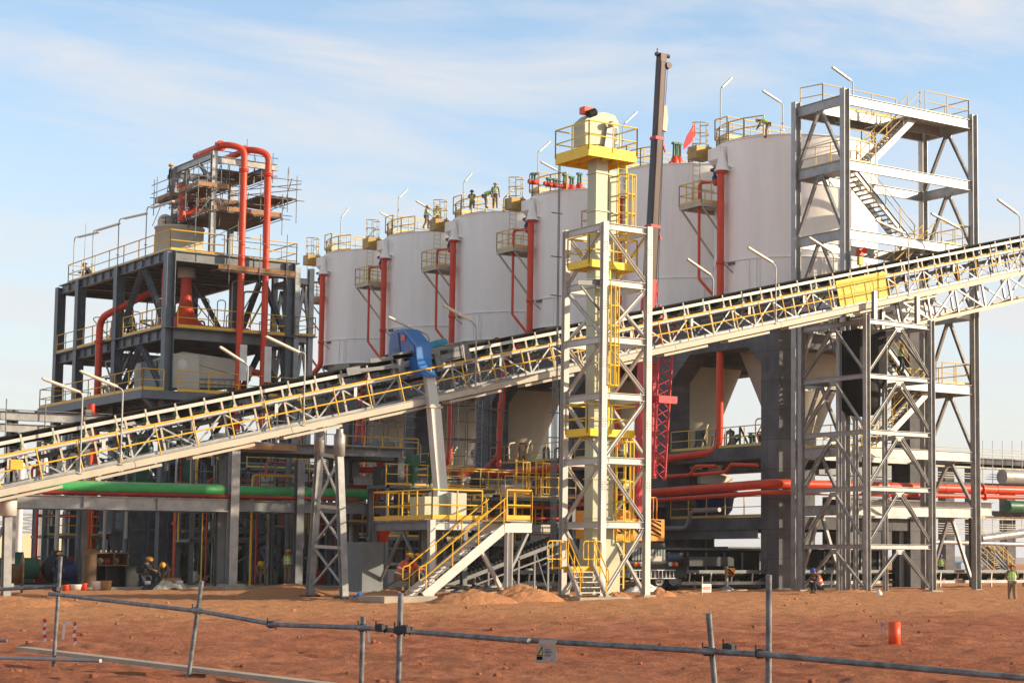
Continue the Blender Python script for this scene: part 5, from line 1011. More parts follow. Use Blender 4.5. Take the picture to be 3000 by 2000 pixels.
# yellow mesh walkway bits behind the platform
t = thing('valve_walkway', 'dim yellow railed walkway behind the platform and the chute', 'walkway', at(*R4(1250, 900), Y=84))
a = at(*R4(1150, 660), Y=84); b = at(*R4(2050, 730), Y=84); z_ = at(*R4(1700, 770), Y=84).z
M = MB(); M.box2((a.x, 84, z_-.15), (b.x, 86, z_)); M.build('floor', GREYM, t); rail_mb([(a.x, 84, z_), (b.x, 84, z_)], 1.5, .03, 1.6, mid=.75).build('handrail', YEL, t)
for px in (1740, 1880): q = at(*R4(px, 700), Y=83.8); cage_ladder(t, q.x, 83.8, z_-2.6, z_+2.2, YEL, z_+.4)
for k, x in enumerate((a.x+.3, (a.x+b.x)/2, b.x-.3)): M = MB(); M.hsec((x, 84.4, 0), (x, 84.4, z_-.15), .3, .3, .02); M.build('column', GREYM, t)
for px, col, lab in ((1900, BLUED, 'dark blue tilted gearbox behind the elevator tower'), (1960, GREENM, 'green gearbox behind the elevator tower')):
    q = at(*R4(px, 690), Y=85); M = MB(); t = thing('gearbox', lab, 'gearbox', (q.x, 85, z_)); M.slab([(q.x-.5, 84.6, z_+.3), (q.x+.5, 84.6, z_+.5), (q.x+.35, 84.6, z_+1.1), (q.x-.3, 84.6, z_+1.2)], (0, .8, 0)); M.build('casing', col, t); M = MB(); M.box2((q.x-.5, 84.7, z_), (q.x+.5, 85.3, z_+.29)); M.build('mount', DARKM, t)
# dark partition of crushers behind the platform: big grey box bin
q = at(*R4(1900, 900), Y=86); t = thing('crusher_house', 'dark steel crusher box with ribs behind the stairs landing', 'machine', (q.x, 86, 0))
M = MB(); M.box2((q.x-2.2, 85, 1.2), (q.x+1.6, 88, 4.3)); M.build('crusher_body', DARKM, t); M = MB()
for k in range(6): M.box2((q.x-2.1+k*.7, 84.9, 1.3), (q.x-2.0+k*.7, 84.99, 4.2))
M.build('ribs', GREYM, t)
for x in (-2, 1.4): M = MB(); M.box2((q.x+x-.15, 85.3, 0), (q.x+x+.15, 85.6, 1.2)); M.build('leg', GREYM, t)

# ------------------------------------------------------------------ yellow railed platform with its long stairs
YS = 62.0
def sp_(p, Y=YS): return at(*p, Y=Y)
YP = 63.35
cn_ = at(*D3(722, 235), Y=YP); PX0, PZ = cn_.x, cn_.z; PX1 = at(*D3(1705, 235), Y=YP).x; PYb = at(*D3(150, 240), X=PX0).y
t = thing('sampling_platform', 'steel platform with bright yellow guard rails under the white chute', 'platform', (PX0, YP, 0))
M = MB(); M.box2((PX0, YP, PZ-.06), (PX1-.05, PYb, PZ)); M.build('floor', GRIM, t)
M = MB(); M.hsec((PX0, YP+.15, PZ-.24), (PX0, PYb, PZ-.24), .16, .3, .02); M.build('beam', GRIM, t)
M = MB(); M.hsec((PX0+.12, YP, PZ-.24), (PX1, YP, PZ-.24), .16, .3, .02); M.build('beam', PALE, t)
M = MB(); M.hsec((PX0+.12, PYb, PZ-.24), (PX1, PYb, PZ-.24), .16, .3, .02); M.build('beam', GRIM, t)
for x, y in ((PX0, YP), (PX0, PYb), (PX1-.3, PYb), ((PX0+PX1)/2, PYb)): M = MB(); M.hsec((x, y, 0), (x, y, PZ-.02), .22, .22, .018); M.build('column', PALE if y == YP else GRIM, t)
M = MB(); M.bar((PX0+.05, YP+.3, .3), (PX0+.05, (YP+PYb)/2, PZ-.4), .1); M.bar((PX0+.05, PYb-.3, .3), (PX0+.05, (YP+PYb)/2, PZ-.4), .1); M.build('braces', GRIM, t)
sx = at(*D3(1215, 235), Y=YP).x
rail_mb([(sx, YP, PZ), (PX0, YP, PZ), (PX0, PYb, PZ), (PX1, PYb, PZ), (PX1, YP, PZ)], 1.12, .03, 1.25, toe=.16).build('guard_rail', YEL, t)
t = thing('long_stairs', 'long pale steel staircase with double yellow handrails climbing to the platform', 'stairs', (34, YS, .1))
f = sp_(D3(645, 1012)); h = sp_(D3(1445, 320)); 
stair((f.x, YS, .12), (h.x, YS, h.z), 1.25, (0, 1, 0), t, PALE, YEL, n=15, rh=1.0, channel=.34)
lx1 = sp_(D3(1700, 320)).x
M = MB(); M.csec((h.x-.05, YS, h.z), (lx1, YS, h.z), .1, .34, .016); M.box2((h.x, YS+.06, PZ-.05), (lx1, YP-.1, PZ)); M.csec((h.x-.05, YS+1.25, h.z), (lx1, YS+1.25, h.z), .1, .34, .016, side=-1); M.box2((lx1-.04, YS+.06, h.z-.17), (lx1, YS+1.2, h.z+.17)); M.build('landing', PALE, t)
rail_mb([(h.x+.05, YS, PZ), (lx1, YS, PZ), (lx1, YS+1.25, PZ)], 1.12, .032, 1.1, toe=.16).build('landing_rail', YEL, t)
q = sp_(D3(1472, 980)); M = MB(); M.hsec((q.x, YS, 0), (q.x, YS, h.z-.17), .24, .24, .02, up=(1, 0, 0)); M.build('leg', PALE, t)
M = MB(); M.bar((q.x+.1, YS+.05, at(*D3(1480, 740), Y=YS).z), (lx1-.05, YS+.2, h.z-.2), .14, .1); M.build('knee_brace', GRIM, t)
a = sp_(D3(1215, 560), YS+.5); b = sp_(D3(1410, 930), YS+.5); M = MB(); M.bar(a, b, .16, .12); M.build('brace', PALE, t)
M = MB(); a = sp_(D3(130, 1030)); M.box2((a.x+.3, YS-.4, -.1), (f.x+.35, YS+1.6, .14)); M.build('footing', CONCP, t)
# cabinet on the platform where the chute lands
q = at(*D3(790, 170), Y=66.2); t = thing('sample_bin', 'grey green receiving box under the white chute on the platform', 'box', (q.x, 66, PZ))
a, b = at(*D3(640, 110), Y=66), at(*D3(910, 215), Y=66); M = MB(); M.box2((a.x, 65.9, PZ), (b.x, 67.1, PZ+.95)); M.build('box_body', GREYG, t)
M = MB(); M.box((bot.x, bot.y, PZ+1.05), (.75, .7, .2)); M.build('inlet', PALE, t)
a, b = at(*D3(915, 95), Y=65.6), at(*D3(1062, 220), Y=65.6); t = thing('control_cabinet', 'pale control cabinet with a yellow sticker right of the chute foot', 'cabinet', (a.x, 65.6, PZ))
M = MB(); M.box2((a.x, 65.6, PZ+.1), (b.x, 66.1, PZ+1.1)); M.build('cabinet_body', CREAM, t); M = MB(); q = at(*D3(988, 170), Y=65.58); M.box((q.x, 65.585, q.z), (.14, .02, .22)); M.build('sticker', YEL2, t)
# grey tall cabinet / duct under the platform
a, b = at(*D3(150, 460), Y=66.5), at(*D3(350, 900), Y=66.5)
t = thing('duct_cabinet', 'tall grey sheet metal duct standing behind the seated orange workers', 'duct', (a.x, 66.5, 0))
M = MB(); M.box2((a.x-.0, 67.4, .2), (b.x-.0, 68.9, at(*D3(150, 460), Y=67.4).z)); M.build('duct_body', GREYM, t)
M = MB(); q = at(*D3(240, 400), Y=68); M.lathe((q.x, 68.1, 0), [(.02, a.z), (.26, a.z+.02), (.26, a.z+.25), (.4, a.z+.5), (.4, a.z+.7)], 18); M.build('red_inlet', REDF, t)
# low mobile conveyor behind the stairs
t = thing('mobile_conveyor', 'small dark inclined conveyor full of black rollers behind the long stairs', 'conveyor', at(*D3(900, 900), Y=70))
a = at(*D3(850, 900), Y=70); b = at(*D3(2040, 440), Y=70)
M = MB(); M.csec(a, b, .08, .16, .014); M.csec(a+Vector((0, 1.1, 0)), b+Vector((0, 1.1, 0)), .08, .16, .014, side=-1); M.bar(a+Vector((0, 0, -.4)), b+Vector((0, 0, -.45)), .07); M.build('frame', GRIM, t)
for k in range(30):
    f_ = (k+.5)/30; c = a.lerp(b, f_)+Vector((0, 0, .15)); M = MB(); M.tube(c, c+Vector((0, .38, -.1)), .085, n=10); M.tube(c+Vector((0, .72, -.1)), c+Vector((0, 1.1, 0)), .085, n=10); M.tube(c+Vector((0, .4, -.11)), c+Vector((0, .7, -.11)), .085, n=10); M.build('roller', BLACK, t)
M = MB(); M.slab([a+Vector((2.5, .1, .32)), b+Vector((0, .1, .28)), b+Vector((0, 1.0, .28)), a+Vector((2.5, 1.0, .32))], (0, 0, .02)); M.build('belt', BLACK, t)
for f_ in (.35, .6, .85): M = MB(); c = a.lerp(b, f_); M.bar((c.x, 70, 0), (c.x, 70, c.z), .08); M.bar((c.x, 71.1, 0), (c.x, 71.1, c.z), .08); M.bar((c.x, 70, .1), (c.x, 71.1, c.z-.1), .05); M.build('leg', GRIM, t)
# timber, scrap and pipes heaped beneath it
for k in range(26):
    a_ = at(*D3(random.uniform(880, 1420), random.uniform(880, 985)), Y=random.uniform(65.5, 68)); an = random.uniform(-.6, .6); ln = random.uniform(.7, 2.2)
    d = Vector((math.cos(an), math.sin(an)*.5, random.uniform(-.05, .14)))*ln/2; c = Vector((a_.x, a_.y, max(.1, a_.z))); M = MB(); M.bar(c-d, c+d, random.choice((.06, .1, .22)), random.choice((.04, .07)))
    o = M.build('scrap_piece', random.choice((WOOD, WOODD, GRIM, DARKM, TAN, GALV))); tag(o, 'offcut of timber or steel in the scrap heap under the long stairs', 'scrap', 'scrap pieces under the stairs')
# ------------------------------------------------------------------ mobile crane
YC = 74.0
def kp(p, Y=YC): return at(*p, Y=Y)
t = thing('mobile_crane', 'mobile crane with orange yellow counterweight, dark carrier and raised telescopic boom', 'crane', kp(S3(1000, 1270)))
bb = kp((1868, 1500), 73.6); bt = kp((1938, 165), 73.0); 
def bp_(f, off=0): v = bb.lerp(bt, f); return v
secs = [(0, .50, .58, CRANER), (.50, .62, .53, BOOM), (.62, .815, .47, BOOM), (.815, .99, .40, BOOM)]
for f0, f1, w_, m in secs:
    M = MB(); a, b = bb.lerp(bt, f0), bb.lerp(bt, f1); M.prof(a, b, [(-w_/2, -w_*.4), (-w_*.3, -w_/2), (w_*.3, -w_/2), (w_/2, -w_*.4), (w_/2, w_*.4), (w_*.3, w_/2), (-w_*.3, w_/2), (-w_/2, w_*.4)], up=(0, 1, 0)); M.build('boom_section', m, t)
for f, w_ in ((.62, .58), (.815, .54), (.50, .62)):
    M = MB(); a = bb.lerp(bt, f-.003); b = bb.lerp(bt, f+.004); M.bar(a, b, w_*.95, w_*.95, up=(0, 1, 0)); M.bar(b+Vector((.2, -.1, -.1)), b+Vector((.42, -.1, -.7)), .08); M.build('boom_collar', CRANER, t)
M = MB(); M.box(bt+Vector((.0, 0, -.1)), (.34, .4, .4)); M.tube(bt+Vector((-.35, 0, .05)), bt+Vector((.45, 0, .05)), .1); M.tube(bt+Vector((.3, -.25, -.45)), bt+Vector((.3, .25, -.45)), .16, n=14); M.tube(bt+Vector((-.25, 0, .1)), bt+Vector((-.25, 0, .35)), .03); M.build('boom_head', BOOM, t)
hk = kp(S1(997, 200), 73.0); M = MB(); M.slab([hk+Vector((-.16, -.08, .75)), hk+Vector((.12, -.08, .85)), hk+Vector((.22, -.08, .2)), hk+Vector((.12, -.08, -.45)), hk+Vector((-.1, -.08, -.4)), hk+Vector((-.2, -.08, .2))], (0, .16, 0)); M.build('hook_block', CREAM, t)
M = MB(); 
for dx in (-.07, .07): M.tube(bt+Vector((.3+dx, 0, -.4)), hk+Vector((dx, 0, .7)), .014, n=5)
M.tube(hk+Vector((0, 0, -.4)), (hk.x-.3, 73, at(*S1(975, 1540), Y=73).z), .014, n=5); M.build('hoist_rope', BLACK, t)
# superstructure
def cpx(x, y, Y=YC): return at(*S3(x, y), Y=Y)
a, b = cpx(700, 640), cpx(1165, 835)
M = MB(); M.box2((a.x, YC, b.z), (b.x, YC+2.6, a.z)); M.build('counterweight', ORANGE, t)
M = MB(); M.box2((a.x-.35, YC+.2, b.z+.1), (a.x-.01, YC+2.4, a.z+.4)); M.tube((bb.x, YC-.1+.5, b.z+.9), (bb.x, YC+2.3, b.z+.9), .55, n=20); M.build('engine_house', ORANGE, t)
M = MB(); q0, q1 = cpx(1055, 650, YC-.02), cpx(1140, 805, YC-.02); w_, h_ = q1.x-q0.x, q0.z-q1.z
for k in range(-1, 5):
    z0 = q0.z-k*h_/4; pts = [(q0.x, z0), (q0.x, z0-h_*.11), (q1.x, z0-h_*.11-h_*.30), (q1.x, z0-h_*.30)]
    pts = [(x, min(q0.z, max(q1.z, z))) for x, z in pts]
    if max(p[1] for p in pts)-min(p[1] for p in pts) > .05: M.slab([(x, YC-.012, z) for x, z in pts], (0, .01, 0))
M.build('hazard_stripes', BLACK, t)
M = MB()
for x in (1100, 1130): q = cpx(x, 640); M.pipe([(q.x, YC+.3, q.z-.05), (q.x, YC+.3, q.z+1.0), (q.x-.8, YC+.3, q.z+1.0), (q.x-.8, YC+.3, q.z-.05)], .03, 6, bend=.1)
M.build('counterweight_rail', ORANGE, t)
def text_mesh(s_, size, m, name, parent, loc, xdir, up=(0, 0, 1), ext=.004, width=None):
    cu = bpy.data.curves.new(name, 'FONT'); cu.body = s_; cu.size = size; cu.extrude = ext; cu.align_x = 'CENTER'; cu.align_y = 'CENTER'; cu.offset = size*.018
    o = bpy.data.objects.new(name, cu); COL.objects.link(o); dg = bpy.context.evaluated_depsgraph_get(); dg.update(); me = bpy.data.meshes.new_from_object(o.evaluated_get(dg)); bpy.data.objects.remove(o)
    xv = Vector(xdir).normalized(); zv = Vector(up).normalized(); nv = xv.cross(zv); base_ = Vector(parent['_b']) if parent is not None and '_b' in parent else Vector((0, 0, 0))
    sx = 1.0
    if width: xs_ = [v.co.x for v in me.vertices]; sx = width/(max(xs_)-min(xs_)) if xs_ else 1
    for v in me.vertices: v.co = Vector(loc)+xv*v.co.x*sx+zv*v.co.y+nv*v.co.z-base_
    me.materials.clear(); me.materials.append(m); o = bpy.data.objects.new(name, me); COL.objects.link(o); o.parent = parent; return o
q = cpx(893, 738, YC-.03); text_mesh('SANY', .62, BLACK, 'lettering', t, (q.x, YC-.02, q.z), (1, 0, 0), width=1.75)
# carrier
a, b = cpx(680, 845), cpx(1345, 1265); zc1, zc0 = cpx(1000, 1010).z, cpx(1000, 1150).z
M = MB(); M.box2((a.x, YC-.1, zc0), (b.x, YC+2.6, zc1)); M.box2((a.x-1.0, YC+.1, zc1), (cpx(1180, 900).x, YC+2.5, cpx(1000, 845).z)); M.build('carrier_body', DARKM, t)
M = MB(); c0, c1 = cpx(1185, 935), cpx(1325, 1005); M.box2((c0.x, YC+.1, zc1+.005), (c1.x+.1, YC+2.4, c0.z)); M.build('driver_cab', DARKM, t)
M = MB(); M.box2((c0.x+.1, YC+.06, zc1+.12), (c1.x-.1, YC+.095, c0.z-.1)); M.build('cab_window', BLUED, t)
M = MB(); q0, q1 = cpx(885, 905), cpx(1175, 1000); 
for k in range(12): M.box2((q0.x+(q1.x-q0.x)*k/12, YC-.05, q1.z), (q0.x+(q1.x-q0.x)*(k+.7)/12, YC+.09, q0.z))
M.build('grille', GREYM, t)
M = MB(); q = cpx(1080, 990); M.box2((q.x-.35, YC-.12, q.z-.1), (q.x+.35, YC-.101, q.z+.14)); M.build('number_plate', TAN, t)
for k, (x, m) in enumerate(((905, ORANGE), (932, REDF), (957, PLASTIC), (1205, PLASTIC), (1232, REDF), (1258, ORANGE))):
    q = cpx(x, 1033); M = MB(); M.lathe((q.x, YC-.1, q.z), [(.01, -.04), (.1, -.035), (.11, 0)], 12, axis='y'); M.build('tail_lamp', m, t)
for x in (760, 1140, 1260):
    q = cpx(x, 1212); w = MB(); w.lathe((q.x, YC+.2, .55), [(.02, -.02), (.3, -.02), (.52, -.04), (.58, .04), (.58, .36), (.52, .44), (.3, .42), (.02, .42)], 24, axis='y'); o = w.build('wheel', BLACK, t)
    w = MB(); w.lathe((q.x, YC+.17, .55), [(.02, -.04), (.12, -.04), (.2, 0), (.28, .0), (.3, -.03)], 18, axis='y'); w.build('rim', GRIM, o)
# outrigger beams and jack
q = cpx(1700, 1290, 73.2); z0 = cpx(1700, 1050, 73.2).z
M = MB(); M.box2((b.x-.5, 73.0, z0+.0), (q.x+.3, 73.5, z0+.45)); M.build('outrigger_beam', DARKM, t)
M = MB(); M.box2((q.x-.18, 72.85, cpx(1700, 1140, 73).z), (q.x+.25, 72.98, cpx(1700, 1065, 73).z)); M.build('outrigger_plate', ORANGE, t)
zq0, zq1 = cpx(1700, 1140, 73).z, cpx(1700, 1065, 73).z
M = MB()
for k in range(3):
    z_ = zq1-k*(zq1-zq0)/2.6; pts = [(q.x-.18, z_), (q.x-.18, z_-.12), (q.x+.25, z_-.42), (q.x+.25, z_-.30)]; pts = [(x, max(zq0, min(zq1, z))) for x, z in pts]; M.slab([(x, 72.842, z) for x, z in pts], (0, .006, 0))
M.build('outrigger_stripes', BLACK, t)
M = MB(); M.tube((q.x, 73.2, .1), (q.x, 73.2, zq0+.9), .09, n=14); M.lathe((q.x, 73.2, 0), [(.02, .02), (.35, .02), (.35, .1), (.1, .22), (.02, .22)], 18); M.build('outrigger_jack', GALV, t)
M = MB(); M.box2((q.x-.7, 72.7, -.05), (q.x+.9, 73.9, .05)); o = M.build('timber_mat', TAN); tag(o, 'square timber mat under the crane outrigger jack', 'mat')
# aluminium ladder slung on the carrier
M = MB(); a, b = cpx(870, 1085, YC-.25), cpx(1260, 1155, YC-.25); M.bar((a.x, YC-.25, a.z), (b.x, YC-.25, a.z), .04); M.bar((a.x, YC-.25, b.z), (b.x, YC-.25, b.z), .04)
for k in range(12): x = a.x+(b.x-a.x)*(k+.5)/12; M.bar((x, YC-.25, a.z), (x, YC-.25, b.z), .03)
o = M.build('ladder', PALE); tag(o, 'aluminium ladder slung along the dark crane carrier', 'ladder')
# red lattice jib folded upright beside the boom
t = thing('lattice_jib', 'crimson lattice jib standing upright right of the elevator tower', 'crane jib', kp(S2(990, 1450), 73.2))
A_ = [kp(S2(945, 1440), 72.6), kp(S2(1040, 1450), 72.6), kp(S2(1030, 1450), 73.7), kp(S2(950, 1440), 73.7)]
B_ = [kp(S2(1005, 260), 72.9), kp(S2(1108, 300), 72.9), kp(S2(1108, 300), 73.5), kp(S2(1005, 260), 73.5)]
M = MB()
for a, b in zip(A_, B_): M.tube(a, b, .055, n=8)
M.build('chords', CRANER, t); M = MB(); n_ = 15
for k in range(n_):
    for i in range(4):
        j = (i+1) % 4; f0, f1 = k/n_, (k+1)/n_
        if k % 2: i, j = j, i
        M.tube(A_[i].lerp(B_[i], f0), A_[j].lerp(B_[j], f1), .025, n=5)
M.build('lacing', CRANER, t)
M = MB()
for i in (0, 1): M.slab([B_[i]+Vector((-.1, 0, -.3)), B_[i]+Vector((.12, 0, -.3)), B_[i]+Vector((.14, 0, .35)), B_[i]+Vector((.05, 0, .95)), B_[i]+Vector((-.05, 0, .95)), B_[i]+Vector((-.12, 0, .35))], (0, .1, 0))
c = kp(S2(1060, 840), 72.9); M.build('head_brackets', CRANER, t); M = MB(); M.box(c-Vector((.15, 0, 0)), (1.1, .5, .35)); M.build('guide_block', CRANER, t)
c = kp(S2(970, 1000), 73.2); M = MB(); M.prof(kp(S2(960, 560), 74), kp(S2(950, 1440), 74), [(-.16, -.12), (.16, -.12), (.16, .12), (-.16, .12)], up=(0, 1, 0)); M.build('luffing_cylinder', CRANER, t)
# ------------------------------------------------------------------ people
def skin_mesh(name, joints, edges, m, parent, sub=1):
    """one continuous surface grown round a skeleton; joints: {name: ((x, y, z), radius)}"""
    names = list(joints); me = bpy.data.meshes.new(name); me.from_pydata([joints[n][0] for n in names], [(names.index(a), names.index(b)) for a, b in edges], [])
    o = bpy.data.objects.new(name, me); COL.objects.link(o); sk = o.modifiers.new('skin', 'SKIN'); sk.use_smooth_shade = True
    for i, n in enumerate(names):
        v = me.skin_vertices[0].data[i]; r = joints[n][1]; v.radius = (r, r) if not isinstance(r, tuple) else r; v.use_root = (i == 0)
    ss = o.modifiers.new('sub', 'SUBSURF'); ss.levels = sub; ss.render_levels = sub
    dg = bpy.context.evaluated_depsgraph_get(); dg.update(); m2 = bpy.data.meshes.new_from_object(o.evaluated_get(dg)); bpy.data.objects.remove(o); m2.materials.clear(); m2.materials.append(m); m2.name = name
    for p in m2.polygons: p.use_smooth = True
    o = bpy.data.objects.new(name, m2); COL.objects.link(o); o.parent = parent; return o
def pose(kind):
    J = dict(pel=(0, 0, .95), sp=(0, 0, 1.12), ch=(0, .01, 1.32), nk=(0, 0, 1.46), hd=(0, .03, 1.56), ht=(0, .03, 1.66))
    legs = dict(kl=(-.11, .03, .5), al=(-.12, 0, .09), tl=(-.13, .16, .04), kr=(.11, .03, .5), ar=(.12, 0, .09), tr=(.13, .16, .04))
    arms = dict(sl=(-.18, 0, 1.39), el=(-.25, .0, 1.12), wl=(-.26, .08, .88), sr=(.18, 0, 1.39), er=(.25, 0, 1.12), wr=(.26, .08, .88))
    if kind == 'walk': legs.update(kl=(-.1, .16, .52), al=(-.1, .10, .12), tl=(-.1, .26, .07), kr=(.1, .02, .5), ar=(.11, -.2, .12), tr=(.11, -.06, .03)); J.update(hd=(0, .07, 1.55), ht=(0, .10, 1.64)); arms.update(el=(-.24, .1, 1.13), wl=(-.14, .28, 1.0), er=(.24, .08, 1.13), wr=(.14, .26, 1.0))
    if kind == 'hips': arms.update(el=(-.34, -.1, 1.16), wl=(-.22, .08, 1.0), er=(.34, -.1, 1.16), wr=(.22, .08, 1.0))
    if kind == 'bend':
        J = dict(pel=(0, -.12, .88), sp=(0, .05, .98), ch=(0, .26, 1.05), nk=(0, .40, 1.07), hd=(0, .50, 1.05), ht=(0, .60, 1.06)); legs.update(kl=(-.12, .02, .48), kr=(.12, .02, .48))
        arms.update(sl=(-.18, .33, 1.04), el=(-.22, .42, .78), wl=(-.12, .56, .58), sr=(.18, .33, 1.04), er=(.22, .42, .78), wr=(.12, .56, .58))
    if kind in ('squat', 'sit'):
        h = .34 if kind == 'squat' else .46
        J = dict(pel=(0, -.12, h), sp=(0, -.07, h+.18), ch=(0, .05, h+.38), nk=(0, .13, h+.50), hd=(0, .2, h+.58), ht=(0, .24, h+.67))
        legs = dict(kl=(-.17, .30, h+.14), al=(-.14, .14, .09), tl=(-.15, .3, .04), kr=(.17, .30, h+.14), ar=(.14, .14, .09), tr=(.15, .3, .04))
        if kind == 'sit': legs.update(kl=(-.15, .36, h+.06), al=(-.14, .34, .09), tl=(-.15, .5, .04), kr=(.15, .36, h+.06), ar=(.14, .34, .09), tr=(.15, .5, .04))
        arms = dict(sl=(-.18, .08, h+.43), el=(-.24, .2, h+.22), wl=(-.12, .40, h+.22), sr=(.18, .08, h+.43), er=(.24, .2, h+.22), wr=(.12, .40, h+.22))
    if kind == 'kneel':
        J = dict(pel=(0, -.05, .5), sp=(0, 0, .67), ch=(0, .10, .86), nk=(0, .17, .99), hd=(0, .23, 1.07), ht=(0, .26, 1.16)); legs = dict(kl=(-.14, .28, .42), al=(-.14, .25, .09), tl=(-.14, .42, .04), kr=(.12, .12, .1), ar=(.12, -.32, .07), tr=(.12, -.42, .06))
        arms = dict(sl=(-.18, .11, .92), el=(-.22, .28, .74), wl=(-.1, .48, .68), sr=(.18, .11, .92), er=(.22, .28, .74), wr=(.1, .48, .68))
    return J, legs, arms
def person(loc, face, kind, vest, helmet, trousers, label, shirt=CLOTH1, scale=1.0, vestm='lime'):
    t = thing('person', label, 'person', (0, 0, 0)); J, Lg, A = pose(kind); V_ = lambda d, n: Vector(d[n])
    j = {}; e = []
    j['pel'] = (J['pel'], (.14, .10)); j['sp'] = (J['sp'], (.13, .10)); j['ch'] = (J['ch'], (.15, .11)); j['nk'] = (J['nk'], .055); j['hd'] = (J['hd'], (.078, .092)); j['ht'] = (J['ht'], (.07, .08)); e += [('pel', 'sp'), ('sp', 'ch'), ('ch', 'nk'), ('nk', 'hd'), ('hd', 'ht')]
    for s_ in 'lr':
        hp = Vector(J['pel'])+Vector((-.09 if s_ == 'l' else .09, 0, -.05)); j['h'+s_] = (tuple(hp), .095); j['k'+s_] = (Lg['k'+s_], .065); j['a'+s_] = (Lg['a'+s_], .045); j['t'+s_] = (Lg['t'+s_], (.045, .035)); e += [('pel', 'h'+s_), ('h'+s_, 'k'+s_), ('k'+s_, 'a'+s_), ('a'+s_, 't'+s_)]
        j['s'+s_] = (A['s'+s_], .062); j['e'+s_] = (A['e'+s_], .045); j['w'+s_] = (A['w'+s_], .03); e += [('ch', 's'+s_), ('s'+s_, 'e'+s_), ('e'+s_, 'w'+s_)]
        w_, el = V_(A, 'w'+s_), V_(A, 'e'+s_); d = (w_-el).normalized(); sd_ = d.cross(Vector((0, 1, .2))).normalized(); pm = w_+d*.06; j['p'+s_] = (tuple(pm), (.034, .018)); e.append(('w'+s_, 'p'+s_))
        nrm = d.cross(sd_)
        for q, (o_, ln) in enumerate(((-.027, .075), (-.009, .085), (.009, .08), (.027, .065))):
            k1 = pm+d*.03+sd_*o_; k2 = k1+d*ln*.55+nrm*.012; k3 = k2+d*ln*.35+nrm*.028; j[f'f{s_}{q}a'] = (tuple(k1), .0095); j[f'f{s_}{q}b'] = (tuple(k2), .0085); j[f'f{s_}{q}c'] = (tuple(k3), .007); e += [('p'+s_, f'f{s_}{q}a'), (f'f{s_}{q}a', f'f{s_}{q}b'), (f'f{s_}{q}b', f'f{s_}{q}c')]
        th = w_+d*.03+sd_*.035; th2 = th+d*.035+sd_*.02+nrm*.015; j[f'th{s_}'] = (tuple(th), .011); j[f'th2{s_}'] = (tuple(th2), .009); e += [('w'+s_, f'th{s_}'), (f'th{s_}', f'th2{s_}')]
    body = skin_mesh('body', j, e, SKIN, t)
    up = (V_(J, 'ht')-V_(J, 'nk')).normalized(); hd = V_(J, 'hd'); fw = Vector((0, 1, 0)); fw = (fw-up*fw.dot(up)).normalized() if abs(up.y) < .95 else Vector((0, .2, -1)).normalized()
    M = MB(); M.ball(hd+fw*.09-up*.005, .018, 4); M.ball(hd+Vector((-.085, 0, 0)), .022, 4, (.5, 1, 1.3)); M.ball(hd+Vector((.085, 0, 0)), .022, 4, (.5, 1, 1.3)); M.build('nose_and_ears', SKIN, t)
    M = MB(); M.ball(hd+fw*.085+up*.03+Vector((-.03, 0, 0)), .009, 4); M.ball(hd+fw*.085+up*.03+Vector((.03, 0, 0)), .009, 4); M.box(hd+fw*.087-up*.04, (.04, .012, .008)); M.build('eyes_and_mouth', BLACK, t)
    # shirt sleeves, vest, trousers, boots
    c = {'ch': (J['ch'], .10)}; ce = []
    for s_ in 'lr': c['s'+s_] = (A['s'+s_], .075); c['e'+s_] = (A['e'+s_], .06); c['w'+s_] = (tuple(V_(A, 'e'+s_).lerp(V_(A, 'w'+s_), .9)), .045); ce += [('ch', 's'+s_), ('s'+s_, 'e'+s_), ('e'+s_, 'w'+s_)]
    skin_mesh('shirt', c, ce, shirt, t)
    c = {'pel': (tuple(V_(J, 'pel')+(V_(J, 'sp')-V_(J, 'pel'))*.1), (.20, .155)), 'sp': (J['sp'], (.19, .15)), 'ch': (J['ch'], (.205, .155)), 'nk': (tuple(V_(J, 'ch').lerp(V_(J, 'nk'), .55)), (.13, .10))}
    if vest: skin_mesh('vest', c, [('pel', 'sp'), ('sp', 'ch'), ('ch', 'nk')], vest, t)
    else: skin_mesh('jacket', c, [('pel', 'sp'), ('sp', 'ch'), ('ch', 'nk')], shirt, t)
    if vest:
        ax = (V_(J, 'ch')-V_(J, 'pel')).normalized(); sx_ = Vector((1, 0, 0)); fx = ax.cross(sx_).normalized(); M = MB()
        for f_ in (.12, .55):
            c0 = V_(J, 'pel').lerp(V_(J, 'ch'), f_); ring = [c0+sx_*.20*math.cos(a)+fx*.165*math.sin(a) for a in [k*math.pi/8 for k in range(16)]]
            for i in range(16): M.quad(ring[i]-ax*.022, ring[(i+1) % 16]-ax*.022, ring[(i+1) % 16]+ax*.022, ring[i]+ax*.022)
        for sgn in (-1, 1):
            for fb in (-1, 1): p0 = V_(J, 'pel')+sx_*.09*sgn+fx*.166*fb; p1 = V_(J, 'ch')+sx_*.09*sgn+fx*.16*fb+ax*.08; M.quad(p0-sx_*.02, p0+sx_*.02, p1+sx_*.02, p1-sx_*.02)
        M.build('reflective_tape', STRIPE, t)
    c = {'pel': (J['pel'], (.16, .125))}; ce = []
    for s_ in 'lr': hp = Vector(J['pel'])+Vector((-.09 if s_ == 'l' else .09, 0, -.06)); c['h'+s_] = (tuple(hp), .115); c['k'+s_] = (Lg['k'+s_], .085); c['a'+s_] = (tuple(V_(Lg, 'k'+s_).lerp(V_(Lg, 'a'+s_), .93)), .068); ce += [('pel', 'h'+s_), ('h'+s_, 'k'+s_), ('k'+s_, 'a'+s_)]
    skin_mesh('trousers', c, ce, trousers, t)
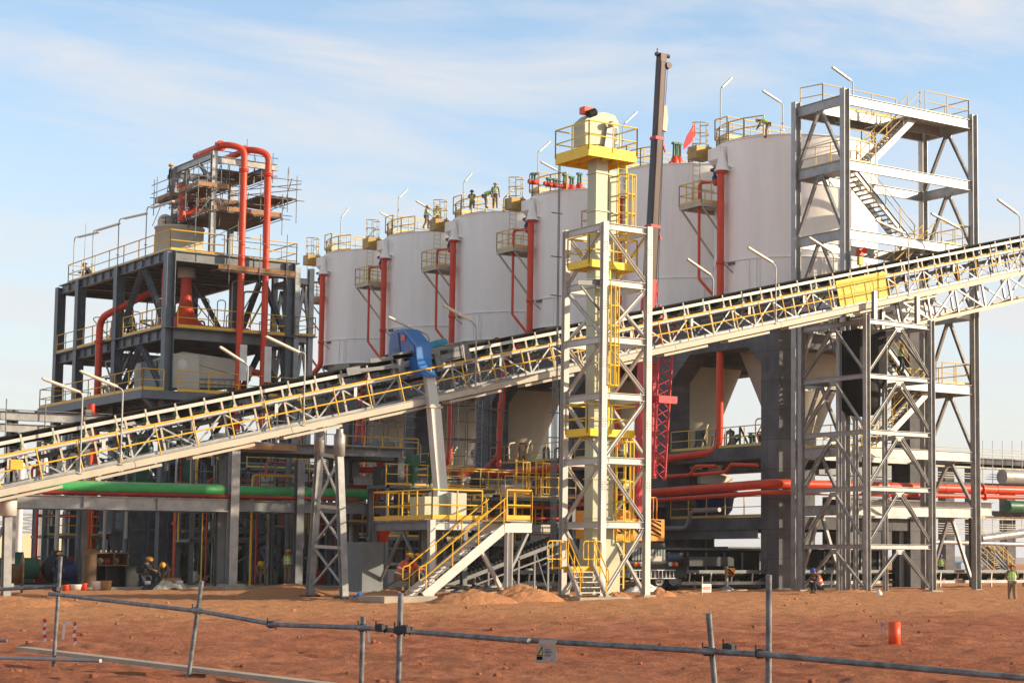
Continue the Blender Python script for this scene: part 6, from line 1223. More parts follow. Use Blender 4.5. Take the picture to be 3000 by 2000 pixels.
    for s_ in 'lr': a_ = V_(Lg, 'a'+s_); t_ = V_(Lg, 't'+s_); c = {'a': (tuple(a_+Vector((0, 0, .04))), .06), 'b': (tuple(a_-Vector((0, .03, .03))), .055), 'c': (tuple(t_), (.055, .045))}; skin_mesh('boot', c, [('a', 'b'), ('b', 'c')], WOODD, t)
    if helmet:
        M = MB(); M.ball((0, 0, 0), .125, 8, (.95, 1.12, 1), 0.0); M.lathe((0, .02, 0), [(.10, -.005), (.155, -.012), (.155, .003), (.10, .012)], 18)
        rot = up.to_track_quat('Z', 'Y').to_matrix(); c0 = hd+up*.045; M.v = [tuple(c0+rot @ Vector(v)) for v in M.v]; M.build('hard_hat', helmet, t)
    else: M = MB(); M.ball(hd+up*.05-fw*.01, .10, 6, (.92, 1.05, .9)); M.build('hair', BLACK, t)
    t.location = loc; t.rotation_euler = (0, 0, face); t.scale = (scale,)*3; return t
VD = math.atan2(_r0.y, _r0.x)      # facing so that local X runs along the picture's right
AWAY = VD; TOWARD = VD+math.pi; RIGHTW = VD-math.pi/2; LEFTW = VD+math.pi/2
q = at(2965, 1767, Y=50.5); pp = at(2965, 1700, D=75); person((pp.x, pp.y, at(2965, 1768, D=75).z), AWAY, 'walk', HIVIS, HELMY, CLOTH1, 'worker in lime vest and yellow hard hat walking at the right edge', scale=.93)
pp = at(2395, 1738, D=84); person((pp.x, pp.y, pp.z), LEFTW+.5, 'squat', HIVISO, HELMB, CLOTH2, 'worker in orange vest and blue hard hat crouching at the foot of the trestle tower', shirt=CLOTH2, scale=1.05)
for (x, y), hl, lab in ((R4(915, 1318), HELMY, 'orange vested worker seated on timber blocks, the left one of two'), (R4(975, 1322), HELMY, 'orange vested worker seated on timber blocks, the right one of two')):
    pp = at(x, y, Y=64.6); person((pp.x, pp.y, pp.z-.36), RIGHTW+.2, 'sit', HIVISO, hl, CLOTH1, lab, shirt=HIVISO, scale=1.15)
pp = at(841, 1708, Y=90.0); person((pp.x, 90.0, pp.z), AWAY-.3, 'stand', HIVIS, HELMY, CLOTH1, 'worker in lime vest standing under the green pipe beside a rack column')
pp = at(770, 1712, Y=91.5); person((pp.x, 91.5, pp.z), TOWARD, 'bend', HIVIS, HELMY, CLOTH1, 'worker bending in the shade right of the tall rack column')
pp = at(172, 1722, Y=97); person((pp.x, 97, .1), TOWARD, 'stand', None, HELMY, CLOTH2, 'worker in dark clothes and yellow hard hat behind the cable reel', shirt=CLOTH2)
pp = at(418, 1700, Y=92); person((pp.x, 92, .1), RIGHTW, 'kneel', None, HELMY, CLOTH2, 'crouching worker in dark clothes right of the tool cabinet', shirt=CLOTH2, scale=1.2)
pp = at(444, 1700, Y=92.6); person((pp.x, 92.6, .1), TOWARD, 'kneel', None, HELMY, CLOTH2, 'second crouching worker beside the dark clothed one, nearer the columns', shirt=CLOTH1, scale=1.2)
pp = at(485, 1700, Y=92.2); person((pp.x, 92.2, .1), TOWARD, 'bend', None, HELMY, CLOTH1, 'bending worker in pale clothes in front of the red standpipe', shirt=CLOTH1)
# on the silo roofs
def roofman(i, px, kind, face, lab, shirt=CLOTH1, dy=-2.2, hl=HELMY):
    Y = SY0+SPC*i+dy; pp = at(px, 600, Y=Y); person((pp.x, Y, ZR+.2), face, kind, HIVIS, hl, CLOTH1, lab, shirt=shirt)
roofman(4, R5(1175, 0)[0], 'walk', RIGHTW, 'worker walking with bowed head on the second silo roof from the left', dy=-2.6)
roofman(4, R5(1258, 0)[0], 'stand', AWAY, 'worker in lime vest seen from behind on the second silo roof from the left', dy=-3.0)
roofman(3, R5(1525, 0)[0], 'kneel', TOWARD, 'crouching worker with a dark hard hat on the third silo roof from the left', dy=-1.6, hl=BLUED)
roofman(3, R5(1630, 0)[0], 'bend', RIGHTW, 'worker bending forward on the third silo roof from the left', dy=-2.4)
roofman(3, R5(1700, 0)[0], 'stand', AWAY, 'worker standing upright at the right end of the third silo roof from the left', dy=-2.8)
pp = at(*B2(1390, 395), Y=SY0-2.6); person((pp.x, pp.y, ZR-.25), LEFTW, 'bend', HIVIS, HELMY, CLOTH1, 'worker bending low on the rightmost silo roof', scale=.9)
pp = at(*R1(465, 1285), X=BX0+1.0); person((pp.x, pp.y, 18.35), LEFTW, 'squat', None, BLUED, CLOTH2, 'dark clothed worker crouching at the left end of the process building roof', shirt=CLOTH2, scale=1.2)
pp = at(*R2(825, 480), X=BX0+.9); person((pp.x, pp.y, 14.1), AWAY, 'stand', HIVIS, HELMB, CLOTH2, 'worker in lime vest behind the braces on the middle deck', shirt=CLOTH1)
pp = at(*T4(640, 330), X=TX0+.5); person((pp.x, pp.y, ztt-1.45), LEFTW, 'stand', HIVIS, HELMB, CLOTH2, 'worker in blue hard hat looking over the top beam of the roof tower', shirt=CLOTH1)
pp = at(*T4(400, 480), Y=TY1+.5); person((pp.x, pp.y, pp.z-1.35), LEFTW, 'stand', None, HELMY, CLOTH2, 'worker in yellow hard hat beside the left column of the roof tower', shirt=CLOTH2)
pp = at(*C2(1330, 560), Y=RY0+1.0); person((pp.x, pp.y, pp.z-.95), RIGHTW, 'walk', HIVIS, HELMY, CLOTH2, 'worker in lime vest going down the flight behind the trestle tower', shirt=CLOTH1, scale=.95)
pp = at(*D2(332, 1250), Y=82); person((pp.x, 82, .25), TOWARD, 'stand', HIVIS, HELMB, CLOTH2, 'worker in blue hard hat beyond the low conveyor at the right', scale=.95)
# ------------------------------------------------------------------ low conveyor on the ground at the right
YG = 77.0
t = thing('ground_conveyor', 'long low belt conveyor on short legs running out to the right edge', 'conveyor', (60, YG, 0))
z_ = at(*D2(600, 1325), Y=YG).z; xa, xb = 46.0, 90.0
for y in (YG, YG+1.3): M = MB(); M.csec((xa, y, z_), (xb, y, z_), .08, .16, .014, side=1 if y == YG else -1); M.build('stringer', GALV, t)
M = MB(); M.prof((xa, YG+.65, 0), (xb, YG+.65, 0), [(-.62, z_+.42), (-.25, z_+.16), (.25, z_+.16), (.62, z_+.42), (.62, z_+.46), (.25, z_+.19), (-.25, z_+.19), (-.62, z_+.46)]); M.build('belt', BLACK, t)
M = MB(); M.box2((xa, YG-.02, z_+.5), (xb, YG, z_+.66)); M.build('edge_plate', GRIM, t)
k = 0; x = xa+.5
while x < xb:
    M = MB(); M.bar((x, YG-.01, z_+.05), (x+.06, YG-.01, z_+.5), .07, .04); M.bar((x, YG+1.31, z_), (x, YG+1.31, z_+.5), .07, .04); o = M.build('idler_frame', PALE, t); M = MB(); M.tube((x, YG+.04, z_+.38), (x, YG+.4, z_+.12), .06, n=8); M.tube((x, YG+.42, z_+.1), (x, YG+.9, z_+.1), .06, n=8); M.build('idler_rollers', GREENM, o)
    if k % 3 == 0: M = MB(); M.bar((x, YG, -.1), (x, YG, z_-.08), .09); M.bar((x, YG+1.3, -.1), (x, YG+1.3, z_-.08), .09); M.build('leg', TAN, t)
    x += 1.35; k += 1
M = MB(); M.box2((xa, YG-.05, z_-.75), (xb, YG+.0, z_-.45)); M.build('lower_beam', GRIM, t)
# galvanised channel laid on the ground
a, b = at(*D2(0, 1485), Z=.02), at(*D2(680, 1490), Z=.02)
a = at(2540, 1765, Y=60.5); b = at(2865, 1768, Y=60.5)
M = MB(); M.bar((a.x, 60.5, a.z+.02), (b.x, 60.5, a.z+.02), .06); M.bar((a.x, 61.6, a.z+.04), (b.x, 61.6, a.z+.04), .06)
for k in range(10): x = a.x+(b.x-a.x)*k/9; M.bar((x, 60.5, a.z+.03), (x, 61.6, a.z+.03), .04)
o = M.build('laid_frame', PALE); tag(o, 'pale steel frame lying flat on the dirt before the trestle tower', 'frame')
def canister(px, py, h, m, lab, Y=None, name='canister', r=.14):
    q = at(px, py, Z=.0) if Y is None else at(px, py, Y=Y); z0 = q.z if Y else 0
    M = MB(); M.lathe((q.x, q.y, z0), [(.01, 0), (r, 0), (r, h*.72), (r*.5, h*.85), (r*.32, h*.88), (r*.32, h), (.01, h)], 16); o = M.build(name, m); tag(o, lab, name.replace('_', ' ')); return o
canister(*S6(927, 1450), .5, PLASTIC, 'white plastic jerrycan at the foot of the trestle tower', Y=61.2)
# small warning sign near the crane
q0, q1 = at(*D4(972, 985), Y=66), at(*D4(1100, 1100), Y=66); t = thing('warning_sign', 'small white sign board with a red heading band, staked by the crane outrigger', 'sign', (q0.x, 66, 0))
M = MB(); M.box2((q0.x, 66, q1.z), (q1.x, 66.02, q0.z)); M.build('board', PLASTIC, t); M = MB(); M.box2((q0.x+.06, 65.992, q0.z-.24), (q1.x-.06, 65.999, q0.z-.12)); M.build('red_band', REDF, t)
text_mesh('WARNING', .10, PLASTIC, 'heading', t, ((q0.x+q1.x)/2, 65.985, q0.z-.18), (1, 0, 0), ext=.002)
M = MB()
for k in range(4): M.box2((q0.x+.08, 65.992, q0.z-.33-k*.07), (q1.x-.1-.05*(k % 2), 65.999, q0.z-.315-k*.07))
M.build('text_lines', GRIM, t)
M = MB(); M.tube((q0.x+.05, 66.04, -.05), (q0.x+.05, 66.04, at(*D4(988, 880), Y=66).z), .022, n=6); M.build('stake', PLASTIC, t)
# cable reel, cabinet and clutter at the left
q = at(*D5(285, 1160), Y=80); t = thing('cable_reel', 'wooden cable reel standing on edge at the left', 'reel', (q.x, 80, 0)); r = .80
q2 = at(*D5(220, 1160), Y=79)
for nm, y in (('front_flange', 0), ('back_flange', 1)):
    c = Vector((q.x-.85*0, 80, r+.05))+Vector((-.5, -.45, 0))*0+Vector((-.75, 0.1, 0))*(1-y); u = Vector((1, -.25, 0)).normalized(); M = MB(); M.tube(c-u*.03, c+u*.03, r, n=36, smooth=False); M.build('flange', WOODD if y else WOOD, t)
M = MB(); c0 = Vector((q.x-.75, 80.1, r+.05)); M.tube(c0, Vector((q.x, 80, r+.05)), r*.5, n=24); M.build('drum', WOODD, t)
a, b = at(*D5(1165, 945), Y=91), at(*D5(1640, 1110), Y=91); t = thing('tool_cabinet', 'open wooden tool cabinet with shelves full of gear under the green pipe', 'cabinet', (a.x, 91, 0))
M = MB(); M.box2((a.x, 91, a.z-.06), (b.x, 92.0, a.z)); M.box2((a.x, 91, b.z-.03), (b.x, 92, b.z+.03)); M.box2((a.x, 91, b.z+.031), (a.x+.05, 92, a.z-.061)); M.box2((b.x-.05, 91, b.z+.031), (b.x, 92, a.z-.061)); M.box2((a.x+.06, 91.95, b.z+.031), (b.x-.06, 92, a.z-.061)); xm = at(*D5(1455, 1000), Y=91).x; M.box2((xm, 91, b.z+.031), (xm+.04, 91.9, a.z-.061)); M.build('upper_shelf', WOODD, t)
M = MB(); M.box2((a.x+.1, 91.1, .05), (a.x+.16, 92, b.z-.031)); M.box2((xm-.35, 91.1, .05), (xm-.29, 92, b.z-.031)); M.box2((b.x-.1, 91.1, .05), (b.x-.04, 92, b.z-.031)); M.box2((a.x+.1, 91.9, .05), (b.x+1.0, 91.97, b.z-.04)); M.build('lower_frame', DARKM, t)
for k, (fx, m, lab) in enumerate(((.13, TAN, 'pale respirator on the cabinet shelf, leftmost'), (.32, TAN, 'pale respirator on the cabinet shelf, second'), (.5, REDF, 'red tin on the cabinet shelf'), (.72, WOOD, 'brown bag on the cabinet shelf'))):
    x = a.x+(b.x-a.x)*fx; M = MB(); M.ball((x, 91.4, b.z+.2), .17, 5, (1, .8, 1)); M.lathe((x, 91.22, b.z+.2), [(.01, -.06), (.07, -.05), (.08, 0)], 10, axis='y'); o = M.build('shelf_item', m); tag(o, lab, 'tool')
for k in range(14):
    x = a.x+(b.x-a.x)*(k+.5)/14*.95; M = MB(); M.lathe((x, 91.3+.3*(k % 2), a.z), [(.01, 0), (.04, 0), (.04, .08), (.02, .11), (.01, .11)], 8); o = M.build('small_bottle', (TAN, GREENM, PLASTIC, DARKM)[k % 4]); tag(o, ('cream', 'green', 'white', 'dark')[k % 4]+' little bottle standing on top of the tool cabinet', 'bottle', ('cream', 'green', 'white', 'dark')[k % 4]+' bottles on the tool cabinet')
a, b = at(*D5(1090, 900), Y=90.5), at(*D5(1225, 1370), Y=90.5); M = MB(); M.box2((a.x, 90.5, 0), (b.x, 90.9, a.z)); o = M.build('panel', WOODD); tag(o, 'upright brown panel at the left side of the tool cabinet', 'panel')
for (px, py, m, lab, r, h, nm) in ((845, 1310, REDBR, 'small orange pail left of the tool cabinet', .16, .28, 'pail'), (880, 1312, REDBR, 'second orange pail next to the first', .14, .25, 'pail'), (960, 1310, PLASTIC, 'low white tub left of the tool cabinet', .3, .24, 'tub'), (1070, 1330, REDF, 'dark red can beside the brown panel', .16, .35, 'can'), (1240, 1340, PLASTIC, 'white sack at the foot of the brown panel', .24, .4, 'sack'), (1330, 1360, WOOD, 'tan bundle under the tool cabinet', .35, .45, 'bundle')):
    q = at(*D5(px, py), Y=88.6); M = MB(); zz = gz(q.x, 88.6); M.lathe((q.x, 88.6, zz), [(.01, 0), (r*.85, 0), (r, h*.9), (r*1.04, h), (r*.9, h), (.01, h*.92)], 14); o = M.build(nm, m); tag(o, lab, nm)
for (px, py, m, lab, r, h, nm) in ((490, 1270, PLASTIC, 'white bucket standing before the dim standpipe', .18, .42, 'bucket'), (130, 1210, PLASTIC, 'white canister right of the tool cabinet', .14, .4, 'can')):
    q = at(*D6(px, py), Y=88.6); zz = gz(q.x, 88.6); M = MB(); M.lathe((q.x, 88.6, zz), [(.01, 0), (r*.85, 0), (r, h*.9), (r*1.04, h), (r*.9, h), (.01, h*.92)], 14); o = M.build(nm, m); tag(o, lab, nm)
a = at(*D6(340, 1200), Y=89.5); M = MB(); M.box2((a.x, 89.5, 0), (a.x+.75, 90.1, .55)); o = M.build('carton', WOOD); tag(o, 'brown carton beside the white bucket', 'carton')
def cloth_heap(px, py, Y, w_, h_, m, lab, nm='tarpaulin'):
    q = at(px, py, Y=Y); z0 = gz(q.x, Y); M = MB(); n = 14; vs = []
    for i in range(n+1):
        for j in range(n+1):
            u, v = i/n*2-1, j/n*2-1; d = max(0, 1-u*u*.9-v*v*.9); nn = noise.noise(Vector((u*2.7+px, v*2.7, 0)))
            vs.append((q.x+u*w_, Y+v*w_*.6, z0-.03+h_*(d**.7)*(.75+.7*nn)))
    M.add(vs, [(i*(n+1)+j, i*(n+1)+j+1, (i+1)*(n+1)+j+1, (i+1)*(n+1)+j) for i in range(n) for j in range(n)]); o = M.build(nm, m); tag(o, lab, nm)
cloth_heap(*D6(370, 1240), 88.4, .9, .45, TAN, 'crumpled pale plastic sheet beside the white bucket')
cloth_heap(*D6(200, 1240), 88.5, .6, .45, DARKM, 'dark crumpled bag right of the tool cabinet', 'bag')
cloth_heap(*D4(190, 1080), 72.6, 1.1, .45, PLASTIC, 'white plastic sheet heaped by the crane wheel')
cloth_heap(*D3(20, 950), 66.5, .45, .3, BLUE, 'crumpled light blue bag near the grey duct', 'bag')
# timber blocks the two men sit on
for k in range(7):
    q = at(*D3(380+k*22, 905-(k % 3)*20), Y=64.4); M = MB(); M.box((q.x, 64.4+.12*(k % 2), .08+.15*(k % 3)), (.32, .3, .13), rz=.2*(k % 3)); o = M.build('timber_block', WOOD if k % 2 else WOODD); tag(o, 'rough sawn timber block stacked under the seated orange workers', 'timber block', 'timber blocks under the seated workers')
# kerb / concrete plinths along the plant front
M = MB(); a = at(0, 1700, Y=95).x; M.box2((a-2, 90, -.1), (at(1180, 1700, Y=90).x, 121, .12)); o = M.build('concrete_apron', CONCP); o['kind'] = 'structure'
# earth mounds
def mound(px, py, Y, w_, h_, lab, seed=0, d_=None):
    q = at(px, py, Y=Y); z0 = gz(q.x, Y)-.06; M = MB(); n = 40; d_ = d_ or w_*.7; vs = []
    for i in range(n+1):
        for j in range(n+1):
            u, v = i/n*2-1, j/n*2-1; rr_ = math.sqrt(u*u+v*v); b_ = max(0, 1-rr_**1.6); x, y = q.x+u*w_, Y+v*d_
            vs.append((x, y, z0+(b_*h_*(1+.35*noise.noise(Vector((u*2+seed, v*2, seed))))+b_**.5*.06*noise.noise(Vector((x*6, y*6, seed)))+b_**.5*.03*noise.noise(Vector((x*16, y*16, seed)))) if rr_ < 1 else z0-.05))
    M.add(vs, [(i*(n+1)+j, i*(n+1)+j+1, (i+1)*(n+1)+j+1, (i+1)*(n+1)+j) for i in range(n) for j in range(n)], True); o = M.build('earth_mound', DIRT); tag(o, lab, 'mound')
mound(*D3(1130, 1030), 60.6, 1.9, .52, 'pale earth mound just right of the long stairs foot', 1)
mound(*D3(1640, 1010), 60.8, 1.7, .62, 'reddish earth mound left of the small elevator stairs', 2)
mound(*D3(280, 1000), 64.5, 1.6, .42, 'dark low mound in front of the grey duct', 3)
mound(*D6(1700, 1330), 72, 2.2, .5, 'low earth mound between the conveyor legs', 4)
mound(*D4(420, 1190), 62.5, .8, .42, 'small red mound at the right foot of the elevator tower', 5)
mound(*D4(700, 1110), 66, 1.1, .22, 'flat crumbly mound left of the white warning sign', 6)
mound(*S3(760, 1340), 62.8, .8, .28, 'small red mound between the elevator tower feet', 7)
mound(*F1(70, 225), 66, 2.6, .35, 'sunlit sandy mound at the left edge', 8)
mound(*S6(700, 1440), 66, 1.8, .2, 'broken earth strip before the trestle tower', 9)
mound(*F2(1745, 460), 36.5*.785, 1.2, .14, 'low dirt rim round the orange stub', 10)
# loose stones, scattered clods
for k in range(190):
    D = random.choice((random.uniform(17, 40), random.uniform(40, 76))); s = random.uniform(-.4, .15)*D; p = _fh*D+_r0*s; r = random.uniform(.02, .07)*(D/40)**.5
    M = MB(); M.ball((p.x, p.y, gz(p.x, p.y)+r*.3), r, 3, (random.uniform(.8, 1.5), random.uniform(.7, 1.2), .7)); o = M.build('clod', DIRT); tag(o, 'small clod of red earth lying on the open yard', 'clod', 'clods on the yard')
# orange stub pipe with ribbon
q = at(*F2(1757, 440), Z=-.08); k_ = q-EYE; sc_ = 23.0/ (k_.dot(FWD)); 
Dq = k_.dot(FWD); hh_ = 95/1.568*Dq/CAM_F; rr_ = 28/1.568*Dq/CAM_F
t = thing('pipe_stub', 'upright bright orange pipe stub with a pale ribbon in the open yard', 'pipe stub', (q.x, q.y, q.z-.1)); M = MB(); M.lathe((q.x, q.y, q.z-.1), [(rr_*.9, 0), (rr_, .0), (rr_, hh_+.1), (rr_*.9, hh_+.1), (rr_*.9, 0)], 28); M.build('pipe', REDBR, t)
M = MB(); a = q+Vector((0, 0, hh_*.95))-RT*rr_*1.05; M.quad(a, a-RT*.16+UP*.02, a-RT*.14-UP*.07, a-UP*.05); M.quad(a-RT*.08, a-RT*.13, a-RT*.15-UP*.2, a-RT*.1-UP*.2); M.build('ribbon', mat('pale_pink_ribbon', (.75, .45, .42), .7), t)

# ------------------------------------------------------------------ scaffold tube fence in the foreground
t = thing('tube_fence', 'rough fence of grey scaffold tubes clamped together across the foreground', 'fence', (10, 15, .1))
posts = [(F1(279, 45), F1(243, 515), 24.6), (F1(927, 158), F1(848, 640), 21.3), (F1(1668, 320), F1(1652, 760), 18.4), (F1(1841, 214), F1(1822, 800), 16.6), (F2(903, 305), F2(955, 800), 15.2), (F2(1180, 130), F2(1178, 830), 14.9)]
for a_, b_, D in posts:
    a = at(*a_, D=D); b = at(*b_, D=D); M = MB(); M.tube(b-UP*.2, a, .0245, n=14); M.build('post', HELMT, t)
rails = [(F1(-60, 200), F1(262, 183), 25.2, 24.6), (F1(228, 216), F1(905, 296), 24.4, 21.1), (F1(880, 290), F1(1262, 357), 21.2, 19.6), (F1(1235, 358), F1(1690, 373), 19.6, 18.2), (F1(1640, 371), F2(80, 434), 18.3, 15.9), (F2(40, 428), F2(1165, 497), 16.0, 14.85), (F2(1130, 493), F2(2450, 612), 14.8, 14.0)]
for a_, b_, Da, Db in rails:
    M = MB(); M.tube(at(*a_, D=Da), at(*b_, D=Db), .0242, n=14); M.build('rail', HELMT, t)
def clamp(px, py, D):
    c = at(px, py, D=D); M = MB(); M.lathe(c-RT*.035, [(.026, 0), (.038, 0), (.038, .05), (.026, .05)], 14, axis='x'); M.box(c+Vector((0, 0, .0)), (.09, .085, .05), rz=.4); M.tube(c+UP*.02-RT*.05, c+UP*.07-RT*.05, .008, n=6); M.tube(c-UP*.05+RT*.03, c+UP*.02+RT*.05, .009, n=6); M.build('clamp', DARKM, t)
for x, y, D in ((*F1(262, 195), 24.5), (*F1(905, 293), 21.2), (*F1(1252, 358), 19.6), (*F1(1670, 373), 18.3), (*F1(1752, 372), 17.8), (*F1(1840, 385), 16.55), (*F2(905, 480), 15.15), (*F2(1000, 465), 15.1), (*F2(1150, 492), 14.85), (*F1(1865, 380), 16.5)): clamp(x, y, D)
# notice hung on the fence
c = [at(*D1(*p), D=15.75) for p in ((640, 470), (1600, 240), (1590, 1390), (490, 1390))]; dn = -FWD*.008
t = thing('fence_notice', 'small white notice with a yellow warning triangle hung on the foreground tube', 'sign', c[3])
def dq(x, y, k=1): return at(*D1(x, y), D=15.75-.004*k)
M = MB(); M.slab([dq(660, 480, 0), dq(880, 470, 0), dq(1200, 520, 0), dq(1560, 560, 0), dq(1600, 1350, 0), dq(1500, 1390, 0), dq(480, 1390, 0)], FWD*.003); M.slab([dq(700, 200, 3), dq(1640, 250, 3), dq(1500, 500, 3), dq(640, 470, 3)], FWD*.003); M.build('sheet', mat('weathered_plastic_sheet', (.46, .43, .40), .6), t)
M = MB(); M.slab([dq(850, 540), dq(860, 1040), dq(560, 1040)], FWD*.002); M.build('triangle_border', BLACK, t)
M = MB(); M.slab([dq(820, 680, 2), dq(835, 1000, 2), dq(630, 1000, 2)], FWD*.001); M.build('triangle', YEL, t)
M = MB(); M.slab([dq(565, 1070), dq(855, 1070), dq(855, 1240), dq(565, 1240)], FWD*.002); M.build('caption_box', BLACK, t)
M = MB(); M.box(dq(740, 850, 3), (.004, .002, .012)); M.ball(dq(735, 940, 3), .003, 4); M.build('exclamation_mark', BLACK, t)
for s_, x, y, sz in (('非工作人员', 1125, 715, .010), ('严禁攀爬', 1130, 860, .0165), ('施工区', 1110, 1020, .0165), ('ACC', 1310, 1275, .010)): text_mesh(s_, sz, DARKM, 'notice_text', t, dq(x, y, 2), RT, UP, ext=.0005)
M = MB(); M.ball(dq(1170, 1260, 2), .006, 5, (1, .4, 1)); M.ball(dq(1000, 400, 5), .006, 5, (1, .4, 1)); M.build('red_mark', REDF, t)
# barrier tape scraps
for (x, y), D, lab in ((F1(205, 440), 27, 'red and white tape twist tied left of the first fence post'), (F1(343, 455), 26.5, 'red and white tape twist right of the first fence post')):
    t = thing('barrier_tape', lab, 'barrier tape', at(x, y, D=D)); b = at(x, y, D=D)
    for k in range(6):
        p0 = b+UP*(.055*k)+RT*.012*math.sin(k*1.7); p1 = b+UP*(.055*(k+1))+RT*.012*math.sin((k+1)*1.7); M = MB(); M.quad(p0-RT*.022, p0+RT*.022+UP*.01, p1+RT*.022+UP*.01, p1-RT*.022); M.build('tape_band', REDF if k % 2 else PLASTIC, t)
    if lab.endswith('right of the first fence post'): M = MB(); p = b+UP*.33; M.quad(p, p-RT*.16+UP*.0, p-RT*.17-UP*.02, p-UP*.03); M.quad(p-RT*.16, p-RT*.12, p-RT*.15-UP*.25, p-RT*.18-UP*.24); M.build('tape_tail', PLASTIC, t)
t = thing('barrier_tape', 'pale scrap of tape under the fence rail near the middle', 'barrier tape', at(*F1(1690, 430), D=18.2)); M = MB(); p = at(*F1(1685, 385), D=18.2); M.quad(p, p+RT*.02, p+RT*.035-UP*.11, p+RT*.012-UP*.11); M.build('tape_strip', PLASTIC, t)
# flat board and tube lying behind the fence
M = MB(); a, b = at(*F1(100, 468), D=26.0), at(*F1(1700, 660), D=18.6); M.bar(a, b, .16, .05); o = M.build('long_board', CONCP); tag(o, 'long grey board lying on the dirt behind the fence at the left', 'board')
M = MB(); a, b = at(*F1(-60, 508), D=24.2), at(*F1(462, 524), D=23.2); M.tube(a, b, .024, n=10); o = M.build('loose_tube', GALV); tag(o, 'pale tube lying on the ground at the foot of the first fence post', 'tube')
M = MB(); a, b = at(*F1(-60, 434), D=27), at(*F1(32, 432), D=27); M.tube(a, b, .024, n=10); o = M.build('loose_tube', GRIM); tag(o, 'short tube end lying at the left edge of the yard', 'tube')

# ------------------------------------------------------------------ things on the silo roofs and in the distance
for k in range(9):
    i = 2 if k < 6 else 1; px = (S1(35, 0)[0], S1(150, 0)[0], S1(195, 0)[0], S1(270, 0)[0], S1(318, 0)[0], S1(375, 0)[0], S1(1080, 0)[0], S1(1110, 0)[0], S1(1195, 0)[0])[k]
    Y = SY0+SPC*i-1.8; q = at(px, 450, Y=Y); h = (.75, .6, .6, 1.0, .9, 1.2, 1.5, 1.5, 1.1)[k]; t = thing('roof_valve', ('first from the left', 'second from the left', 'third from the left', 'tall fourth one', 'fifth one', 'tallest, rightmost', 'left of three tall', 'middle of three tall', 'right one by the flag')[k]+', green and red valve on the '+('third' if i == 2 else 'second')+' silo roof', 'valve', (q.x, Y, ZR), 'green and red valves on the '+('third' if i == 2 else 'second')+' silo roof')
    M = MB(); M.lathe((q.x, Y, ZR), [(.01, .1), (.24, .12), (.28, .3), (.2, h*.42), (.12, h*.5)], 14); M.tube((q.x-.35, Y, ZR+.25), (q.x+.35, Y, ZR+.25), .15, n=12); M.build('valve_body', REDF, t)
    M = MB(); M.tube((q.x-.1, Y, ZR+h*.45), (q.x-.07, Y, ZR+h), .07, n=8); M.tube((q.x+.1, Y, ZR+h*.45), (q.x+.09, Y, ZR+h), .07, n=8); M.box((q.x, Y, ZR+h), (.34, .26, .12)); M.build('actuator', GREENM, t)
q = at(*S1(1190, 330), Y=SY0+SPC-1.5); M = MB(); fl = [at(*S1(*p), Y=q.y) for p in ((1228, 205), (1236, 290), (1200, 350), (1150, 400), (1145, 370), (1170, 300), (1205, 240))]; M.slab(fl, (0, .05, 0)); o = M.build('red_flag', FLAGR); tag(o, 'bright red flag cloth hanging on the second silo roof', 'flag')
# lamps on the silo roofs
sl = [(R5(515, 470), R5(515, 240), R5(525, 225), R5(580, 155), 5), (R5(955, 330), R5(955, 90), R5(965, 75), R5(1030, 10), 4), (R5(720, 470), R5(715, 400), R5(725, 380), R5(795, 305), 4.45), (R5(1225, 330), R5(1225, 175), R5(1205, 165), R5(1095, 100), 3.9), (R5(1210, 330), R5(1210, 245), R5(1225, 230), R5(1285, 165), 3.45), (R5(1455, 160), R5(1457, -40), R5(1470, -50), R5(1520, -110), 3), (R5(1765, 180), R5(1765, 80), R5(1780, 70), R5(1850, 10), 2.45), (S1(65, 640), S1(65, 425), S1(75, 415), S1(155, 340), 2), (S1(218, 660), S1(218, 570), S1(200, 550), S1(88, 490), 1.9), (S1(695, 380), S1(695, 220), S1(710, 205), S1(798, 122), 1.5), (S1(1418, 260), S1(1418, -40), S1(1430, -60), S1(1500, -130), 0), (S4(112, 530), S4(108, 330), S4(92, 310), S4(-40, 225), -.1), (S4(650, 340), S4(648, 160), S4(630, 145), S4(492, 45), -.9), (R5(290, 520), R5(288, 515), R5(292, 510), R5(350, 450), 5.5), (R5(930, 420), R5(940, 260), R5(925, 245), R5(820, 190), 4.9)]
for k, (f_, b_, n_, e_, i) in enumerate(sl):
    Y = SY0+SPC*i-1.6; P = [at(*p, Y=Y) for p in (f_, b_, n_, e_)]; P[1].x = P[0].x
    lamp_post(P[0], P[1], P[2], P[3], 'lamp post on a silo roof, '+['above the leftmost silo', 'above the second silo from the left, tall', 'tilted up beside the second silo platform', 'pointing left above the walking workers', 'tilted up beside the fourth silo platform', 'tall one left of the crouching worker', 'tilted up beside the third silo from the right', 'tilted up left of the bucket elevator', 'pointing left, low behind the bucket elevator', 'tilted up right of the elevator head', 'tall one above the nearest silo', 'pointing left before the stair tower', 'topmost one above the stair tower', 'leftmost stub by the link tower', 'yellow lit one between the two left silos'][k], 'lamp posts on the silo roofs')
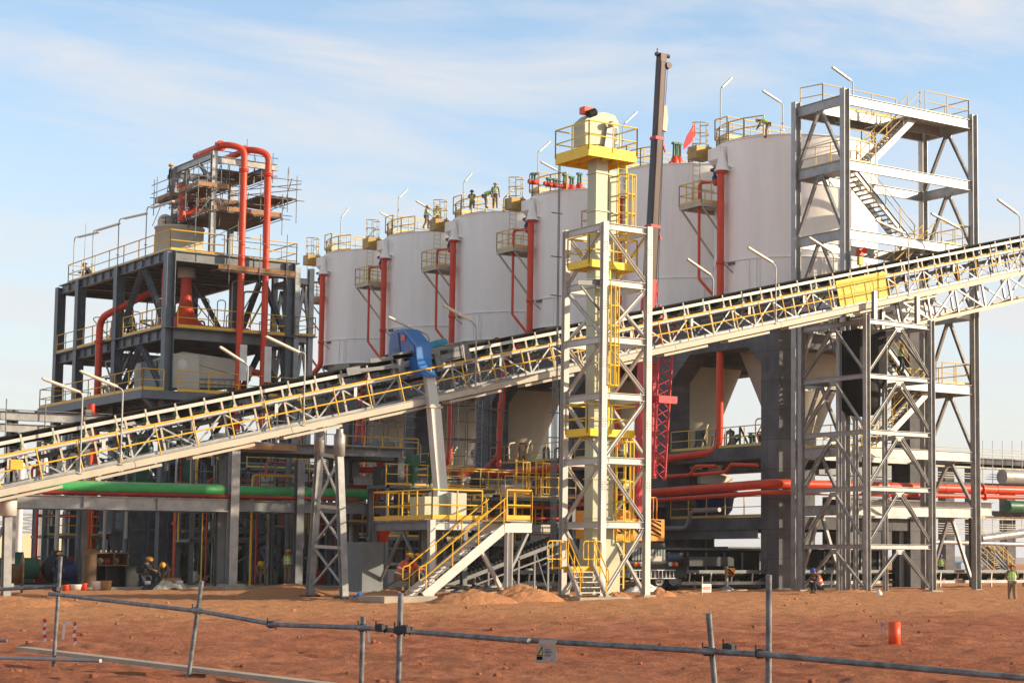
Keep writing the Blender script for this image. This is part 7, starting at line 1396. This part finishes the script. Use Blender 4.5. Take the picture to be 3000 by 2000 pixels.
# distant pipe racks at the right
YF = 150
def far(p): return at(*p, Y=YF)
t = thing('far_pipe_rack', 'distant concrete pipe rack with scaffold rails seen past the right of the towers', 'pipe rack', far((2900, 1600)))
for (p, h, m) in ((D2(650, 230), 1.0, CONC), (D2(650, 265), .5, TAN), (D2(600, 445), .7, CONC), (D2(760, 700), .6, CONC), (D2(760, 735), .5, TAN)):
    q = far(p); M = MB(); M.box2((q.x-18, YF, q.z-h/2), (q.x+30, YF+1, q.z+h/2)); M.build('beam', m, t)
for px in (480, 725, 1040, 1300, 100): q = far(D2(px, 230)); M = MB(); M.box2((q.x-.7, YF+1.1, 0), (q.x+.7, YF+2.3, q.z+.4)); M.build('column', CONC, t)
for (y0, n) in ((110, 3), (160, 2), (340, 3), (800, 5)):
    M = MB()
    for j in range(n): q = far(D2(680, y0+j*22)); M.tube((q.x-14, YF-.5, q.z), (q.x+26, YF-.5, q.z), .045, n=5)
    for k in range(5): q = far(D2(690+k*90, y0+20)); M.tube((q.x, YF-.5, q.z-1.2), (q.x, YF-.5, q.z+1.2), .04, n=5)
    M.build('scaffold_rail', GALV, t)
for p, r, lab, m, nm in ((D2(910, 370), 1.2, 'round silver insulated duct on the far pipe rack', GALV, 'far_duct'), (D2(960, 640), .95, 'dark green pipe on the far pipe rack', GREENM, 'far_pipe')):
    q = far(p); M = MB(); M.tube((q.x-1.5, YF-1.2, q.z), (q.x+14, YF-1.2, q.z), r*.7, n=20); o = M.build(nm, m); tag(o, lab, 'pipe')
t = thing('far_stairs', 'distant dark stair flights and hopper behind the worker at the right edge', 'stairs', at(*D2(760, 1240), Y=100))
for (p, q) in ((D2(690, 1110), D2(830, 1250)), (D2(700, 990), D2(960, 1220)), (D2(820, 1040), D2(1000, 1250))):
    a = at(*q, Y=100); b = at(*p, Y=100); stair(a, b, 1.0, (0, 1, 0), t, DSTEEL, PYEL, n=12)
M = MB(); a, b = at(*D2(780, 1000), Y=101), at(*D2(940, 1050), Y=101); M.slab([(a.x, 101, a.z), (b.x, 101, a.z), (b.x-.6, 101, b.z), (a.x+.6, 101, b.z)], (0, 1.5, 0)); M.build('hopper', DARKM, t)
for p, q, lab in ((D2(260, 962), D2(1098, 985), 'dark and grey pipe line passing behind the stair tower near the ground'), (D2(700, 935), D2(1098, 880), 'wavy grey covered pipe at the right edge')): pipe_thing([at(*p, Y=96), at(*q, Y=96)], .16 if 'dark' in lab else .3, lab, m=GALV, name='grey_pipe')
# steel platform end under the red headers
a, b = at(*S6(780, 650), Y=75.5), at(*S6(1845, 700), Y=75.5); t = thing('pipe_bridge', 'grey plate girder platform under the two red headers at the right', 'bridge', (a.x, 75.5, 0))
M = MB(); M.hsec((a.x, 75.3, (a.z+b.z)/2), (b.x, 75.3, (a.z+b.z)/2), .3, .75, .03); M.build('girder', GALV, t); M = MB(); M.box2((a.x, 75.5, a.z-.02), (b.x, 77.5, a.z+.05)); M.build('deck', DSTEEL, t)
for px in (1715, 1100): q = at(*S6(px, 1200), Y=76.5); M = MB(); M.hsec((q.x, 76.5, 0), (q.x, 76.5, a.z-.1), .35, .35, .025); M.build('column', GRIM, t)
M = MB(); M.bar((at(*S6(1760, 820), Y=76).x, 76, at(*S6(1760, 820), Y=76).z), (b.x-.3, 76, a.z-.7), .2); M.build('knee_brace', DSTEEL, t)
# left background wall, tall poles and pylon
q0, q1 = at(*D5(150, 705), Y=230), at(*D5(1260, 700), Y=230); M = MB(); M.box2((q0.x-60, 230, -.2), (q1.x+8, 236, q0.z)); o = M.build('far_wall', BEIGEW); tag(o, 'long plain beige wall far behind at the left', 'wall')
for px, w_ in ((250, 'left'), (545, 'right')):
    q = at(*D5(px, 400), Y=180); M = MB(); M.tube((q.x, 180, 0), (q.x, 180, q.z+6), .3, n=8); o = M.build('white_mast', PLASTIC); tag(o, f'thin white mast in front of the beige wall, {w_} one', 'mast', 'white masts by the far wall')
t = thing('far_pylon', 'faint lattice pylon beyond the beige wall at the left', 'pylon', at(*D5(260, 700), Y=320)); q = at(*D5(265, 700), Y=320); M = MB(); w_ = 4.2
zt = at(*D5(265, 460), Y=320).z
for dx in (-w_, w_): M.tube((q.x+dx, 320, 0), (q.x+dx, 320, zt), .22, n=5)
for k in range(6): z0 = zt*k/6; z1 = zt*(k+1)/6; M.tube((q.x-w_, 320, z0), (q.x+w_, 320, z1), .15, n=5); M.tube((q.x+w_, 320, z0), (q.x-w_, 320, z1), .15, n=5); M.tube((q.x-w_, 320, z1), (q.x+w_, 320, z1), .15, n=5)
M.build('lattice', GALV, t)
# tents, cabins and low hills far off
for (p0, p1, lab, m, nm) in ((D4(1410, 600), D4(1480, 700), 'white cabin far away between the concrete pillars', PLASTIC, 'cabin'), (D2(300, 1120), D2(400, 1250), 'pinkish cabin far away under the stair tower', mat('pink_cladding', (.55, .33, .28), .8), 'cabin'), (D2(405, 1200), D2(465, 1250), 'small white cabin beside the pinkish one', PLASTIC, 'cabin'), (D2(520, 1150), D2(720, 1250), 'long light blue shed far away at the right', mat('light_blue_cladding', (.30, .45, .55), .8), 'shed')):
    a, b = at(*p0, Y=260), at(*p1, Y=260); M = MB(); M.box2((a.x, 260, -.2), (b.x, 266, a.z)); M.slab([(a.x-.3, 259.8, a.z), (b.x+.3, 259.8, a.z), ((a.x+b.x)/2, 259.8, a.z+(b.x-a.x)*.06)], (0, 6.4, 0)); o = M.build(nm, m); tag(o, lab, nm)
def hill(px0, px1, top, Y, lab):
    a, b = at(px0, top, Y=Y), at(px1, top, Y=Y); n = 30; M = MB(); vs = []
    for i in range(n+1):
        f = i/n; z = a.z*(math.sin(math.pi*min(1, max(0, f))))**.6*(.75+.3*noise.noise(Vector((f*5, Y, 0)))); x = a.x+(b.x-a.x)*f; vs += [(x, Y-40, -2), (x, Y, max(z, -1)), (x, Y+60, -2)]
    M.add(vs, [(3*i+j, 3*i+j+1, 3*i+j+4, 3*i+j+3) for i in range(n) for j in range(2)], True); o = M.build('hills', mat('hazy_hill_rock', (.45, .40, .38), .95)); o['kind'] = 'structure'; 
hill(2000, 3300, 1618, 900, '')
# dark boxes added to blacken the shade and bright gaps under the plant
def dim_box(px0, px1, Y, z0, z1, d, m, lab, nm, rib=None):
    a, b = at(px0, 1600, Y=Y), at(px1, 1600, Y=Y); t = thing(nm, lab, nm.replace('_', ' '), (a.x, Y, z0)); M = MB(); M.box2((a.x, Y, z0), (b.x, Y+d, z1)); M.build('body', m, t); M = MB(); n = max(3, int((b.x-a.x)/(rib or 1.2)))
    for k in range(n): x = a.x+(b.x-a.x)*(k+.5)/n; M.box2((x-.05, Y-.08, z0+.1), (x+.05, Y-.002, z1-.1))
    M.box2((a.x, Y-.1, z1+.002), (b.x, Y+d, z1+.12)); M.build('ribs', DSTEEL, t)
dim_box(300, 1190, 119.5, 0, 5.2, 2, BLACK, 'dark ribbed backdrop added to deepen the shade behind the pumps', 'switch_room')
dim_box(500, 860, 119.0, 5.5, 8.8, 2, DARKM, 'upper dark backdrop box added to deepen the shade behind the green valve drives', 'upper_backdrop')
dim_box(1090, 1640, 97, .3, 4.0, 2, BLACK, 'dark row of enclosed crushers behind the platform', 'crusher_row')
dim_box(1930, 2300, 79.5, .35, 2.0, 1.5, BLACK, 'black belt housing added to darken the gap beyond the crane outrigger', 'covered_conveyor')
dim_box(2330, 2600, 82, .3, 2.1, 1.5, BLACK, 'black belt housing added to darken the gap behind the trestle tower', 'covered_conveyor')
dim_box(1880, 2090, 86, 2.1, 4.4, 2, DARKM, 'dark bunker box under the concrete deck beside the crane counterweight', 'infill')
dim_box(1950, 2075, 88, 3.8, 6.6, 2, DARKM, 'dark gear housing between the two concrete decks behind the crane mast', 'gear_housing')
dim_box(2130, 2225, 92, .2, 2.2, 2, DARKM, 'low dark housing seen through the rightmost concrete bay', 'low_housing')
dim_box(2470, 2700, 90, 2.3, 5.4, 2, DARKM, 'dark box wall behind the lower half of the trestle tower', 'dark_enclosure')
dim_box(2400, 2620, 86, 6.6, 8.2, 1.5, GREYM, 'grey blue machine box on the deck behind the trestle tower', 'machine_box')
random.seed(11)
PIPES = []
for k in range(150):      # pipework and cable drops in the shade behind rack, platform and under the silo decks
    z_ = k % 4
    if z_ == 0: px = random.uniform(560, 1180); Y = random.uniform(90.5, 97); top = random.uniform(3.5, 7.8)
    elif z_ == 1: px = random.uniform(1150, 1640); Y = random.uniform(88, 94); top = random.uniform(3, 6)
    elif z_ == 2: px = random.uniform(60, 640); Y = random.uniform(101, 116); top = random.uniform(4, 9.8)
    else: px = random.uniform(1380, 2250); Y = None; top = random.uniform(8.3, 9.3)
    r = random.choice((.04, .06, .09, .13)); m = random.choice((GRIM, DSTEEL, GALV, TAN, YEL, REDF, GREENM, GREYM)); M = MB()
    if Y: x = at(px, 1600, Y=Y).x; p = [(x, Y, 0), (x, Y, top), (x+random.uniform(-2.5, 2.5), Y, top), ]; p += [(p[-1][0], Y, max(.2, top-random.uniform(.8, 3)))]
    else: y = at(px, 1300, X=CXF+2).y; x = CXF+2; p = [(x, y, 7.45), (x, y, top), (x+.2, y+random.uniform(-1, 1), top), (x+.2, y+random.uniform(-1, 1), 7.5)]
    if m in (YEL, REDF): r = min(r, .07)
    M.pipe(p, r, 8, bend=.25); o = M.build('service_pipe', m); cn2 = {GRIM: 'mid grey', DSTEEL: 'dark grey', GALV: 'galvanised', TAN: 'cream', YEL: 'yellow', REDF: 'red', GREENM: 'dark green', GREYM: 'blue grey'}[m]; zn = ('in the shade behind the rack columns', 'behind the yellow railed platform', 'under the process building', 'on the concrete silo deck')[z_]
    tag(o, ('slim ' if r < .08 else 'thicker ')+cn2+' service pipe loop '+zn, 'pipe', cn2+' service pipes '+zn)
for k in range(46):
    z0 = (10.5, 14.06)[k % 2]; x = random.uniform(BX0+.4, BX1-.4); y = random.uniform(BY0+.3, 117); h = random.uniform(1.0, 3.2); M = MB(); r = random.choice((.03, .04, .06)); M.pipe([(x, y, z0), (x, y, z0+h), (x+random.uniform(-1.5, 1.5), y+random.uniform(-1, 1), z0+h), (x+.5, y+.3, z0+random.uniform(.3, 1))], r, 7, bend=.2); o = M.build('service_pipe', random.choice((GALV, GRIM, PYEL, REDF, TAN))); tag(o, 'thin pipe run standing on the '+('lower' if z0 < 11 else 'middle')+' deck of the process building', 'pipe', 'thin pipes on the '+('lower' if z0 < 11 else 'middle')+' deck')
for k in range(12):
    y = SY0-1.5+SPC*(k % 5)+random.uniform(0, 3.5); x = CXF+2.6; t = thing('deck_valve', 'small dark valve with a handwheel on the concrete deck', 'valve', (x, y, 7.45), 'deck valves'); M = MB(); M.lathe((x, y, 7.45), [(.01, 0), (.28, 0), (.28, .3), (.12, .42), (.12, .7), (.2, .75), (.2, .9), (.02, .95)], 12); M.build('valve_body', (BLUED, GREENM, DARKM)[k % 3], t); M = MB(); M.lathe((x, y, 8.45), [(.2, -.02), (.23, 0), (.2, .02), (.17, 0), (.2, -.02)], 12); M.bar((x-.2, y, 8.45), (x+.2, y, 8.45), .02); M.build('handwheel', GRIM, t)
# steel skids crowded with gear behind the rack and the platform, and scaffolds by the pillars
def skid(px, Y, w_, h_, lab, k):
    x = at(px, 1600, Y=Y).x; t = thing('equipment_skid', lab, 'equipment skid', (x, Y, 0)); rs = random.Random(k)
    for i, (dx, dy) in enumerate(((0, 0), (w_, 0), (0, 1.8), (w_, 1.8))): M = MB(); M.hsec((x+dx, Y+dy, 0), (x+dx, Y+dy, h_), .2, .2, .016); M.build('post', (GRIM, DSTEEL)[k % 2], t)
    for z in (h_*.5, h_): M = MB(); M.box2((x-.15, Y-.1, z-.16), (x+w_+.15, Y+1.9, z)); M.build('deck', DSTEEL, t); rail_mb([(x-.1, Y-.08, z), (x+w_+.1, Y-.08, z)], 1.05, .026, 1.1, toe=.1).build('handrail', (YEL, PYEL, GRIM)[(k+int(z)) % 3], t)
    for i in range(5):
        cx = x+rs.uniform(.2, w_-.2); z0 = rs.choice((0, h_*.5, h_)); m = rs.choice((GREENM, BLUED, DARKM, GREYM, REDF, CREAM)); M = MB(); a = rs.uniform(.22, .45); hh2 = rs.uniform(.5, 1.1)
        if i % 2: M.box2((cx-a, Y+.4, z0), (cx+a, Y+1.3, z0+hh2))
        else: M.lathe((cx, Y+.9, z0), [(.02, 0), (a, .02), (a, hh2*.7), (a*.4, hh2), (.02, hh2)], 14)
        M.build(rs.choice(('vessel', 'gear_housing')), m, t)
    M = MB()
    for i in range(4): zz = rs.uniform(.8, h_+.6); M.tube((x-.4, Y+.2+i*.3, zz), (x+w_+.4, Y+.2+i*.3, zz), rs.choice((.04, .06, .09)), n=7)
    M.build('pipe_run', rs.choice((GALV, GRIM, REDF)), t); M = MB(); M.bar((x, Y-.05, .1), (x+w_, Y-.05, h_*.5-.2), .09); M.build('brace', GRIM, t)
for k, (px, Y, w_, h_, lab) in enumerate(((560, 96, 4.5, 5.0, 'grey steel skid with pumps behind the tallest rack column'), (720, 97, 4.5, 6.4, 'steel skid with vessels behind the lime vested worker'), (905, 94, 4.0, 5.6, 'steel skid seen between the splayed conveyor legs'), (1010, 90, 4.0, 6.8, 'tall equipment skid just left of the yellow railed platform'), (1130, 86, 4.5, 5.2, 'equipment skid behind the yellow railed platform'), (1300, 84, 4.0, 5.0, 'equipment skid behind the long stairs'), (1480, 82, 4.0, 4.6, 'equipment skid between the stairs and the elevator tower'), (130, 106, 5.0, 5.5, 'equipment skid far left under the process building'), (330, 104, 5.0, 6.0, 'equipment skid behind the tool cabinet'))): skid(px, Y, w_, h_, lab, k)
def scaffold(px0, px1, Y, z0, z1, lab, n=3):
    a, b = at(px0, 1300, Y=Y).x, at(px1, 1300, Y=Y).x; t = thing('tube_scaffold', lab, 'scaffold', (a, Y, z0))
    for i in range(n):
        for dy in (0, 1.2): x = a+(b-a)*i/(n-1); M = MB(); M.tube((x, Y+dy, z0), (x, Y+dy, z1+random.uniform(.2, 1)), .03, n=6); M.build('standard', HELMT, t)
    z = z0+.4
    while z < z1: M = MB(); M.tube((a-.4, Y-.05, z), (b+.4, Y-.05, z), .028, n=6); M.tube((a-.1, Y-.05, z+1.0), (b+.1, Y-.05, z+1.0), .024, n=6); M.build('ledger', HELMT, t); M = MB(); M.box2((a, Y+.05, z+.04), (b, Y+1.1, z+.09)); M.build('planks', WOODD, t); z += 1.9
    M = MB(); [M.tube((a-.25, Y-.1, z0+.3*k), (a+.2, Y-.1, z0+.3*k), .018, n=5) for k in range(int((z1-z0)/.3))]; M.tube((a-.25, Y-.1, z0), (a-.25, Y-.1, z1), .024, n=6); M.tube((a+.2, Y-.1, z0), (a+.2, Y-.1, z1), .024, n=6); M.build('ladder', GALV, t)
scaffold(1330, 1395, 91, 0, 11.6, 'slim tube scaffold with a ladder standing against the hopper cone right of the white chute')
scaffold(1400, 1470, 95, 4, 10.6, 'second tube scaffold between the concrete pillars right of the chute')
scaffold(1080, 1165, 96, 5, 9.6, 'tube scaffold on the rack deck left of the white chute')
scaffold(795, 840, 92, 5, 9.0, 'tube scaffold above the second green pipe', 2)
# ------------------------------------------------------------------ pale desert haze
M = MB(); M.box2((-1600, -60, -1.2), (1600, 1500, 34)); 
hm = bpy.data.materials.new('pale_haze'); hm.use_nodes = True; n = hm.node_tree.nodes; l = hm.node_tree.links; n.clear(); o_ = n.new('ShaderNodeOutputMaterial'); pv = n.new('ShaderNodeVolumePrincipled'); pv.inputs['Color'].default_value = (.97, .96, .95, 1); pv.inputs['Density'].default_value = .00015; l.new(pv.outputs[0], o_.inputs['Volume'])
o = M.build('haze', hm); o['kind'] = 'stuff'; o.hide_render = False
# remove the working property used while building
for o in bpy.data.objects:
    if '_b' in o: del o['_b']
